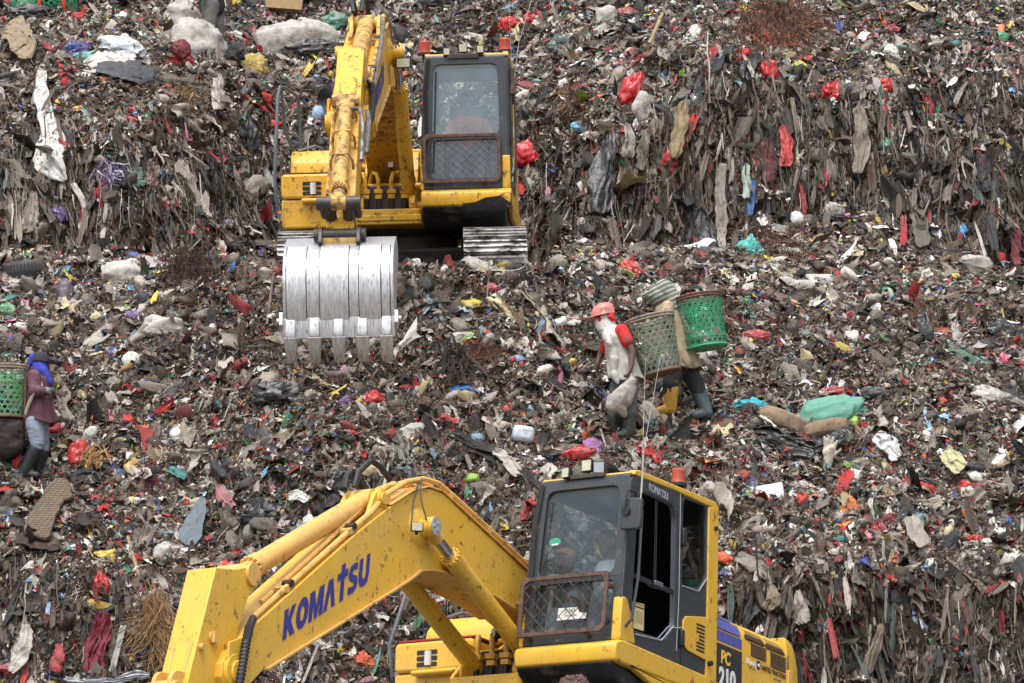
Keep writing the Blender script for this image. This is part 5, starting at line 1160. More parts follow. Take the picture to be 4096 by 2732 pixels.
mb.ell(J(2412, 1212), (.10, .014, .028), rotm(0, -.2, 0)); mb.loft([hr(-.037, .15, .12, -.012), hr(-.032, .215, .10, -.03)[:]], caps=False) if False else None
mb.prism_z([(J(2412, 1240)[0] - .10, -.10), (J(2412, 1240)[0] - .19, -.05), (J(2412, 1240)[0] - .20, .03), (J(2412, 1240)[0] - .10, .09)], J(2412, 1240)[2] - .065, J(2412, 1240)[2] - .055)
mb.ob('helmet', solid('pink_helmet_plastic', (0.56, 0.20, 0.18), 0.4, var=0.12, scale=8, dirt=(0.3, 0.14, 0.12), dirt_amt=0.25, dirt_scale=10), p1, smooth=60)
mb = MB(); mb.limb(J(2500, 1490), J(2500, 1525), .118, .115)
for h, k_, a in ((hipN, knN, anN), (hipF, knF, anF)): mb.limb(h, k_, .10, .078); mb.limb(k_, k_ + (a - k_) * .45, .078, .07)
fleshed(mb, 'trousers', cloth('grey_blue_denim', (0.095, 0.105, 0.12), amt=0.35), .012, p1, wrinkle=.008, seed=9)
mb = MB()
for k_, a in ((knN, anN), (knF, anF)): mb.limb(k_ + (a - k_) * .40, a, .08, .066); mb.limb(a, a + np.array([-.13, -.03, -.03]), .06, .05)
fleshed(mb, 'boots', cloth('dark_green_rubber', (0.028, 0.042, 0.036), amt=0.2, rough=.5), .011, p1)
# his basket, and the bag in his hand
def bk_pt(px, py, d): return base1 + J(px, py, d)
bkt, _, _ = basket('basket', 'weathered greyish green woven basket carried by the helmeted person', bk_pt(2652, 1488, -.02), bk_pt(2598, 1262, -.02), .200, .268, weave_old, cane, cane_brown, nh=11, nd=22, contents=(fill, 30, .3))
mb = MB(); mb.limb(J(2480, 1300, -.05), J(2500, 1318, .02), .02, .02); mb.tube([J(2506, 1300, .0), J(2545, 1420, .03), J(2580, 1515, .03)], [.03, .045, .03], 8); o = mb.ob('back_board', dark_board, bkt); o.location = base1 - np.array(bkt.location)
mb = MB()
mb.limb(J(2526, 1535, .24), J(2480, 1600, .20), .055, .10); mb.limb(J(2480, 1600, .20), J(2452, 1628, .18), .11, .085); mb.limb(J(2520, 1560, .22), J(2505, 1610, .2), .07, .07); mb.limb(J(2470, 1620, .2), J(2497, 1665, .18), .085, .035); mb.limb(J(2440, 1600, .18), J(2428, 1620, .18), .04, .02); mb.limb(J(2522, 1505, .24), J(2525, 1540, .24), .02, .05)
o = fleshed(mb, 'carrier_bag', sack_white, .011, None, wrinkle=.010, seed=12, wsc=9); o.location = base1; tag(o, 'pale grimy plastic bag held in the hand of the person in the pink helmet', 'bag')

# --- the person bent under the bright green basket, head wrapped in a striped shirt
base2, J = person_frame(2720, 1640, None)
mb = MB(); hc = J(2632, 1180); head(mb, hc, (-.85, -.2, -.5), .95)
mb.limb(J(2640, 1195), J(2672, 1220), .05, .06); mb.limb(J(2680, 1235), J(2700, 1330), .13, .12); mb.limb(J(2700, 1330), J(2725, 1450), .12, .125)
mb.limb(J(2672, 1225, .12), J(2672, 1300, .22), .052, .04); mb.limb(J(2672, 1300, .22), J(2690, 1370, .2), .04, .028); hand(mb, J(2690, 1370, .2), (.1, .3, -1), (.9, .2, 0), .95, .8)
mb.limb(J(2672, 1235, -.12), J(2655, 1300, -.2), .052, .04); mb.limb(J(2655, 1300, -.2), J(2640, 1370, -.15), .04, .028); hand(mb, J(2640, 1370, -.15), (-.2, .1, -1), (.9, .2, 0), .95, .8, -1)
h1, k1, a1 = J(2705, 1460, .06), J(2680, 1540, .12), J(2680, 1640, .10); h2, k2, a2 = J(2745, 1460, -.06), J(2788, 1535, -.05), J(2830, 1650, -.02)
for h, k_, a in ((h1, k1, a1), (h2, k2, a2)): mb.limb(h, k_, .09, .06); mb.limb(k_, a, .058, .042); mb.limb(a, a + np.array([-.12, -.02, -.02]), .042, .035)
p2 = fleshed(mb, 'person', skin_dark, .009); p2.location = base2
tag(p2, 'stooping person in a tan top with a striped shirt over the head', 'person'); eyes(p2, hc, (-.85, -.2, -.5), .95)
m, N, L, b = nodes('striped_cotton')
tc = N.new('ShaderNodeTexCoord'); wv = N.new('ShaderNodeTexWave'); wv.wave_type = 'BANDS'; wv.bands_direction = 'Z'; wv.inputs['Scale'].default_value = 6.5; wv.inputs['Distortion'].default_value = 1.2; wv.inputs['Detail Scale'].default_value = 2
mpn = N.new('ShaderNodeMapping'); mpn.inputs['Rotation'].default_value = (0, R(25), 0); L.new(tc.outputs['Object'], mpn.inputs['Vector']); L.new(mpn.outputs[0], wv.inputs['Vector'])
cr = N.new('ShaderNodeValToRGB'); cr.color_ramp.elements[0].position = 0.76; cr.color_ramp.elements[0].color = (0.125, 0.145, 0.115, 1); cr.color_ramp.elements[1].position = 0.82; cr.color_ramp.elements[1].color = (0.42, 0.42, 0.38, 1)
L.new(wv.outputs['Fac'], cr.inputs['Fac']); L.new(cr.outputs[0], b.inputs['Base Color']); b.inputs['Roughness'].default_value = .9
mb = MB(); mb.ell(hc + np.array([.03, 0, .03]), (.14, .135, .125)); mb.ell(hc + np.array([.03, -.01, .015]), (.13, .13, .12)); mb.limb(J(2612, 1150, .05), J(2604, 1180, .07), .05, .03); mb.limb(J(2660, 1150, .03), J(2695, 1195, .06), .12, .085); mb.limb(J(2690, 1195, .08), J(2706, 1228, .10), .08, .05)
fleshed(mb, 'head_cloth', m, .011, p2, wrinkle=.010, seed=14, wsc=9)
garment('shirt', [(J(2664, 1200), .06, .07), (J(2668, 1214), .105, .12), (J(2676, 1240), .135, .155), (J(2692, 1300), .152, .165), (J(2710, 1370), .16, .16), (J(2730, 1430), .168, .165), (J(2744, 1472), .178, .168)], cloth('tan_cotton', (0.36, 0.285, 0.18), amt=0.35), p2, 15, .016)
mb = MB(); mb.limb(J(2672, 1228, .12), J(2668, 1275, .19), .08, .07); fleshed(mb, 'sleeve', MATS['tan_cotton'], .012, p2, wrinkle=.008, seed=16)
mb = MB()
for h, k_, a in ((h1, k1, a1), (h2, k2, a2)): mb.limb(h, k_, .115, .09); mb.limb(k_, k_ + (a - k_) * .3, .09, .08)
fleshed(mb, 'trousers', cloth('black_trouser_cloth', (0.022, 0.023, 0.026), amt=0.12), .012, p2, wrinkle=.009, seed=16)
mb = MB(); a = J(2683, 1560, .12); mb.limb(a, a1, .082, .07); mb.limb(a1, a1 + np.array([-.13, -.02, -.03]), .06, .05); fleshed(mb, 'boot', cloth('yellow_rubber', (0.46, 0.26, 0.035), amt=0.25, rough=.5), .011, p2, wrinkle=.003)
mb = MB(); a = J(2797, 1560, -.05); mb.limb(a, a2, .088, .066); mb.limb(a2, a2 + np.array([-.13, -.02, -.03]), .06, .05); fleshed(mb, 'boot', cloth('blue_grey_rubber', (0.06, 0.095, 0.105), amt=0.1, rough=.5), .011, p2, wrinkle=.003)
def bk2(px, py, d): return base2 + J(px, py, d)
basket('basket', 'bright green woven basket with a brown rim on the stooping person\'s back', bk2(2828, 1392, .10), bk2(2797, 1180, .10), .222, .245, weave_green, cane_brown, weave_green, nh=11, nd=22, solid_bot=.20, contents=([MATS['red_cotton'], fill[1], fill[2]], 22, .25))

# --- the woman at the left edge
base3, J = person_frame(120, 1905, None)
mb = MB(); hc = J(158, 1448); head(mb, hc, (.97, -.2, -.1), .90)
mb.limb(J(152, 1465), J(150, 1500), .045, .055); mb.limb(J(152, 1515), J(150, 1580), .12, .115); mb.limb(J(150, 1580), J(152, 1670), .115, .125)
sN, eN, wN = J(135, 1505, .15), J(140, 1572, .20), J(196, 1570, .22); sF, eF, wF = J(170, 1508, -.14), J(185, 1565, -.18), J(215, 1560, -.1)
for s_, e, w_, th in ((sN, eN, wN, 1), (sF, eF, wF, -1)): mb.limb(s_, e, .046, .038); mb.limb(e, w_, .036, .026); hand(mb, w_, (1, .1, -.1), (0, .9, -.3), .85, .9, th)
h1, k1, a1 = J(138, 1690, .08), J(152, 1780, .08), J(100, 1895, .04); h2, k2, a2 = J(150, 1690, -.08), J(165, 1785, -.08), J(140, 1900, -.1)
for h, k_, a in ((h1, k1, a1), (h2, k2, a2)): mb.limb(h, k_, .09, .058); mb.limb(k_, a, .056, .04); mb.limb(a, a + np.array([.12, -.02, -.02]), .04, .033)
p3 = fleshed(mb, 'person', skin_brown, .008); p3.location = base3
tag(p3, 'person in a maroon jacket, pale jeans and blue face scarf carrying a basket', 'person'); eyes(p3, hc, (.97, -.2, -.1), .9)
garment('jacket', [(J(150, 1482), .05, .06), (J(150, 1494), .095, .11), (J(150, 1510), .125, .15), (J(148, 1560), .138, .155), (J(147, 1610), .15, .155), (J(152, 1655), .165, .165), (J(160, 1690), .178, .17)], cloth('maroon_jacket_cloth', (0.105, 0.038, 0.058), amt=0.15, dirt=(.13, .075, .09)), p3, 20, .013)
mb = MB(); mb.limb(sN, eN, .078, .068); mb.limb(eN, wN + np.array([-.04, 0, 0]), .066, .05); mb.limb(sF, eF, .078, .066); mb.limb(eF, wF + np.array([-.04, 0, 0]), .06, .05)
fleshed(mb, 'sleeves', MATS['maroon_jacket_cloth'], .011, p3, wrinkle=.008, seed=20)
mb = MB(); mb.ell(hc + np.array([-.005, 0, -.03]), (.098, .092, .095)); mb.limb(J(152, 1462, .02), J(158, 1482, .03), .085, .085); mb.limb(J(168, 1480, .07), J(200, 1528, .09), .06, .028); mb.limb(J(125, 1425, .03), J(112, 1448, .04), .05, .025)
fleshed(mb, 'face_scarf', cloth('blue_scarf_cotton', (0.032, 0.045, 0.36), amt=0.02), .010, p3, wrinkle=.006, seed=21)
mb = MB(); cx, cy_, cz = hc[0] - .01, 0, hc[2] + .055
cp = lambda h, a, b_, dx: [(cx + dx + a * math.cos(q), b_ * math.sin(q), cz + h - .05 * (a * math.cos(q))) for q in np.linspace(0, 2 * math.pi, 25)[:-1]]
mb.loft([cp(-.03, .115, .10, 0), cp(.03, .108, .095, -.005), cp(.065, .075, .07, -.01), cp(.08, .03, .03, -.01)])
mb.loft([[(cx + .09, -.10, cz - .01), (cx + .13, -.06, cz + .015), (cx + .13, .06, cz + .015), (cx + .09, .10, cz - .01)], [(cx + .22, -.10, cz - .045), (cx + .245, -.05, cz - .03), (cx + .245, .05, cz - .03), (cx + .22, .10, cz - .045)], [(cx + .21, -.10, cz - .06), (cx + .235, -.05, cz - .045), (cx + .235, .05, cz - .045), (cx + .21, .10, cz - .06)], [(cx + .08, -.10, cz - .03), (cx + .12, -.06, cz - .005), (cx + .12, .06, cz - .005), (cx + .08, .10, cz - .03)]])
mb.ob('sun_visor', cloth('dark_navy_cap_cloth', (0.022, 0.022, 0.036), amt=0.1), p3, smooth=50)
mb = MB(); mb.limb(J(146, 1665), J(146, 1695), .125, .12)
for h, k_, a in ((h1, k1, a1), (h2, k2, a2)): mb.limb(h, k_, .108, .078); mb.limb(k_, k_ + (a - k_) * .28, .076, .07)
fleshed(mb, 'jeans', cloth('pale_blue_denim', (0.25, 0.30, 0.38), amt=0.2, dirt=(.16, .18, .2)), .011, p3, wrinkle=.008, seed=22, squash=(.5, .5, 1.6))
mb = MB()
for k_, a in ((k1, a1), (k2, a2)): mb.limb(k_ + (a - k_) * .18, a, .086, .07); mb.limb(a, a + np.array([.13, -.02, -.03]), .06, .05)
fleshed(mb, 'boots', cloth('black_rubber_boot', (0.016, 0.017, 0.02), amt=0.1, rough=.5), .011, p3)
mb = MB(); mb.limb(wN + np.array([-.06, 0, 0]), wN + np.array([.045, 0, 0]), .05, .042); fleshed(mb, 'glove', cloth('striped_dark_glove', (0.04, 0.045, 0.05), amt=0.2, dirt=(.3, .3, .3)), .009, p3)
mb = MB(); mb.tube([J(100, 1668, .12), J(118, 1620, .185), J(140, 1580, .25)], [.018, .018, .016], 6); mb.tube([J(162, 1530, .17), J(168, 1548, .17)], .016, 6); mb.ob('strap', cloth('cream_webbing', (0.48, 0.43, 0.36), amt=0.1), p3)
def bk3(px, py, d): return base3 + J(px, py, d)
b3, _, _ = basket('basket', 'green woven basket full of bottles at the left edge of the heap', bk3(18, 1672, .02), bk3(18, 1462, .02), .205, .245, weave_lime, cane, cane_brown, nh=11, nd=21, contents=(fill, 40, .9))
mb = MB(); mb.limb((-.05, 0, -.08), (-.02, 0, -.30), .19, .15); mb.limb((.08, -.05, -.1), (.08, 0, -.28), .13, .14); fleshed(mb, 'sling_bag', dark_board, .012, b3, wrinkle=.02, seed=33, wsc=8)
mb = MB(); mb.box((.225, -.10, .28), (.03, .05, .62)); mb.ob('carrying_frame', cane_brown, b3, bev=.01)

# --- the man at the top edge and the sack he holds
base4, J = person_frame(838, 165, None)
mb = MB(); hc = J(835, -195); head(mb, hc, (-.8, -.5, -.4)); mb.limb(J(835, -170), J(838, -135), .052, .06); mb.limb(J(838, -120), J(840, -60), .15, .14); mb.limb(J(840, -60), J(842, 0), .14, .14)
for sg, hx_ in ((1, 792), (-1, 780)): s_, e, w_ = J(835, -120, .18 * sg), J(828, -55, .24 * sg), J(hx_ + 8, 2, .28 * sg * .5 + .15); mb.limb(s_, e, .055, .042); mb.limb(e, w_, .042, .03); hand(mb, w_, (-.7, -.2, -.6), (-.3, 0, -.9), 1, 1.0, sg)
h1, k1, a1 = J(842, 20, .1), J(838, 100, .14), J(842, 190, .1); h2, k2, a2 = J(858, 20, -.1), J(866, 100, -.06), J(872, 190, -.1)
for h, k_, a in ((h1, k1, a1), (h2, k2, a2)): mb.limb(h, k_, .10, .065); mb.limb(k_, a, .062, .045); mb.limb(a, a + np.array([-.12, -.03, -.02]), .045, .038)
p4 = fleshed(mb, 'person', skin_brown, .010); p4.location = base4; tag(p4, 'person in a dark jacket and grey trousers tying a white sack at the top', 'person'); eyes(p4, hc, (-.8, -.5, -.4))
mb = MB(); mb.limb(J(838, -120), J(840, -60), .175, .165); mb.limb(J(840, -60), J(846, 18), .165, .175)
for sg, hx_ in ((1, 792), (-1, 780)): s_, e, w_ = J(835, -120, .18 * sg), J(828, -55, .24 * sg), J(hx_ + 8, 2, .28 * sg * .5 + .15); mb.limb(s_, e, .085, .07); mb.limb(e, w_ + (e - w_) * .2, .066, .055)
fleshed(mb, 'jacket', cloth('black_jacket_cloth', (0.016, 0.018, 0.024), amt=0.05), .013, p4, wrinkle=.010, seed=30)
mb = MB()
for h, k_, a in ((h1, k1, a1), (h2, k2, a2)): mb.limb(h, k_, .125, .095); mb.limb(k_, a, .092, .08)
fleshed(mb, 'trousers', cloth('grey_trouser_cloth', (0.13, 0.125, 0.12), amt=0.25), .013, p4, wrinkle=.009, seed=31, squash=(1, 1, .5))
mb = MB(); mb.ell(hc + np.array([.01, .01, .045]), (.105, .088, .085)); fleshed(mb, 'hair', hair_black, .011, p4)

# --- the drivers, seated in the cabs (machine space)
def driver(M, label, shirt_mat, shirt_kind, hx=.36, cap=None, y=.82, z=0.0, sc=1.0, look=(1, .1, -.1)):
    mb = MB(); hc = np.array([hx + .06, y, 2.56 + z])
    head(mb, hc, look, sc); mb.limb(hc - [.02, 0, .08], (hx - .0, y, 2.38 + z), .052, .06)
    mb.limb((hx - .02, y, 2.30 + z), (hx - .06, y, 2.02 + z), .14, .13); mb.limb((hx - .06, y, 2.0 + z), (hx - .04, y, 1.94 + z), .14, .14)
    for sg in (-1, 1):
        s_, e, w_ = (hx - .02, y + .18 * sg, 2.30 + z), (hx + .12, y + .25 * sg, 2.09 + z), (hx + .33, y + .26 * sg, 2.13 + z)
        mb.limb((hx, y, 2.30 + z), s_, .08, .056); mb.limb(s_, e, .052, .04); mb.limb(e, w_, .04, .03); hand(mb, w_, (1, 0, .1), (0, -.2 * sg, -1), 1, .9, sg)
        mb.limb((hx - .02, y + .09 * sg, 1.95 + z), (hx + .42, y + .13 * sg, 1.97 + z), .085, .065); mb.limb((hx + .42, y + .13 * sg, 1.97 + z), (hx + .52, y + .12 * sg, 1.55 + z), .062, .045); mb.limb((hx + .52, y + .12 * sg, 1.54 + z), (hx + .66, y + .12 * sg, 1.52 + z), .045, .038)
    o = fleshed(mb, 'person', skin_brown, .010); o.matrix_world = M; tag(o, label, 'person'); eyes(o, hc, look, sc)
    mb = MB(); mb.limb((hx - .02, y, 2.28 + z), (hx - .06, y, 2.02 + z), .155, .15); mb.limb((hx - .06, y, 2.02 + z), (hx - .05, y, 1.95 + z), .15, .15)
    for sg in (-1, 1):
        mb.limb((hx - .02, y + .09 * sg, 2.34 + z), (hx - .03, y + .08 * sg, 2.2 + z), .045 if shirt_kind == 'tank' else .08, .1)
        if shirt_kind != 'tank': mb.limb((hx - .02, y + .18 * sg, 2.30 + z), (hx + .10, y + .24 * sg, 2.12 + z), .075, .06)
    fleshed(mb, 'shirt', shirt_mat, .012, o, wrinkle=.006, seed=40)
    mb = MB()
    for sg in (-1, 1): mb.limb((hx - .02, y + .09 * sg, 1.95 + z), (hx + .42, y + .13 * sg, 1.97 + z), .10, .08); mb.limb((hx + .42, y + .13 * sg, 1.97 + z), (hx + .50, y + .12 * sg, 1.62 + z), .078, .065)
    fleshed(mb, 'trousers', cloth('faded_blue_denim', (0.22, 0.30, 0.36), amt=0.05), .012, o, wrinkle=.006, seed=41)
    mb = MB(); mb.ell(hc + np.array([-.015, 0, .045]), (.104, .084, .085)); mb.ell(hc + np.array([-.045, 0, .0]), (.068, .08, .09)); fleshed(mb, 'hair', hair_black, .010, o)
    if cap is not None:
        mb = MB(); mb.ell(hc + np.array([-.005, 0, .06]), (.112, .095, .075)); mb.ell(hc + np.array([.10, 0, .055]), (.09, .075, .014)); fleshed(mb, 'cap', cap, .010, o)
    return o
driver(LOW_M, 'person in a white tank top seated inside the lower excavator cab', cloth('white_tank_cotton', (0.62, 0.66, 0.68), amt=0.0), 'tank', hx=.50, y=.73, z=-.05, look=(1, -.2, -.25))
driver(LOW_M, 'person in an orange cap squeezed into the right side of the lower cab', cloth('dark_grey_cotton', (0.05, 0.06, 0.07), amt=0.0), 'shirt', hx=.76, y=.44, z=-.26, sc=.95, cap=cloth('orange_cap_cotton', (0.50, 0.25, 0.12), amt=0.0), look=(1, -.1, -.35))
driver(UP_M, 'person in an orange vest with green sleeves inside the upper excavator cab', cloth('orange_vest_cloth', (0.80, 0.28, 0.18), amt=0.0), 'shirt', hx=.52, y=.84, z=-.07)

# ------------------------------------------------------------------ single things on the heap that stand out from the litter
def film(name, c, rough=0.3, var=0.14, dirt=(0.10, 0.08, 0.06), amt=0.22): return solid(name, tuple(v * .72 for v in lin(c)), rough, var=var, scale=16, dirt=dirt, dirt_amt=amt, dirt_scale=9, bump=0.8)
_films = {}
def fm(c, rough=0.3, amt=0.22):
    k = (c, rough, amt)
    if k not in _films: _films[k] = film('film_%d' % len(_films), c, rough, amt=amt)
    return _films[k]
XR = np.array([1., 0, 0])
def spot(px, py, out=0.05):
    P, n = sample(np.array([float(px)]), np.array([float(py)])); P, n = P[0], n[0]
    k = P[1] / FPX; c = (CAM - P); c /= np.linalg.norm(c)
    return P + c * out, n, k, c
def frame2(rot, c):
    """right / up / outward axes seen from the front, turned by rot degrees"""
    u = np.cross(c, XR); u = np.array([0, 0, 1.]) - c * c[2]; u /= np.linalg.norm(u); r = np.cross(u, c)
    a = R(rot); return r * math.cos(a) + u * math.sin(a), -r * math.sin(a) + u * math.cos(a), c
def obj_np(name, V_, F_, mat, org, label, cat, group=None, smooth=True, sharp=None):
    o = np_mesh(name, V_ - org, F_, None, mat, smooth=smooth); o.location = org
    if sharp: o.data.set_sharp_from_angle(angle=R(sharp))
    return tag(o, label, cat, group)
def lump(name, label, cat, px, py, w_, h_, rot, mat, seed, ridge=0.12, low=0.22, depth=0.65, freq=5.0, knot=0.0, sharp=None, group=None, out=None, nu=44, nv=30, lean=0.4, squar=1.0):
    """a filled or crumpled bag: closed body with folds; knot > 0 gathers its top into a neck"""
    k0 = 47.0 / FPX; d = min(w_, h_) * 0.5 * depth
    C, n, k, c = spot(px, py, 0.0); cz = unit(c * (1 - lean) + n * lean)
    r, u, c2 = frame2(rot, cz)
    EXCL.append((px, py, w_ * .5, h_ * .5, rot)); w_ = w_ * 1.12; h_ = h_ * 1.12
    C = C + c * (d * k * 0.75 + .03 if out is None else out)
    t, p = np.meshgrid(np.linspace(0.02, math.pi - 0.02, nv), np.arange(nu) * 2 * math.pi / nu, indexing='ij')
    sg = lambda a: np.sign(a) * np.abs(a) ** squar
    X = np.stack([sg(np.sin(t)) * sg(np.cos(p)), sg(np.cos(t)), sg(np.sin(t)) * sg(np.sin(p))], -1).reshape(-1, 3)
    X = X / np.maximum(1, np.linalg.norm(X, axis=1, keepdims=True) ** 0.5)
    rr = 1 + low * vnoise(X * 1.3 + seed * 3.1, seed) + low * 0.5 * vnoise(X * 2.7 + seed, seed + 1)
    wp = X + .35 * np.stack([vnoise(X * 2 + seed, seed + 7), vnoise(X * 2 + 9, seed + 8), vnoise(X * 2 + 17, seed + 9)], -1); fold = 1 - 2 * np.abs(vnoise(wp * freq * np.array([.8, 0.28, .8]) + seed, seed + 2)); fold2 = 1 - 2 * np.abs(vnoise(wp * freq * np.array([2.2, .9, 2.2]) + seed, seed + 3))
    rr = rr + ridge * fold + ridge * 0.45 * fold2
    Y = X * rr[:, None]
    if knot:
        tt = np.clip((X[:, 1] - 0.45) / 0.55, 0, 1); q = 1 - (1 - knot) * 0 - tt * (1 - knot) * (1 - np.clip((X[:, 1] - .9) / .1, 0, 1) * .6)
        a = np.arctan2(X[:, 2], X[:, 0]); q = q * (1 + 0.12 * tt * np.sin(a * 9 + seed)); Y[:, 0] *= q; Y[:, 2] *= q; Y[:, 1] += tt * 0.25
    V_ = C + r * (Y[:, :1] * w_ * 0.5 * k) + u * (Y[:, 1:2] * h_ * 0.5 * k) + c2 * (Y[:, 2:] * d * k)
    i = np.arange(nu * nv).reshape(nv, nu); F_ = np.stack([i[:-1], np.roll(i, -1, 1)[:-1], np.roll(i, -1, 1)[1:], i[1:]], -1).reshape(-1, 4)
    return obj_np(name, V_, F_, mat, C, label, cat, group, True, sharp)
def sheet(name, label, cat, pts, mat, seed, folds=3.0, amp=0.25, rag=0.12, group=None, out=0.12, nc=21, nr=34, sag=0.0, thick=0.004):
    """hanging or spread sheet: pts = [(px, py, half width)] from one end to the other"""
    pts = np.array(pts, float); s_ = np.concatenate([[0], np.cumsum(np.linalg.norm(np.diff(pts[:, :2], axis=0), axis=1))]); s_ /= s_[-1]
    v = np.linspace(0, 1, nr); cx, cy, hw = (np.interp(v, s_, pts[:, i]) for i in range(3))
    cx, cy, hw = (_blur(np.array(a)[None], 2, 1)[0] for a in (cx, cy, hw))
    tx, ty = np.gradient(cx), np.gradient(cy); L = np.hypot(tx, ty) + 1e-6; nxx, nyy = -ty / L, tx / L
    u = np.linspace(-1, 1, nc); U, Vv_ = np.meshgrid(u, v)
    ed = np.stack([np.sign(U) * 3.3, Vv_ * 5, U * 0 + seed], -1)
    rg = 1 + rag * 2.6 * vnoise(ed, seed) + rag * 1.6 * vnoise(ed * np.array([1, 3.1, 1]), seed + 5); rg = rg * np.interp(Vv_, [0, .05, .93, 1], [.72, 1, 1, .72])
    for f_ in np.linspace(.04, .96, 9): q_ = int(f_ * (nr - 1)); EXCL.append((cx[q_], cy[q_], hw[q_] * .8, max(hw[q_] * .8, 55 * (s_.max() > 0) * abs(pts[-1, 1] - pts[0, 1]) / 900), 0))
    w2 = U * hw[:, None] * rg; px = cx[:, None] + nxx[:, None] * w2; py = cy[:, None] + nyy[:, None] * w2
    endr = np.where(np.abs(Vv_ - .5) > .46, rag * 60 * vnoise(np.stack([U * 4, Vv_ * 0, U * 0 + seed * 1.7], -1), seed + 4), 0)
    px = px + tx[:, None] / L[:, None] * endr * .5; py = py + ty[:, None] / L[:, None] * endr * .5
    P, n = sample(px, py); k = P[..., 1].mean() / FPX
    base = _blur(_blur(P[..., 1], 3, 0), 3, 1); rr_ = ray(px, py); c = unit(CAM - P)
    P = CAM + rr_ * (base / rr_[..., 1])[..., None]
    wu = U + .55 * vnoise(np.stack([U * 1.1, Vv_ * 2.3, U * 0 + seed], -1), seed + 11); wv = Vv_ + .12 * vnoise(np.stack([U * 1.7, Vv_ * 3, U * 0 + seed], -1), seed + 12)
    rd = lambda a, b, s2: 1 - 2 * np.abs(vnoise(np.stack([wu * a + wv * .6, wv * b, U * 0 + seed * .7], -1), seed + s2))
    z = amp * hw.mean() * k * (1.0 * rd(.55 * folds, 1.6, 1) + .55 * rd(1.2 * folds, 4.5, 2) + .3 * rd(2.4 * folds, 9, 3) - .4)
    P = P + c * (out + z + sag * hw.mean() * k * (1 - U ** 2))[..., None]
    V_ = P.reshape(-1, 3); org = V_.mean(0); o = obj_np(name, V_, gridf(nc, nr), mat, org, label, cat, group, True)
    m_ = o.modifiers.new('t', 'SOLIDIFY'); m_.thickness = thick; m_.offset = 0
    return o
def bar(name, label, cat, a, b, wpx, mat, thick=0.5, out=0.10, out2=None, group=None, bend=0.0, round_=False):
    """plank or pole from pixel a to pixel b lying on the heap"""
    A, nA, k, c = spot(*a, out=out); Bq, nB, k2, c2 = spot(*b, out=out if out2 is None else out2)
    mb = MB()
    if round_:
        pts = [A + (Bq - A) * t + c * bend * math.sin(math.pi * t) for t in np.linspace(0, 1, 8)]; mb.tube([p - A for p in pts], [wpx * k * .5 * (1 + .1 * math.sin(i * 2.1)) for i in range(8)], 8)
    else:
        t = unit(Bq - A); s_ = unit(np.cross(t, c)); n_ = np.cross(s_, t); L = np.linalg.norm(Bq - A); hw = wpx * k * .5
        for q in (0,):
            rings = []
            for f in np.linspace(0, 1, 7): e = 1 + .05 * math.sin(f * 9); rings.append([t * L * f + s_ * hw * e * i + n_ * hw * thick * j for i, j in ((-1, -1), (1, -1), (1, 1), (-1, 1))])
            mb.loft(rings)
    o = mb.ob(name, mat, None, bev=0 if round_ else .004); o.location = A
    return tag(o, label, cat, group)
def bundle(name, label, cat, px, py, w_, h_, n, L, mat_c, seed, hang=0.8, wd=0.004, out=0.12, group=None, fan=0.6):
    """root ball, straw or twig heap: many separate fibres in one mass"""
    g = np.random.default_rng(seed); qx = px + g.normal(0, w_ * .26, n); qy = py + g.normal(0, h_ * .26, n); P, n_ = sample(qx, qy); c = unit(CAM - P)
    P = P + c * g.uniform(.0, out * 2, (n, 1)) + np.array([0, 0, 1.]) * 0
    d = unit(g.normal(0, 1, (n, 3)) * np.array([1, .6, .8]) * (1 - hang) + hang * (np.array([0, 0, -1.]) + np.stack([(qx - px) / w_ * fan * 2, 0 * qx, 0 * qx], -1)) + 0.25 * g.normal(0, 1, (n, 3)))
    x = unit(np.cross(d, c)); z = np.cross(x, d); le = L * np.exp(g.normal(0, .4, n)); pr = [strand(7, .28) for _ in range(12)]; Vs, Fs, Cs = [], [], []; off = 0; idx = g.integers(0, 12, n); cols = np.array([lin(q) for q in mat_c])[g.integers(0, len(mat_c), n)] * g.uniform(.7, 1.25, (n, 1))
    for k in range(12):
        s_ = np.where(idx == k)[0]; pv, sd_, pf = pr[k]
        if not len(s_): continue
        B = np.stack([x[s_], d[s_], z[s_]], -1) * le[s_][:, None, None]
        vv = np.einsum('nij,vj->nvi', B, pv) + P[s_][:, None] + x[s_][:, None] * (sd_[None, :, None] * wd * g.uniform(.5, 1.5, (len(s_), 1, 1)))
        Vs.append(vv.reshape(-1, 3)); Cs.append(np.repeat(cols[s_], len(pv), 0)); Fs.append((pf[None] + (np.arange(len(s_)) * len(pv))[:, None, None] + off).reshape(-1, 4)); off += len(s_) * len(pv)
    V_ = np.concatenate(Vs); org = V_.mean(0); o = np_mesh(name, V_ - org, np.concatenate(Fs), np.concatenate(Cs), mat_twig); o.location = org
    return tag(o, label, cat, group)

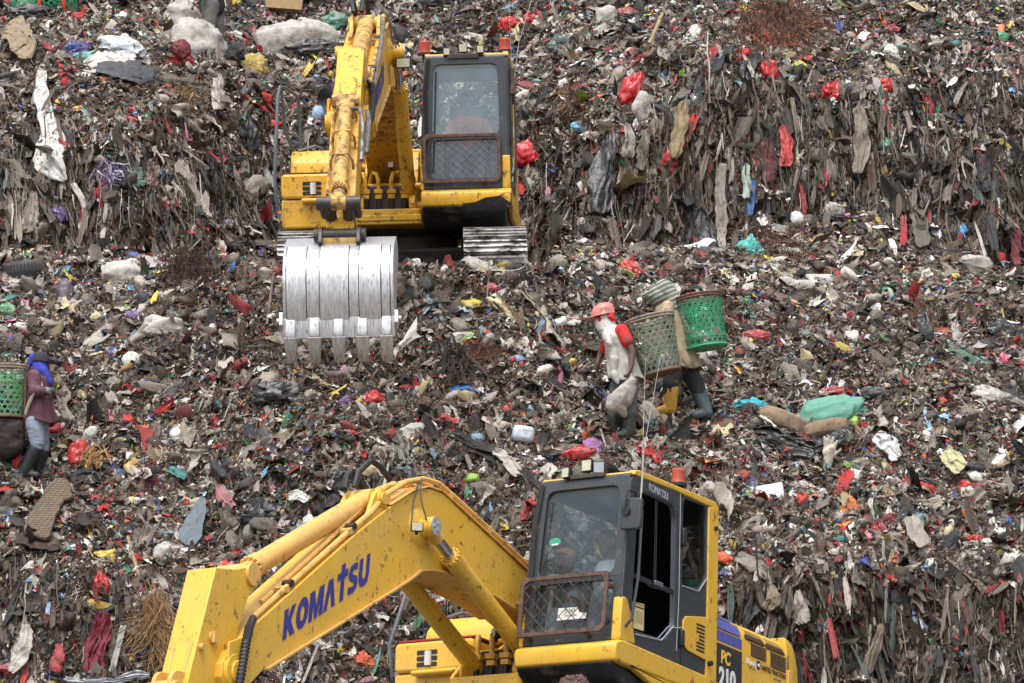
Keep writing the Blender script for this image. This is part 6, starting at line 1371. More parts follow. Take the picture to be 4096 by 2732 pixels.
RED, BLK, WHT, GRY, BEI = (196, 34, 34), (38, 39, 43), (212, 209, 203), (120, 112, 104), (164, 152, 134)
MUTR = (150, 52, 52)
sack_m = sack_white
sack_clean = solid('pale_woven_sack', (0.44, 0.43, 0.405), 0.75, var=0.16, scale=14, dirt=(0.26, 0.23, 0.2), dirt_amt=0.45, dirt_scale=4, bump=0.8)
teal_sack = solid('teal_woven_sack', tuple(v * .62 for v in lin((112, 182, 160))), 0.65, var=0.1, scale=10, dirt=(0.16, 0.22, 0.19), dirt_amt=0.15, dirt_scale=8, bump=0.2)
m, N, L, b = nodes('quilted_cloth')
tc = N.new('ShaderNodeTexCoord'); mpn = N.new('ShaderNodeMapping'); mpn.inputs['Rotation'].default_value = (R(90), R(24), 0); L.new(tc.outputs['Object'], mpn.inputs['Vector'])
bk_ = N.new('ShaderNodeTexBrick'); bk_.inputs['Scale'].default_value = 9; bk_.inputs['Mortar Size'].default_value = .035; bk_.inputs['Color1'].default_value = (.17, .125, .085, 1); bk_.inputs['Color2'].default_value = (.125, .09, .06, 1); bk_.inputs['Mortar'].default_value = (.06, .042, .03, 1); L.new(mpn.outputs[0], bk_.inputs['Vector'])
L.new(bk_.outputs['Color'], b.inputs['Base Color']); b.inputs['Roughness'].default_value = .9; bp_ = N.new('ShaderNodeBump'); bp_.inputs['Strength'].default_value = .8; bp_.inputs['Distance'].default_value = .03; bp_.invert = True; L.new(bk_.outputs['Fac'], bp_.inputs['Height']); L.new(bp_.outputs[0], b.inputs['Normal'])
foam_brown = solid('brown_mattress_cloth', (0.235, 0.165, 0.11), 0.9, var=0.25, scale=10, dirt=(0.10, 0.07, 0.045), dirt_amt=0.4, dirt_scale=5, bump=0.5)
wood = solid('weathered_wood', (0.13, 0.10, 0.078), 0.85, var=0.3, scale=12, dirt=(0.06, 0.05, 0.04), dirt_amt=0.4, dirt_scale=8, stretch=(1, 1, .2), bump=.4)
wood_pale = solid('pale_wood', (0.27, 0.20, 0.12), 0.8, var=0.25, scale=12, bump=.3)
wood_grey = solid('grey_wood', (0.25, 0.24, 0.23), 0.85, var=0.25, scale=12, bump=.3)
G_RED, G_BLK = 'red plastic bags on the heap', 'black plastic bags on the heap'
B_ = lambda label, px, py, w_, h_, c, seed, rot=0, knot=.3, name='plastic_bag', cat='bag', group=None, **k: lump(name, label, cat, px, py, w_, h_, rot, fm(c), seed, ridge=k.pop('ridge', .17), low=k.pop('low', .3), depth=k.pop('depth', .8), freq=k.pop('freq', 4.5), knot=knot, group=group, sharp=k.pop('sharp', 38), **k)
K_ = lambda label, px, py, w_, h_, seed, rot=0, **k: lump('sack', label, 'sack', px, py, w_, h_, rot, k.pop('mat', sack_m), seed, ridge=k.pop('ridge', .085), low=k.pop('low', .26), depth=k.pop('depth', .8), freq=k.pop('freq', 4.0), knot=k.pop('knot', 0), squar=k.pop('squar', .75), sharp=k.pop('sharp', 50), **k)

# sacks
K_('large dirty white sack standing upright with a red stain on its front', 768, 168, 215, 168, 3)
lump('stain_cloth', 'dark red rag showing through the front of the standing white sack', 'rag', 722, 205, 60, 62, 0, fm((120, 34, 42), .6), 4, ridge=.2, depth=.4, out=.50)
K_('white sack with gathered neck held shut by the person at the top', 738, 62, 160, 118, 5, rot=-12, knot=.45)
K_('huge white woven sack lying on its side near the upper boom', 1162, 152, 320, 150, 6, rot=5, low=.18)
K_('rounded white woven sack half buried below the left terrace', 652, 1306, 160, 78, 7, mat=sack_clean)
K_('white net sack under brown twigs on the left terrace', 505, 1118, 170, 98, 8, rot=-15, mat=sack_clean, knot=.4)
K_('grey oval sack leaning on the wall beside the upper hand rail', 1018, 752, 78, 112, 9, rot=-48, mat=fm((150, 141, 129), .6, .5), low=.1)
K_('grey brown pillow shaped bag with a seam above the hand rail', 1005, 350, 100, 58, 10, mat=fm((98, 90, 82), .35), low=.1)
K_('brown round bundle between black bag and gold foil', 912, 262, 76, 52, 11, mat=fm((112, 92, 78), .6, .4))
K_('purple grey tube shaped sack standing upright on the terrace', 260, 1168, 58, 118, 12, rot=4, mat=fm((98, 90, 104), .45, .3), low=.1)
K_('crushed white sack lying above the grey basket carriers on the mound', 3262, 1086, 170, 48, 13, mat=sack_clean, ridge=.12)
K_('ball shaped muddy white sack under the crushed one', 3212, 1136, 82, 64, 14, rot=10)
K_('white sack with folded corners beside the ball shaped one', 3142, 1130, 76, 58, 15, ridge=.14)
K_('long teal woven sack lying flat near the brown mattress roll', 3318, 1668, 225, 104, 16, rot=14, mat=teal_sack, low=.22, squar=.8, ridge=.12, depth=.6, freq=3.6)
K_('translucent grey white bag bulging at the right edge', 3985, 1608, 180, 80, 17, rot=-20, mat=fm((176, 172, 166), .25, .3))
K_('white sack with grey folds below the black tyre shaped bag', 1668, 1752, 102, 70, 18, mat=sack_clean, ridge=.12)
K_('dirty cream sack stuffed full on the upper slope', 2424, 52, 78, 88, 19, ridge=.1)
K_('cream sack hanging from the right wall under a grey one', 2566, 428, 62, 112, 20, ridge=.08)
K_('beige sack tucked into the wall left of the big red bag', 2476, 330, 58, 88, 21, rot=-20, mat=fm(BEI, .6, .3), ridge=.12)
K_('grey pillowy sack lying above the drop at right', 3060, 2130, 84, 40, 22, mat=fm((150, 136, 120), .6, .4))
K_('white crumpled sheet sack lying behind the upper basket carriers', 2540, 885, 108, 60, 23, ridge=.16)
K_('muddy white sack piled on the berm under the right wall', 3330, 860, 70, 56, 24, ridge=.14)
K_('pale sack pile at the right edge of the berm', 3900, 1050, 130, 66, 25, ridge=.12)
K_('off white bag with pink stain above the lower boom cylinder', 650, 2224, 64, 74, 26, mat=sack_clean, ridge=.12)
# black bags
B_('black stuffed bag lying against the green lattice basket', 116, 58, 140, 58, BLK, 30, rot=8, knot=0)
B_('glossy black bag beside the standing white sack', 888, 214, 150, 76, BLK, 31, group=G_BLK, knot=0)
B_('black bag at the foot of the huge white sack', 1242, 202, 185, 62, BLK, 32, rot=6, group=G_BLK, knot=0)
B_('black bag hanging like a teardrop left of the hand rail', 990, 556, 66, 150, BLK, 33, knot=.2)
B_('black twisted bag curled like a tyre on the middle slope', 1112, 1600, 150, 92, BLK, 34, ridge=.3, knot=0)
sheet('tarpaulin', 'long black tarpaulin strip sagging down the slope at left', 'tarpaulin', [(950, 1700, 26), (1030, 1735, 30), (1100, 1790, 30), (1118, 1830, 18)], fm(BLK), 35)
sheet('tarpaulin', 'black triangular cloth pressed against the middle slope', 'tarpaulin', [(1362, 1686, 14), (1350, 1740, 40), (1310, 1765, 22)], fm((44, 45, 50), .5), 36)
sheet('tarpaulin', 'long black net strip winding above the lower boom', 'tarpaulin', [(1790, 1742, 18), (1880, 1775, 30), (1960, 1810, 28), (2010, 1850, 16)], fm((24, 25, 27), .7), 37, amp=.4)
B_('round black bag just above the boom hoses', 1385, 1905, 120, 56, BLK, 38, knot=0, low=.18)
B_('small black parcel between white sheets on the left terrace', 502, 1204, 86, 40, BLK, 39, knot=0)
B_('black bag at the left edge under a green one', 34, 1284, 74, 36, BLK, 40, knot=0)
sheet('bin_liner', 'torn black bin liner heaped in front of the mattress roll', 'bin liner', [(3025, 1730, 26), (3110, 1755, 50), (3200, 1790, 46), (3262, 1800, 30)], fm((22, 22, 24), .28), 41, amp=.55, folds=4, out=.22)
sheet('bin_liner', 'black bin liner strip trailing right of the white glove', 'bin liner', [(3240, 1800, 26), (3330, 1755, 30), (3385, 1728, 22), (3408, 1765, 16)], fm((26, 26, 28), .3), 42, amp=.5, folds=3, out=.2)
B_('black bags behind the end of the teal sack', 3492, 1610, 120, 58, (48, 49, 54), 43, knot=0)
B_('black round bag on the upper right slope', 3705, 116, 70, 52, BLK, 44, knot=.3)
B_('black bag next to the orange cup at upper right', 3955, 162, 60, 56, BLK, 45, knot=.3)
sheet('tarpaulin', 'broad black tarpaulin hanging on the wall right of the upper cab', 'tarpaulin', [(2440, 520, 24), (2420, 640, 44), (2400, 780, 58), (2395, 860, 50)], fm((40, 41, 45), .35, .3), 46, amp=.4, folds=2.2, out=.2)
sheet('bin_liner', 'black bin liner hanging in a long tail under the root ball', 'bin liner', [(3030, 118, 26), (3010, 220, 36), (2985, 320, 26)], fm(BLK), 47, amp=.5, out=.22)
B_('big black bag at the top beside the boom head', 1730, 22, 150, 62, BLK, 48, rot=10, knot=.3)
B_('flattened black bag hanging low at the right edge', 3700, 1320, 62, 150, BLK, 49, knot=.2)
B_('round black bag at the far right under the wall', 4020, 1325, 130, 80, (44, 45, 48), 50, knot=.2)
B_('black cone shaped bag above the lower arm cylinder', 1040, 2066, 118, 82, BLK, 51, ridge=.25, knot=.15)
sheet('cloth', 'black cloth with a red lining draped over the mattress strip', 'cloth', [(285, 1925, 20), (330, 1895, 30), (380, 1905, 24), (395, 1940, 14)], fm((30, 28, 32), .7), 52, amp=.5, out=.2)
B_('black bag lying in front of the right upper track', 1950, 1000, 140, 84, BLK, 53, ridge=.2, knot=.3, out=.25)
B_('dull black bag stuck in the cut bank left of the lower arm', 690, 2400, 84, 110, BLK, 54, knot=.2)
sheet('tarpaulin', 'dark grey tarpaulin roll lying along the upper left slope', 'tarpaulin', [(385, 268, 22), (470, 280, 34), (560, 292, 40), (620, 300, 28)], fm((62, 64, 70), .5, .3), 55, amp=.3, folds=1.2, out=.22, sag=.8)
# red bags
rb = [('red bag knotted like a ball in the middle of the slope', 1500, 1600, 82, 70, RED, 0), ('bright red bag bulging out of the right wall', 2524, 372, 72, 118, RED, -25), ('pinkish red bag on the wall beside the upper cab guard', 2104, 618, 94, 88, (214, 44, 60), 0),
      ('red bag behind the right beacon of the upper cab', 2038, 116, 76, 58, RED, 20), ('small red bag above the right beacon of the upper cab', 2130, 90, 48, 42, (190, 44, 52), 0), ('faded red bag on the slope top next to bamboo', 2514, 38, 72, 48, MUTR, 0),
      ('red bag hanging under the root ball', 3080, 300, 56, 92, RED, 10), ('narrow red bag dangling beside the brown roots', 3068, 192, 34, 88, (190, 30, 40), 0), ('red bag snagged on the right wall by a yellow green wrapper', 3328, 364, 62, 70, RED, -20),
      ('two lobed red bag on the right wall', 3538, 358, 54, 58, RED, 0), ('dull red bag high on the right slope', 3575, 120, 56, 52, MUTR, 0), ('large dull red bag lying by the green basket carrier', 3022, 1374, 98, 40, (178, 50, 54), 0),
      ('torn red bag spread on the slope right of centre', 3458, 1262, 72, 36, (220, 40, 36), -10), ('red bag behind the teal sack', 3334, 1602, 84, 36, (160, 54, 60), 0), ('crumpled red bag on the pale litter at right', 3866, 1926, 130, 46, RED, 8),
      ('long red bag lying left of the crumpled one', 3676, 1952, 112, 42, (206, 32, 36), -18), ('red bag glossy above the lower cab lamps', 2322, 1814, 106, 48, (186, 36, 40), 8), ('half transparent red bag next to the water jug', 2048, 1636, 82, 48, (196, 66, 66), 0),
      ('red bag half open next to dry leaves at left', 312, 1825, 66, 84, (204, 60, 52), -15), ('flat red bag lying below the standing white sack', 712, 250, 100, 32, RED, 10), ('red bag wedged at the right drop next to a white one', 3895, 2150, 56, 56, RED, -40),
      ('red bag low on the wall between black strips', 2680, 660, 62, 84, (190, 56, 58), 0), ('rust red bag at the bottom left corner', 60, 2690, 110, 50, (140, 50, 48), 0), ('torn red bag hanging left of the maroon net', 415, 2385, 44, 84, (190, 50, 46), 8),
      ('red bag beside the left upper track', 1040, 1062, 80, 36, RED, 10), ('red cloth like bag beside the hand rail top', 1050, 395, 66, 50, RED, 0), ('red bag lying left of the hand rail foot', 1082, 500, 70, 30, RED, 15),
      ('heart shaped red bag above the grey basket', 2520, 1090, 84, 60, (214, 72, 62), -20), ('dark red bag right of the bucket', 1960, 1150, 64, 36, (170, 60, 64), 0), ('pale red bag lying right of the bucket teeth', 1862, 1380, 84, 36, (186, 62, 66), 0)]
for i, (lb, px, py, w_, h_, c, rot) in enumerate(rb): B_(lb, px, py, w_, h_, c, 100 + i, rot=rot, group=G_RED, knot=(.25 if i % 3 else 0), ridge=.2, low=.34)
sheet('plastic_bag', 'red torn bag with a long tail above the lower antenna', 'bag', [(2510, 1775, 18), (2580, 1790, 26), (2620, 1800, 20), (2635, 1852, 12)], fm(RED, .25), 140, amp=.5, out=.16)
sheet('cloth', 'red cloth hanging on the wall beside a tan roll', 'cloth', [(2785, 455, 16), (2750, 520, 24), (2728, 590, 14)], fm((186, 40, 46), .5), 141, amp=.45, out=.2)
sheet('cloth', 'faded red pleated cloth hanging low on the right wall', 'cloth', [(3130, 500, 14), (3148, 570, 22), (3140, 668, 26)], fm((190, 62, 62), .6), 142, amp=.5, folds=4, out=.2)
sheet('plastic_bag', 'thin red strip hanging under the wall at far right', 'bag', [(3612, 860, 12), (3618, 920, 14), (3612, 980, 10)], fm((172, 40, 52), .5), 143, out=.16)
sheet('plastic_bag', 'red ribbon bag hanging near the right wall foot', 'bag', [(3306, 668, 12), (3300, 710, 16), (3286, 755, 14)], fm((206, 44, 44), .4), 144, out=.16)
# coloured bags
for lb, px, py, w_, h_, c, rot, nm, ct in [
    ('blue bag with white lining on the middle slope', 1860, 1572, 92, 54, (40, 96, 170), 0, 'plastic_bag', 'bag'), ('navy blue crumpled bag on the upper left slope', 304, 186, 92, 50, (36, 48, 128), 8, 'plastic_bag', 'bag'),
    ('teal packet end sticking out beside the navy bag', 336, 218, 94, 46, (54, 158, 140), 20, 'packet', 'packet'), ('white carrier bag with blue print beside the teal packet', 490, 190, 140, 80, (214, 222, 228), -10, 'carrier_bag', 'bag'),
    ('gold foil sheet crumpled between white sacks', 1016, 250, 118, 70, (206, 182, 96), -15, 'foil', 'foil'), ('yellow bag near the edge of the upper arm', 1322, 262, 26, 28, (206, 176, 40), 0, 'plastic_bag', 'bag'),
    ('green net bag behind the huge white sack', 1332, 78, 96, 66, (52, 110, 90), 15, 'net_bag', 'bag'), ('mint green bag at the left edge of the heap', 30, 1246, 50, 46, (110, 160, 120), 0, 'plastic_bag', 'bag'),
    ('bright turquoise bag with print beside the grey boot', 3014, 1597, 118, 54, (30, 178, 196), -5, 'plastic_bag', 'bag'), ('teal printed bag on the root mound', 3008, 1016, 78, 94, (70, 176, 168), 0, 'plastic_bag', 'bag'),
    ('yellow bag tied in two lobes on the right mound', 3310, 1180, 70, 38, (226, 204, 50), 10, 'plastic_bag', 'bag'), ('green bag hanging on the right wall', 3555, 570, 46, 52, (40, 130, 84), 0, 'plastic_bag', 'bag'),
    ('orange packet hanging beside the lower cab rear', 2898, 2232, 62, 48, (226, 88, 40), -20, 'packet', 'packet'), ('yellow packet just below the orange one', 2900, 2272, 58, 40, (222, 204, 44), 10, 'packet', 'packet'),
    ('crumpled yellow foil on the bank left of the lower arm', 428, 2254, 74, 56, (206, 178, 50), 10, 'foil', 'foil'), ('emerald green bag under a clear bag on the left bank', 512, 2326, 54, 46, (34, 124, 92), 0, 'plastic_bag', 'bag'),
    ('mustard yellow tied bag near the quilted strip', 538, 1898, 50, 76, (208, 178, 104), 0, 'plastic_bag', 'bag'), ('mint plastic lump below the maroon person boots', 126, 1874, 66, 46, (160, 214, 196), 0, 'plastic_bag', 'bag'),
    ('pink plastic bag at the right edge of the heap', 4022, 1452, 40, 56, (226, 96, 130), 20, 'plastic_bag', 'bag'), ('lilac printed packet next to the glossy red bag', 2386, 1808, 80, 56, (176, 120, 180), -20, 'packet', 'packet'),
    ('magenta bag lying below the bucket teeth', 1378, 1480, 62, 36, (206, 120, 176), 0, 'plastic_bag', 'bag'), ('pink bag trapped on the drop edge at right', 3488, 2180, 64, 32, (206, 110, 126), -40, 'plastic_bag', 'bag'),
    ('small crimson shoe like bag above the pink one', 3530, 2132, 36, 52, (186, 62, 84), 25, 'plastic_bag', 'bag'), ('blue bag on the wall foot at lower right', 2890, 2300, 50, 40, (40, 80, 140), 0, 'plastic_bag', 'bag'),
    ('grey green bundle with a blue patch on the top slope', 2244, 158, 120, 78, (84, 98, 92), -10, 'bundle', 'bundle'), ('orange bag below the lower boom', 1456, 2672, 78, 56, (222, 96, 46), 0, 'plastic_bag', 'bag'),
    ('light blue lid like cap hanging on the wall', 2308, 500, 68, 34, (120, 184, 220), -15, 'cap', 'cap'), ('yellow green wrapper on the upper right wall', 3196, 282, 44, 40, (196, 216, 90), 0, 'wrapper', 'wrapper'),
    ('white printed bag next to the red one on the right drop', 3952, 2168, 46, 42, (226, 228, 224), -30, 'carrier_bag', 'bag'), ('green printed packet at the upper right edge', 3990, 168, 66, 50, (60, 150, 100), 10, 'packet', 'packet'),
    ('blue packet with white print on the lower right wall', 3846, 938, 30, 62, (60, 150, 206), -20, 'packet', 'packet'), ('yellow wrapper lying behind the striped head cloth', 2722, 1112, 56, 36, (222, 210, 60), 5, 'wrapper', 'wrapper'),
    ('sky blue bag hanging in the left bank under twigs', 390, 1370, 30, 90, (70, 140, 190), -15, 'plastic_bag', 'bag'), ('white bag with pink rim near the bucket teeth', 1850, 1352, 92, 40, (216, 206, 200), 5, 'carrier_bag', 'bag'),
    ('purple tied bag on the left wall under sheeting', 235, 850, 44, 50, (96, 76, 130), 0, 'plastic_bag', 'bag'), ('lime green bag right of the lower cab', 3290, 2030, 44, 36, (140, 214, 50), 30, 'plastic_bag', 'bag')]:
    B_(lb, px, py, w_, h_, c, 200 + px % 97, rot=rot, name=nm, cat=ct, knot=0 if ct != 'bag' else .35, low=.35, ridge=.22, depth=.55 if ct in ('packet', 'wrapper', 'foil', 'cap') else .8)
# hanging and spread sheets
S_ = lambda label, pts, c, seed, name='plastic_sheet', cat='plastic sheet', rough=.4, dirt=.3, **k: sheet(name, label, cat, pts, fm(c, rough, dirt), seed, **k)
S_('long white plastic sheet hanging down the upper left slope', [(168, 275, 26), (165, 330, 22), (180, 430, 38), (200, 540, 48), (190, 640, 60), (225, 690, 40), (262, 728, 14)], (206, 204, 200), 300, amp=.35, folds=2, out=.2, nr=40)
S_('white ribbon trailing from the long white sheet', [(290, 730, 12), (330, 800, 12), (350, 868, 14), (318, 920, 16)], (178, 170, 160), 301, out=.16)
S_('beige cloth strips hanging in the middle left wall', [(715, 645, 30), (735, 720, 36), (770, 800, 34), (785, 838, 30)], (166, 156, 142), 302, 'cloth', 'cloth', .8, .4, amp=.5, folds=3, out=.2)
S_('tattered grey cloth hanging beside the beige strips', [(608, 650, 30), (612, 690, 34), (600, 745, 20)], (140, 130, 118), 303, 'cloth', 'cloth', .8, .4, amp=.5, out=.16)
S_('muddy teardrop shaped sheet on the lower left wall', [(135, 765, 12), (125, 840, 30), (115, 905, 34), (135, 925, 14)], (136, 126, 108), 304, dirt=.5, amp=.35, out=.2)
S_('small teal cloth caught on the left wall', [(548, 668, 20), (548, 710, 30), (552, 748, 22)], (112, 150, 138), 305, 'cloth', 'cloth', .7, .3, amp=.4, out=.18)
S_('white camouflage patterned bag hanging on the upper left wall', [(868, 275, 12), (868, 330, 24), (870, 400, 30), (872, 440, 34)], (196, 184, 178), 306, 'printed_bag', 'bag', .4, .35, amp=.3, out=.2, sag=.8)
S_('quilted brown mattress strip hanging over the left bank', [(285, 1955, 44), (225, 1975, 44), (180, 2050, 46), (150, 2120, 56), (140, 2150, 56)], (128, 100, 72), 307, 'mattress', 'mattress', .9, .3, amp=.10, folds=1, out=.35, thick=.06, rag=.05)
bpy.data.objects['mattress'].data.materials[0] = MATS['quilted_cloth']
S_('dark brown underside cloth of the hanging mattress strip', [(60, 2148, 20), (150, 2170, 26), (240, 2180, 24)], (58, 40, 32), 308, 'cloth', 'cloth', .8, .3, amp=.2, out=.28)
S_('grey blue cloth hanging in a point on the left slope', [(812, 1985, 10), (790, 2050, 34), (765, 2130, 46), (745, 2182, 30)], (104, 118, 128), 309, 'cloth', 'cloth', .7, .1, amp=.35, folds=1.6, out=.25)
S_('maroon net cloth hanging in long folds at lower left', [(420, 2445, 26), (400, 2530, 44), (375, 2620, 40), (365, 2700, 40)], (120, 30, 52), 310, 'net_cloth', 'cloth', .8, .2, amp=.5, folds=5, out=.25)
S_('translucent white sheet hanging at the bottom left', [(110, 2495, 22), (95, 2570, 34), (70, 2640, 30), (40, 2690, 14)], (176, 172, 160), 311, dirt=.35, amp=.35, out=.2)
S_('red net sack stuffed and hanging at the lower left', [(240, 2575, 14), (232, 2640, 26), (222, 2690, 22)], (168, 66, 70), 312, 'net_sack', 'sack', .7, .3, amp=.4, out=.2, sag=.8)
S_('white plastic film stretched along the bottom left edge', [(255, 2715, 12), (340, 2724, 10), (450, 2722, 12), (540, 2704, 18), (600, 2702, 12)], (190, 192, 198), 313, amp=.6, out=.4, rag=.3)
S_('pink floral cloth hanging over the slope at left', [(868, 1940, 12), (895, 1985, 30), (930, 2030, 18)], (176, 120, 124), 314, 'cloth', 'cloth', .8, .25, amp=.35, out=.2)
S_('teal strip of cloth above the pink floral one', [(675, 1875, 12), (710, 1890, 18), (745, 1905, 14)], (62, 132, 128), 315, 'cloth', 'cloth', .6, .2, out=.16)
S_('long grey cloth strip hanging to the foot of the right wall', [(2888, 650, 18), (2878, 760, 20), (2885, 880, 22), (2888, 1010, 14)], (156, 148, 138), 316, 'cloth', 'cloth', .8, .35, amp=.4, folds=2, out=.3, nr=36)
S_('tan roll of cloth hanging on the right wall', [(2738, 405, 26), (2718, 490, 30), (2706, 580, 28), (2692, 636, 14)], (150, 130, 94), 317, 'cloth', 'cloth', .7, .35, amp=.3, out=.25, sag=.8)
S_('grey plastic sheet hanging below the big red bag', [(2505, 490, 10), (2520, 560, 22), (2512, 630, 26)], (140, 134, 126), 318, amp=.4, out=.2)
S_('grey green bag sheet hanging right of the black tarpaulin', [(2585, 520, 12), (2575, 600, 24), (2560, 680, 18)], (104, 100, 86), 319, dirt=.45, amp=.4, out=.2)
S_('beige cloth hanging long on the far right wall', [(3430, 425, 24), (3452, 500, 28), (3445, 600, 32), (3432, 695, 22)], (146, 136, 120), 320, 'cloth', 'cloth', .8, .3, amp=.4, folds=2.4, out=.25)
S_('pale green cloth hanging above a blue one', [(2985, 655, 12), (2985, 720, 20), (2985, 795, 14)], (160, 180, 164), 321, 'cloth', 'cloth', .7, .3, amp=.35, out=.25)
S_('blue cloth hanging under the pale green one', [(3012, 720, 12), (3005, 790, 18), (3000, 865, 10)], (60, 104, 160), 322, 'cloth', 'cloth', .7, .25, amp=.4, out=.22)
S_('dark maroon cloth hanging in the shade of the right wall', [(3060, 550, 18), (3072, 640, 32), (3080, 730, 26)], (84, 42, 42), 323, 'cloth', 'cloth', .85, .35, amp=.4, folds=3, out=.22)
S_('black cloth under the red rag on the far right wall', [(3930, 620, 24), (3935, 690, 30), (3930, 770, 24)], (42, 42, 48), 324, 'cloth', 'cloth', .8, .3, amp=.35, out=.22)
S_('wide dark grey sheet reaching the foot of the right wall', [(2790, 830, 20), (2820, 910, 34), (2835, 1010, 44)], (58, 60, 64), 325, dirt=.35, amp=.4, out=.25)
S_('pleated grey plastic hanging at the far right wall', [(3660, 820, 20), (3680, 900, 34), (3700, 985, 30)], (104, 98, 88), 326, dirt=.4, amp=.5, folds=5, out=.22)
S_('maroon strip hanging near the right frame edge', [(4060, 860, 12), (4062, 950, 20), (4068, 1060, 16)], (126, 52, 56), 327, 'cloth', 'cloth', .8, .3, amp=.4, out=.2)
S_('grey rectangular plastic sheet lying over the right drop', [(3640, 2065, 28), (3665, 2120, 36), (3698, 2185, 26)], (150, 142, 132), 328, amp=.15, folds=1, out=.22, rag=.05)
S_('long grey brown cloth twisted down the lower right wall', [(3528, 2495, 10), (3505, 2570, 22), (3475, 2650, 26), (3448, 2728, 12)], (128, 112, 96), 329, 'cloth', 'cloth', .8, .4, amp=.4, out=.25)
S_('white cloth hanging like an apron on the lower right wall', [(3190, 2360, 10), (3200, 2430, 28), (3215, 2495, 30)], (170, 162, 150), 330, 'cloth', 'cloth', .8, .4, amp=.35, out=.25)
S_('tan cloth folded over a peg on the lower right bank', [(3080, 2340, 14), (3095, 2400, 30), (3060, 2440, 22)], (140, 124, 104), 331, 'cloth', 'cloth', .8, .35, amp=.4, out=.22)
S_('grey plastic bag sheet lying on the bank right of the cab', [(2945, 2225, 20), (3000, 2255, 30), (3060, 2290, 28), (3075, 2320, 12)], (122, 114, 104), 332, amp=.35, out=.2, sag=.6)
S_('pale yellow paper sack lying flat at right', [(3775, 1805, 30), (3815, 1840, 38), (3850, 1880, 32)], (200, 194, 150), 333, 'paper_sack', 'sack', .8, .3, amp=.35, folds=2, out=.2, rag=.06)
S_('white plastic film bunched beside the white board', [(3165, 1950, 30), (3215, 1965, 36), (3262, 1985, 26)], (222, 222, 226), 334, amp=.55, folds=4, out=.16, rough=.25, dirt=.1)
S_('crumpled white film below the white glove', [(3500, 1740, 26), (3560, 1790, 38), (3600, 1830, 24)], (206, 206, 208), 335, amp=.5, folds=4, out=.15, rough=.25, dirt=.1)
S_('white spotted cloth at the left edge of the terrace', [(10, 1108, 20), (45, 1120, 26), (72, 1135, 16)], (226, 226, 228), 336, 'cloth', 'cloth', .7, .1, amp=.3, out=.2)
S_('white sheet pile spread beside the standing sack', [(330, 262, 26), (400, 250, 40), (480, 242, 44), (545, 246, 30)], (206, 202, 196), 337, amp=.5, folds=4, out=.18, dirt=.2)
S_('white plastic folded over near the boom hoses', [(1150, 1990, 16), (1190, 1975, 24), (1235, 2000, 14)], (214, 212, 206), 338, amp=.5, out=.15)
S_('long white fabric strip above the lower cab roof', [(1975, 1800, 16), (2030, 1840, 24), (2075, 1900, 18)], (196, 190, 180), 339, 'cloth', 'cloth', .8, .3, amp=.5, folds=3, out=.18)
S_('grey film bundle hanging in strips above the boom', [(1590, 1720, 30), (1600, 1790, 46), (1610, 1860, 40)], (138, 134, 124), 340, amp=.5, folds=6, out=.18)
S_('clear film sheet lying left of the pale sack pile', [(3840, 1600, 24), (3890, 1625, 30), (3930, 1650, 20)], (168, 160, 146), 341, amp=.4, out=.15)
S_('beige blanket heap at the upper left edge', [(20, 110, 46), (70, 140, 66), (110, 175, 50), (60, 215, 40)], (158, 140, 116), 342, 'blanket', 'blanket', .9, .3, amp=.55, folds=4, out=.3)
S_('white bag of paper hanging over the basket at top left', [(60, 6, 36), (80, 20, 40), (95, 34, 26)], (216, 208, 188), 343, 'paper_sack', 'sack', .8, .15, amp=.4, out=.2)
# mattress roll, tyre, boxes, planks, poles
lump('mattress_roll', 'bent brown mattress roll lying in front of the teal sack', 'mattress', 3148, 1668, 190, 70, -24, foam_brown, 60, ridge=.06, low=.12, depth=.9, squar=.5, out=.16)
lump('cushion', 'brown cushion end continuing the mattress roll', 'cushion', 3305, 1706, 160, 58, 10, foam_brown, 61, ridge=.06, low=.12, depth=.9, squar=.5, out=.17)
C, n, k, c = spot(104, 1092, .15); mb = MB(); Tn = unit(n * .25 + np.array([0, 0, 1.]) * .9); ex = unit(np.cross([0, 1, 0], Tn)); ey = np.cross(Tn, ex)
ringp = lambda r_, z: [ex * r_ * math.cos(q) + ey * r_ * math.sin(q) + Tn * z for q in np.linspace(0, 2 * math.pi, 41)[:-1]]
mb.loft([ringp(a, b) for a, b in ((.155, .05), (.15, .0), (.16, -.06), (.22, -.09), (.245, -.05), (.25, 0), (.245, .05), (.22, .09), (.17, .08), (.155, .05))], caps=False)
for q in np.linspace(0, 2 * math.pi, 37)[:-1]: mb.tube([ex * .25 * math.cos(q) + ey * .25 * math.sin(q) - Tn * .05, ex * .253 * math.cos(q + .06) + ey * .253 * math.sin(q + .06) + Tn * .05], .008, 4)
o = mb.ob('tyre', solid('old_tyre_rubber', (0.06, 0.062, 0.066), 0.8, var=.25, scale=14, dirt=(.11, .10, .09), dirt_amt=.4), None, smooth=50); o.location = C; tag(o, 'old grey tyre lying flat at the left edge of the terrace', 'tyre')
lump('red_cloth', 'red rag lying inside the ring of the old tyre', 'rag', 100, 1096, 84, 22, 0, fm(RED, .6), 63, out=.10)
def slab(name, label, cat, px, py, w_, h_, rot, mat, th=.03, tilt=.5, out=.12, bev=.005):
    C, n, k, c = spot(px, py, out); r, u, c2 = frame2(rot, unit(c * (1 - tilt) + n * tilt)); mb = MB(); mb.box((0, 0, 0), (w_ * k, h_ * k, th), np.stack([r, u, c2], 1)); o = mb.ob(name, mat, None, bev=bev); o.location = C; return tag(o, label, cat)
slab('cardboard_box', 'brown cardboard box with a pink ribbon at the top', 'box', 1136, 18, 150, 62, -4, solid('brown_cardboard', (.30, .20, .10), .85, var=.15), th=.3)
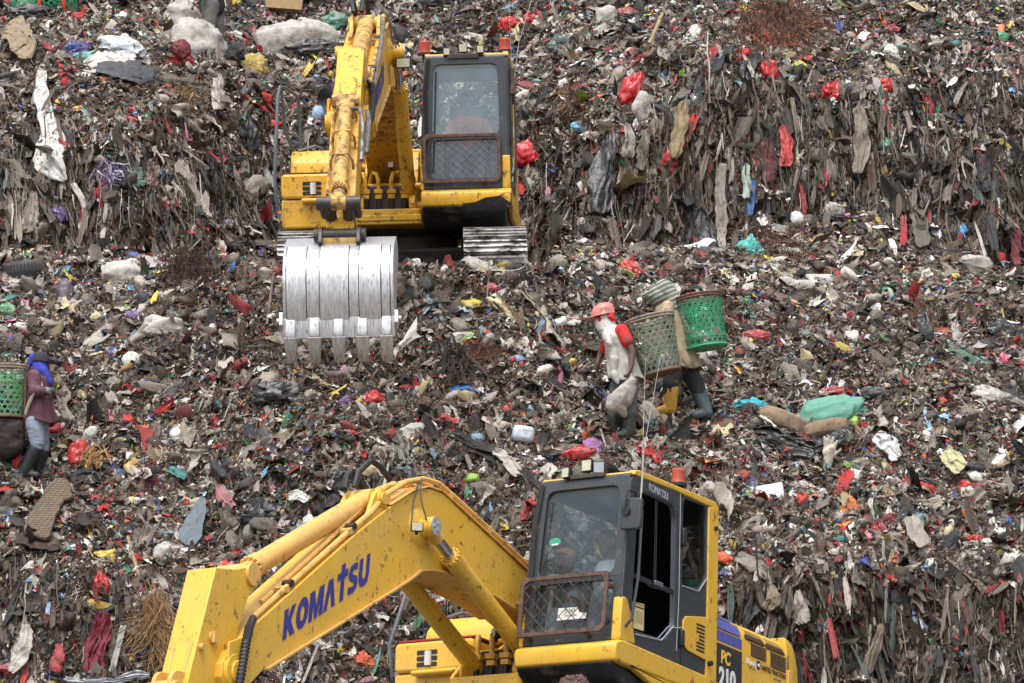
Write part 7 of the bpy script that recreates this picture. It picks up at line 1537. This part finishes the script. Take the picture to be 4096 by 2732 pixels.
slab('foam_board', 'flat white foam board lying tilted right of the cab', 'board', 3052, 1978, 165, 62, 10, solid('white_foam', (.66, .66, .68), .8, var=.06, dirt=(.3, .28, .26), dirt_amt=.2), th=.03)
slab('plastic_jug', 'square translucent blue white water jug', 'jug', 2092, 1730, 88, 68, -8, solid('cloudy_jug_plastic', (.52, .58, .64), .3, var=.12, scale=8, dirt=(.3, .3, .3), dirt_amt=.3), th=.2, bev=.05)
slab('cup', 'tall cup with orange rim standing at the upper right', 'cup', 4002, 136, 30, 52, 0, solid('orange_cup_plastic', (.72, .16, .06), .4), th=.09, bev=.03)
slab('carton', 'white folded carton with a grey print behind the teal sack', 'carton', 3382, 1572, 62, 38, -12, solid('white_carton', (.58, .57, .54), .8, var=.1), th=.02)
slab('board', 'small white board leaning near the red tied bag at right', 'board', 3420, 1884, 42, 40, -20, MATS['white_carton'], th=.02)
lump('lid', 'red round lid lying on the upper left wall', 'lid', 508, 498, 66, 30, 0, fm(RED, .4), 64, ridge=.02, low=.04, depth=.5)
lump('bottle', 'flattened grey bottle lying on the left wall', 'bottle', 928, 890, 26, 40, 0, fm((96, 98, 112), .3), 65, ridge=.03, low=.08)
bar('plank', 'dark charred plank sunk in the slope at right', 'plank', (3470, 1418), (3566, 1500), 44, wood)
bar('plank', 'grey plank standing upright in the bank at far right', 'plank', (3812, 1245), (3836, 1368), 32, wood_grey)
bar('pole', 'long pinkish pole leaning up the right bank', 'pole', (3846, 1090), (3760, 1385), 15, solid('pink_pole', (.30, .17, .15), .7), round_=True, bend=.12)
bar('plank', 'brown plank leaning against the right wall foot', 'plank', (3690, 1010), (3852, 955), 22, wood, out2=.2)
bar('plank', 'grey weathered plank standing at the lower left', 'plank', (498, 2515), (452, 2715), 24, wood_grey, out=.2)
bar('plank', 'short wooden board stuck in the slope above the cab', 'plank', (2085, 2000), (2060, 2092), 40, wood)
bar('stake', 'crooked wooden stake on the left bank', 'stake', (515, 2165), (570, 2340), 15, wood_pale, round_=True, bend=.08)
bar('plank', 'small plank on the mound below the crushed sack', 'plank', (3394, 1108), (3376, 1160), 24, wood)
bar('plank', 'flat stick lying under the lower boom', 'plank', (1295, 2615), (1460, 2640), 16, wood_pale)
bar('plank', 'brown board hanging beside the lower hand rail', 'plank', (1628, 2400), (1612, 2462), 20, wood, out=.2)
bar('bamboo_pole', 'split bamboo pole leaning on the upper right slope', 'pole', (2668, 4), (2606, 205), 16, wood_pale, round_=True, out=.25)
bar('bamboo_pole', 'thin second bamboo strip beside the split pole', 'pole', (2640, 95), (2618, 208), 10, wood_pale, round_=True, out=.2)
bar('stick', 'long grey stick reaching diagonally down the upper right wall', 'stick', (2905, 85), (2795, 315), 16, solid('muddy_stick', (.15, .125, .10), .85, var=.2), round_=True, out=.2)
bar('plank', 'beam lying on the ground right of the left terrace twigs', 'plank', (1010, 1140), (1080, 1105), 14, wood_pale)
bar('stick', 'brown stick standing beside the bucket', 'stick', (1092, 1085), (1072, 1310), 11, wood, round_=True, out=.15)
bar('plank', 'broken board leaning at the far left edge', 'plank', (0, 440), (38, 480), 20, wood_pale)
bar('rail_board', 'brown lath hanging beside the long white sheet', 'lath', (232, 500), (256, 600), 14, wood, out=.2)
# root balls, straw, twigs, string
ROOT, STRAW, DARKT = [(110, 74, 52), (82, 56, 42), (132, 84, 54), (64, 46, 38)], [(168, 130, 88), (136, 104, 70), (108, 82, 58)], [(70, 48, 42), (48, 36, 34), (88, 60, 50)]
bundle('root_ball', 'large brown root ball hanging over the edge of the right wall', 'root ball', 3105, 120, 290, 150, 2200, .30, ROOT, 400, hang=.70, out=.24, wd=.0055)
bundle('root_ball', 'tangled brown roots on the mound under the teal printed bag', 'roots', 3130, 990, 300, 110, 900, .22, ROOT, 401, hang=.25)
bundle('twig_heap', 'heap of dark twigs on the edge of the left terrace', 'twigs', 770, 1100, 180, 110, 900, .28, DARKT, 402, hang=.1, out=.18)
bundle('straw_bundle', 'hanging straw bundle left of the lower arm', 'straw', 625, 2520, 120, 230, 600, .40, STRAW, 403, hang=.95, out=.14)
bundle('leaf_bundle', 'dark palm fronds hanging in a tuft on the middle slope', 'fronds', 1822, 1455, 120, 130, 160, .30, [(58, 50, 46), (40, 36, 36), (80, 68, 58)], 404, hang=.85, wd=.012, out=.16)
bundle('dry_leaves', 'fan of dry tan leaf strips beside the red bag at left', 'dry leaves', 372, 1840, 84, 56, 60, .22, [(186, 146, 92), (150, 112, 70)], 405, hang=.3, wd=.008, out=.15)
bundle('straw_bundle', 'brown fibre clump hanging on the far right bank', 'fibre clump', 3680, 1230, 60, 120, 260, .24, [(110, 70, 48), (82, 56, 42)], 406, hang=.95, out=.12)
bundle('string_bundle', 'purple and white strings tangled on the left wall', 'string', 452, 706, 100, 70, 150, .20, [(96, 76, 140), (84, 66, 126), (196, 190, 200)], 407, hang=.3, wd=.006, out=.14)
bundle('string_bundle', 'maroon net strings lying on the slope at left', 'string', 600, 1925, 80, 110, 150, .16, [(96, 30, 54), (70, 26, 44)], 408, hang=.4, out=.12)
bundle('leaf_bundle', 'tan reed fan spread on the upper left wall', 'reeds', 742, 395, 100, 110, 80, .26, [(146, 116, 80), (112, 88, 62)], 409, hang=.7, wd=.007, out=.15)
bundle('root_ball', 'reddish fibre mat right of the palm fronds', 'fibre mat', 1940, 1405, 130, 60, 300, .2, [(112, 72, 48), (88, 58, 42)], 410, hang=.2)
bundle('twig_heap', 'grey twigs hanging on the wall beside the upper cab', 'twigs', 2300, 400, 110, 120, 200, .22, DARKT + STRAW, 411, hang=.6)
# the glove
C, n, k, c = spot(3318, 1795, .28); r, u, c2 = frame2(-8, c); mb = MB()
mb.limb(-u * .16, -u * .02, .05, .055); mb.limb(-u * .02 - r * .02, u * .02 + r * .02, .055, .05)
for dx, L in ((-.045, .15), (-.015, .17), (.018, .16), (.048, .12)): mb.limb(r * dx + u * .02, r * (dx * 1.5) + u * (.02 + L * .8) + c2 * .02, .019, .015)
mb.limb(r * .05 - u * .05, r * .12 + u * .03, .02, .015)
o = fleshed(mb, 'glove', cloth('cream_work_glove', (.52, .49, .41), amt=.25), .010, None, wrinkle=.004, seed=70); o.location = C; tag(o, 'cream work glove with spread fingers in front of the black bin liners', 'glove')
# the lattice basket with orange straps lying at the top left
C, n, k, c = spot(185, 20, .2); A_ = C + np.array([-.42, 0, -.02]); Bx = C + np.array([.42, 0, .06])
bq, Pb, _ = basket('basket', 'green lattice basket with orange straps lying at the upper left edge', A_ + np.array([.0, 0, 0]), Bx, .24, .27, weave_green, weave_green, weave_green, nh=13, nd=24)
mb = MB()
for h in (.42, .80): mb.tube([Pb(q, h, .012) for q in np.linspace(0, 2 * math.pi, 25)], .024, 6, caps=False)
mb.ob('strap', solid('orange_webbing', lin((222, 78, 34)), .6), bq)
# rag heap on the track in front of the lower machine's belly
o = lump('rag_heap', 'small crumpled heap of brown rags caught below the lower cab', 'rags', 2262, 2725, 10, 10, 0, fm((104, 70, 60), .8, .7), 75, ridge=.4, low=.5, freq=3, sharp=30)
_p = (LOW_A @ np.array([1.55, .98, 1.0])) + LOW_P; o.location = _p; o.scale = (6, 5, 3.4)

# ------------------------------------------------------------------ loose litter, last
FILM = [((176, 168, 156), 20), ((146, 136, 122), 24), ((206, 200, 192), 8), ((42, 43, 46), 15), ((104, 96, 86), 16), ((170, 60, 60), 2), ((120, 140, 150), 3), ((196, 180, 140), 4), ((84, 66, 50), 5)]
def clear_of_things(px, py, f=0.9):
    ok = np.ones(len(px), bool)
    for cx, cy, rx, ry, rot in EXCL:
        a = R(rot); dx, dy = px - cx, -(py - cy); u = dx * math.cos(a) + dy * math.sin(a); v = -dx * math.sin(a) + dy * math.cos(a)
        ok &= (u / (rx * f)) ** 2 + (v / (ry * f)) ** 2 > 1
    return ok
def layer(name, n, protos, med, sig, lo, hi, sd, asp, lift, mat, wall_only=None, two=0.0, bright=1.0, pal=None, smooth=False):
    px, py = spread(n)
    if wall_only is not None:
        keep = rng.random(n) < (bands(px, py) if wall_only else 1 - 0.45 * bands(px, py)); px, py = px[keep], py[keep]
    kp = clear_of_things(px, py); px, py = px[kp], py[kp]
    P, N_ = sample(px, py); ok = free(P); px, py, P, N_ = px[ok], py[ok], P[ok], N_[ok]; n = len(px)
    C, w_ = litter_cols(px, py, P); C = C * bright
    if pal is not None: C = pick(pal, n) * (1 + .12 * rng.standard_normal((n, 1)))
    size = np.exp(rng.normal(math.log(med), sig, n)).clip(lo, hi); a = rng.uniform(asp[0], asp[1], n) * (1 + 0.5 * w_)
    B = frames(N_, P, w_, sd, size, a)
    P = P + N_ * (rng.uniform(lift[0], lift[1], n) + 0.15 * size)[:, None]
    ok = free(P)
    split = rng.random(n) < two; C2 = pick(FRESH, n)
    Vv, Ff, Cc = place(protos, rng.integers(0, len(protos), n), P, B, C, C2, split)
    o = np_mesh(name, Vv, Ff, Cc, mat, smooth=smooth); tag(o, {'litter': 'dense mixed plastic and rag scraps covering the whole landfill slope', 'torn_litter': 'torn stiff flakes of plastic and paper mixed through the waste'}.get(name), 'litter', kind='stuff')
    return o
Q_ = 1.0
layer('litter', int(80000 * Q_), [fold(6, 6) for _ in range(40)], 0.049, 0.52, 0.015, 0.19, 0.48, (1.0, 3.0), (-0.01, 0.05), mat_litter, two=0.06, smooth=True)
layer('torn_litter', int(34000 * Q_), [crumple(4, 0.20) for _ in range(26)], 0.045, 0.45, 0.018, 0.14, 0.6, (0.7, 1.9), (-0.01, 0.06), mat_litter, two=0.2)
o = layer('fine_litter', int(110000 * Q_), [crumple(3, 0.25) for _ in range(20)], 0.024, 0.45, 0.010, 0.06, 1.0, (0.5, 2.6), (0.0, 0.085), mat_litter, two=0.1)
o['label'] = 'fine confetti of torn packaging bits sprinkled over the larger scraps'
o = layer('bright_litter', int(15000 * Q_), [fold(5, 5) for _ in range(20)], 0.030, 0.45, 0.012, 0.08, 0.7, (0.7, 2.2), (0.02, 0.085), mat_litter, wall_only=False, two=0.25, pal=BRIGHT)
o['label'] = 'small bright wrappers and bottle scraps scattered on the tipped waste'
o = layer('crumpled_litter', int(7000 * Q_), [puff() for _ in range(24)], 0.085, 0.38, 0.04, 0.19, 0.6, (0.8, 1.9), (-0.02, 0.03), mat_litter, wall_only=False, smooth=True)
o['label'] = 'small knotted bags and balled rags lying among the flat scraps'
o = layer('loose_film', int(3000 * Q_), [fold(11, 11) for _ in range(26)], 0.115, 0.38, 0.07, 0.32, 0.4, (0.8, 2.2), (0.0, 0.05), mat_litter, wall_only=False, two=0.04, pal=FILM, smooth=True)
o['label'] = 'larger crumpled plastic films and rags lying flat among the scraps'
# hanging sheets on the steep faces
px, py = spread(34000); kp = (rng.random(len(px)) < np.maximum(bands(px, py), 0.05)) & clear_of_things(px, py, 1.0); px, py = px[kp], py[kp]
P, N_ = sample(px, py); ok = free(P); px, py, P, N_ = px[ok], py[ok], P[ok], N_[ok]; n = len(px)
C, w_ = litter_cols(px, py, P)
L_ = np.exp(rng.normal(math.log(0.20), 0.55, n)).clip(0.06, 0.9); W_ = np.minimum(np.exp(rng.normal(math.log(0.038), 0.6, n)).clip(0.008, 0.15), L_ * .5)
up = np.array([0, 0, 1.]); dn = unit(-up + N_ * (N_ @ up)[:, None] * rng.uniform(0.3, 1.0, (n, 1)) + 0.16 * rng.standard_normal((n, 3))); xx = unit(np.cross(dn, N_)); zz = np.cross(xx, dn)
B = np.stack([xx * W_[:, None], dn * L_[:, None], zz * np.minimum(W_, 0.09)[:, None]], -1)
Vv, Ff, Cc = place([drape(5, 8) for _ in range(24)], rng.integers(0, 24, n), P + N_ * rng.uniform(0.0, 0.14, n)[:, None], B, C)
tag(np_mesh('hanging_litter', Vv, Ff, Cc, mat_drape, smooth=True), 'muddy strips of old plastic and cloth hanging down the steep cut faces', 'litter', kind='stuff')
# longer sheets and cloths on the same faces
px, py = spread(2600); kp = (rng.random(len(px)) < bands(px, py) * np.clip((py - 180) / 300, 0.1, 1)) & clear_of_things(px, py, 1.0); px, py = px[kp], py[kp]
P, N_ = sample(px, py); ok = free(P); px, py, P, N_ = px[ok], py[ok], P[ok], N_[ok]; n = len(px)
C = pick([((112, 102, 90), 24), ((84, 76, 66), 22), ((44, 44, 47), 22), ((28, 28, 30), 12), ((140, 131, 119), 9), ((136, 40, 44), 5), ((150, 62, 60), 4), ((70, 84, 80), 2), ((170, 163, 152), 3)], n) * (1 + .15 * rng.standard_normal((n, 1))).clip(.6, 1.4)
L_ = np.exp(rng.normal(math.log(0.42), 0.4, n)).clip(0.18, 1.2); W_ = np.minimum(np.exp(rng.normal(math.log(0.075), 0.5, n)).clip(0.02, 0.2), L_ * .45)
dn = unit(-up + N_ * (N_ @ up)[:, None] * rng.uniform(0.5, 1.0, (n, 1)) + 0.10 * rng.standard_normal((n, 3))); xx = unit(np.cross(dn, N_)); zz = np.cross(xx, dn)
B = np.stack([xx * W_[:, None], dn * L_[:, None], zz * np.minimum(W_, 0.10)[:, None]], -1)
Vv, Ff, Cc = place([drape(9, 14) for _ in range(26)], rng.integers(0, 26, n), P + N_ * rng.uniform(0.05, 0.16, n)[:, None], B, C)
tag(np_mesh('hanging_sheets', Vv, Ff, Cc, mat_drape, smooth=True), 'longer grey, black and red plastic sheets hanging from the steep cut faces', 'plastic', kind='stuff')
# long strings and thin ribbons hanging free of the steep faces
g_ = lambda lo, hi: 10 ** rng.uniform(math.log10(lo), math.log10(hi), n)
px, py = spread(5200); kp = rng.random(len(px)) < bands(px, py) ** 1.5 * np.where(py > 2000, .35, 1); px, py = px[kp], py[kp]; P, N_ = sample(px, py); ok = free(P); P, N_ = P[ok], N_[ok]; n = len(P)
L_ = g_(.18, 1.1); W_ = g_(.002, .010); C = pick([((120, 112, 102), 30), ((70, 62, 54), 24), ((160, 154, 146), 14), ((196, 192, 186), 6), ((34, 33, 34), 18), ((130, 44, 48), 5), ((110, 84, 60), 8)], n)
y = unit(np.array([0, 0, -1.]) + .07 * rng.standard_normal((n, 3))); x = unit(np.cross(y, N_)); z = np.cross(x, y); pr = [strand(8, 0.10) for _ in range(16)]; idx = rng.integers(0, 16, n)
B = np.stack([x, y, z], -1) * L_[:, None, None]; P = P + N_ * rng.uniform(.06, .17, n)[:, None]; Vs, Fs, Cs = [], [], []; off = 0
for k, (pv, sd_, pf) in enumerate(pr):
    s_ = np.where(idx == k)[0]; vv = np.einsum('nij,vj->nvi', B[s_], pv) + P[s_][:, None] + x[s_][:, None] * (sd_[None, :, None] * W_[s_][:, None, None])
    Vs.append(vv.reshape(-1, 3)); Cs.append(np.repeat(C[s_], len(pv), 0)); Fs.append((pf[None] + (np.arange(len(s_)) * len(pv))[:, None, None] + off).reshape(-1, 4)); off += len(s_) * len(pv)
tag(np_mesh('strings', np.concatenate(Vs), np.concatenate(Fs), np.concatenate(Cs), mat_twig), 'thin strings and ribbons of plastic hanging from the steep cut faces', 'strings', kind='stuff')
# twigs, straw, roots, strings
px, py = spread(int(105000 * Q_)); kp = clear_of_things(px, py); px, py = px[kp], py[kp]; P, N_ = sample(px, py); ok = free(P); px, py, P, N_ = px[ok], py[ok], P[ok], N_[ok]; n = len(px); w_ = bands(px, py)
L_ = np.exp(rng.normal(math.log(0.15), 0.5, n)).clip(0.05, 0.6); W_ = np.exp(rng.normal(math.log(0.0026), 0.4, n))
pal = [((82, 62, 45), 30), ((48, 36, 27), 28), ((120, 96, 70), 14), ((150, 126, 92), 6), ((30, 28, 27), 16), ((190, 182, 170), 5), ((130, 40, 40), 1.2), ((110, 60, 40), 6)]
C = pick(pal, n); pr = [strand(6, 0.3) for _ in range(24)]; idx = rng.integers(0, 24, n)
t = rng.standard_normal((n, 3)); dn = -up + 0.3 * rng.standard_normal((n, 3)); y = unit(np.where((rng.random(n) < w_ * 0.8)[:, None], dn, t - N_ * (t * N_).sum(1)[:, None] * 0.8)); x = unit(np.cross(y, N_)); z = np.cross(x, y)
B = np.stack([x * L_[:, None], y * L_[:, None], z * L_[:, None]], -1); P = P + N_ * rng.uniform(0.0, 0.11, n)[:, None]
Vs, Fs, Cs = [], [], []; off = 0
for k, (pv, sd_, pf) in enumerate(pr):
    s_ = np.where(idx == k)[0]
    vv = np.einsum('nij,vj->nvi', B[s_], pv) + P[s_][:, None] + x[s_][:, None] * (sd_[None, :, None] * W_[s_][:, None, None])
    Vs.append(vv.reshape(-1, 3)); Cs.append(np.repeat(C[s_], len(pv), 0)); Fs.append((pf[None] + (np.arange(len(s_)) * len(pv))[:, None, None] + off).reshape(-1, 4)); off += len(s_) * len(pv)
tag(np_mesh('twigs', np.concatenate(Vs), np.concatenate(Fs), np.concatenate(Cs), mat_twig), 'brown twigs, straw, roots and strings tangled through the litter', 'twigs', kind='stuff')
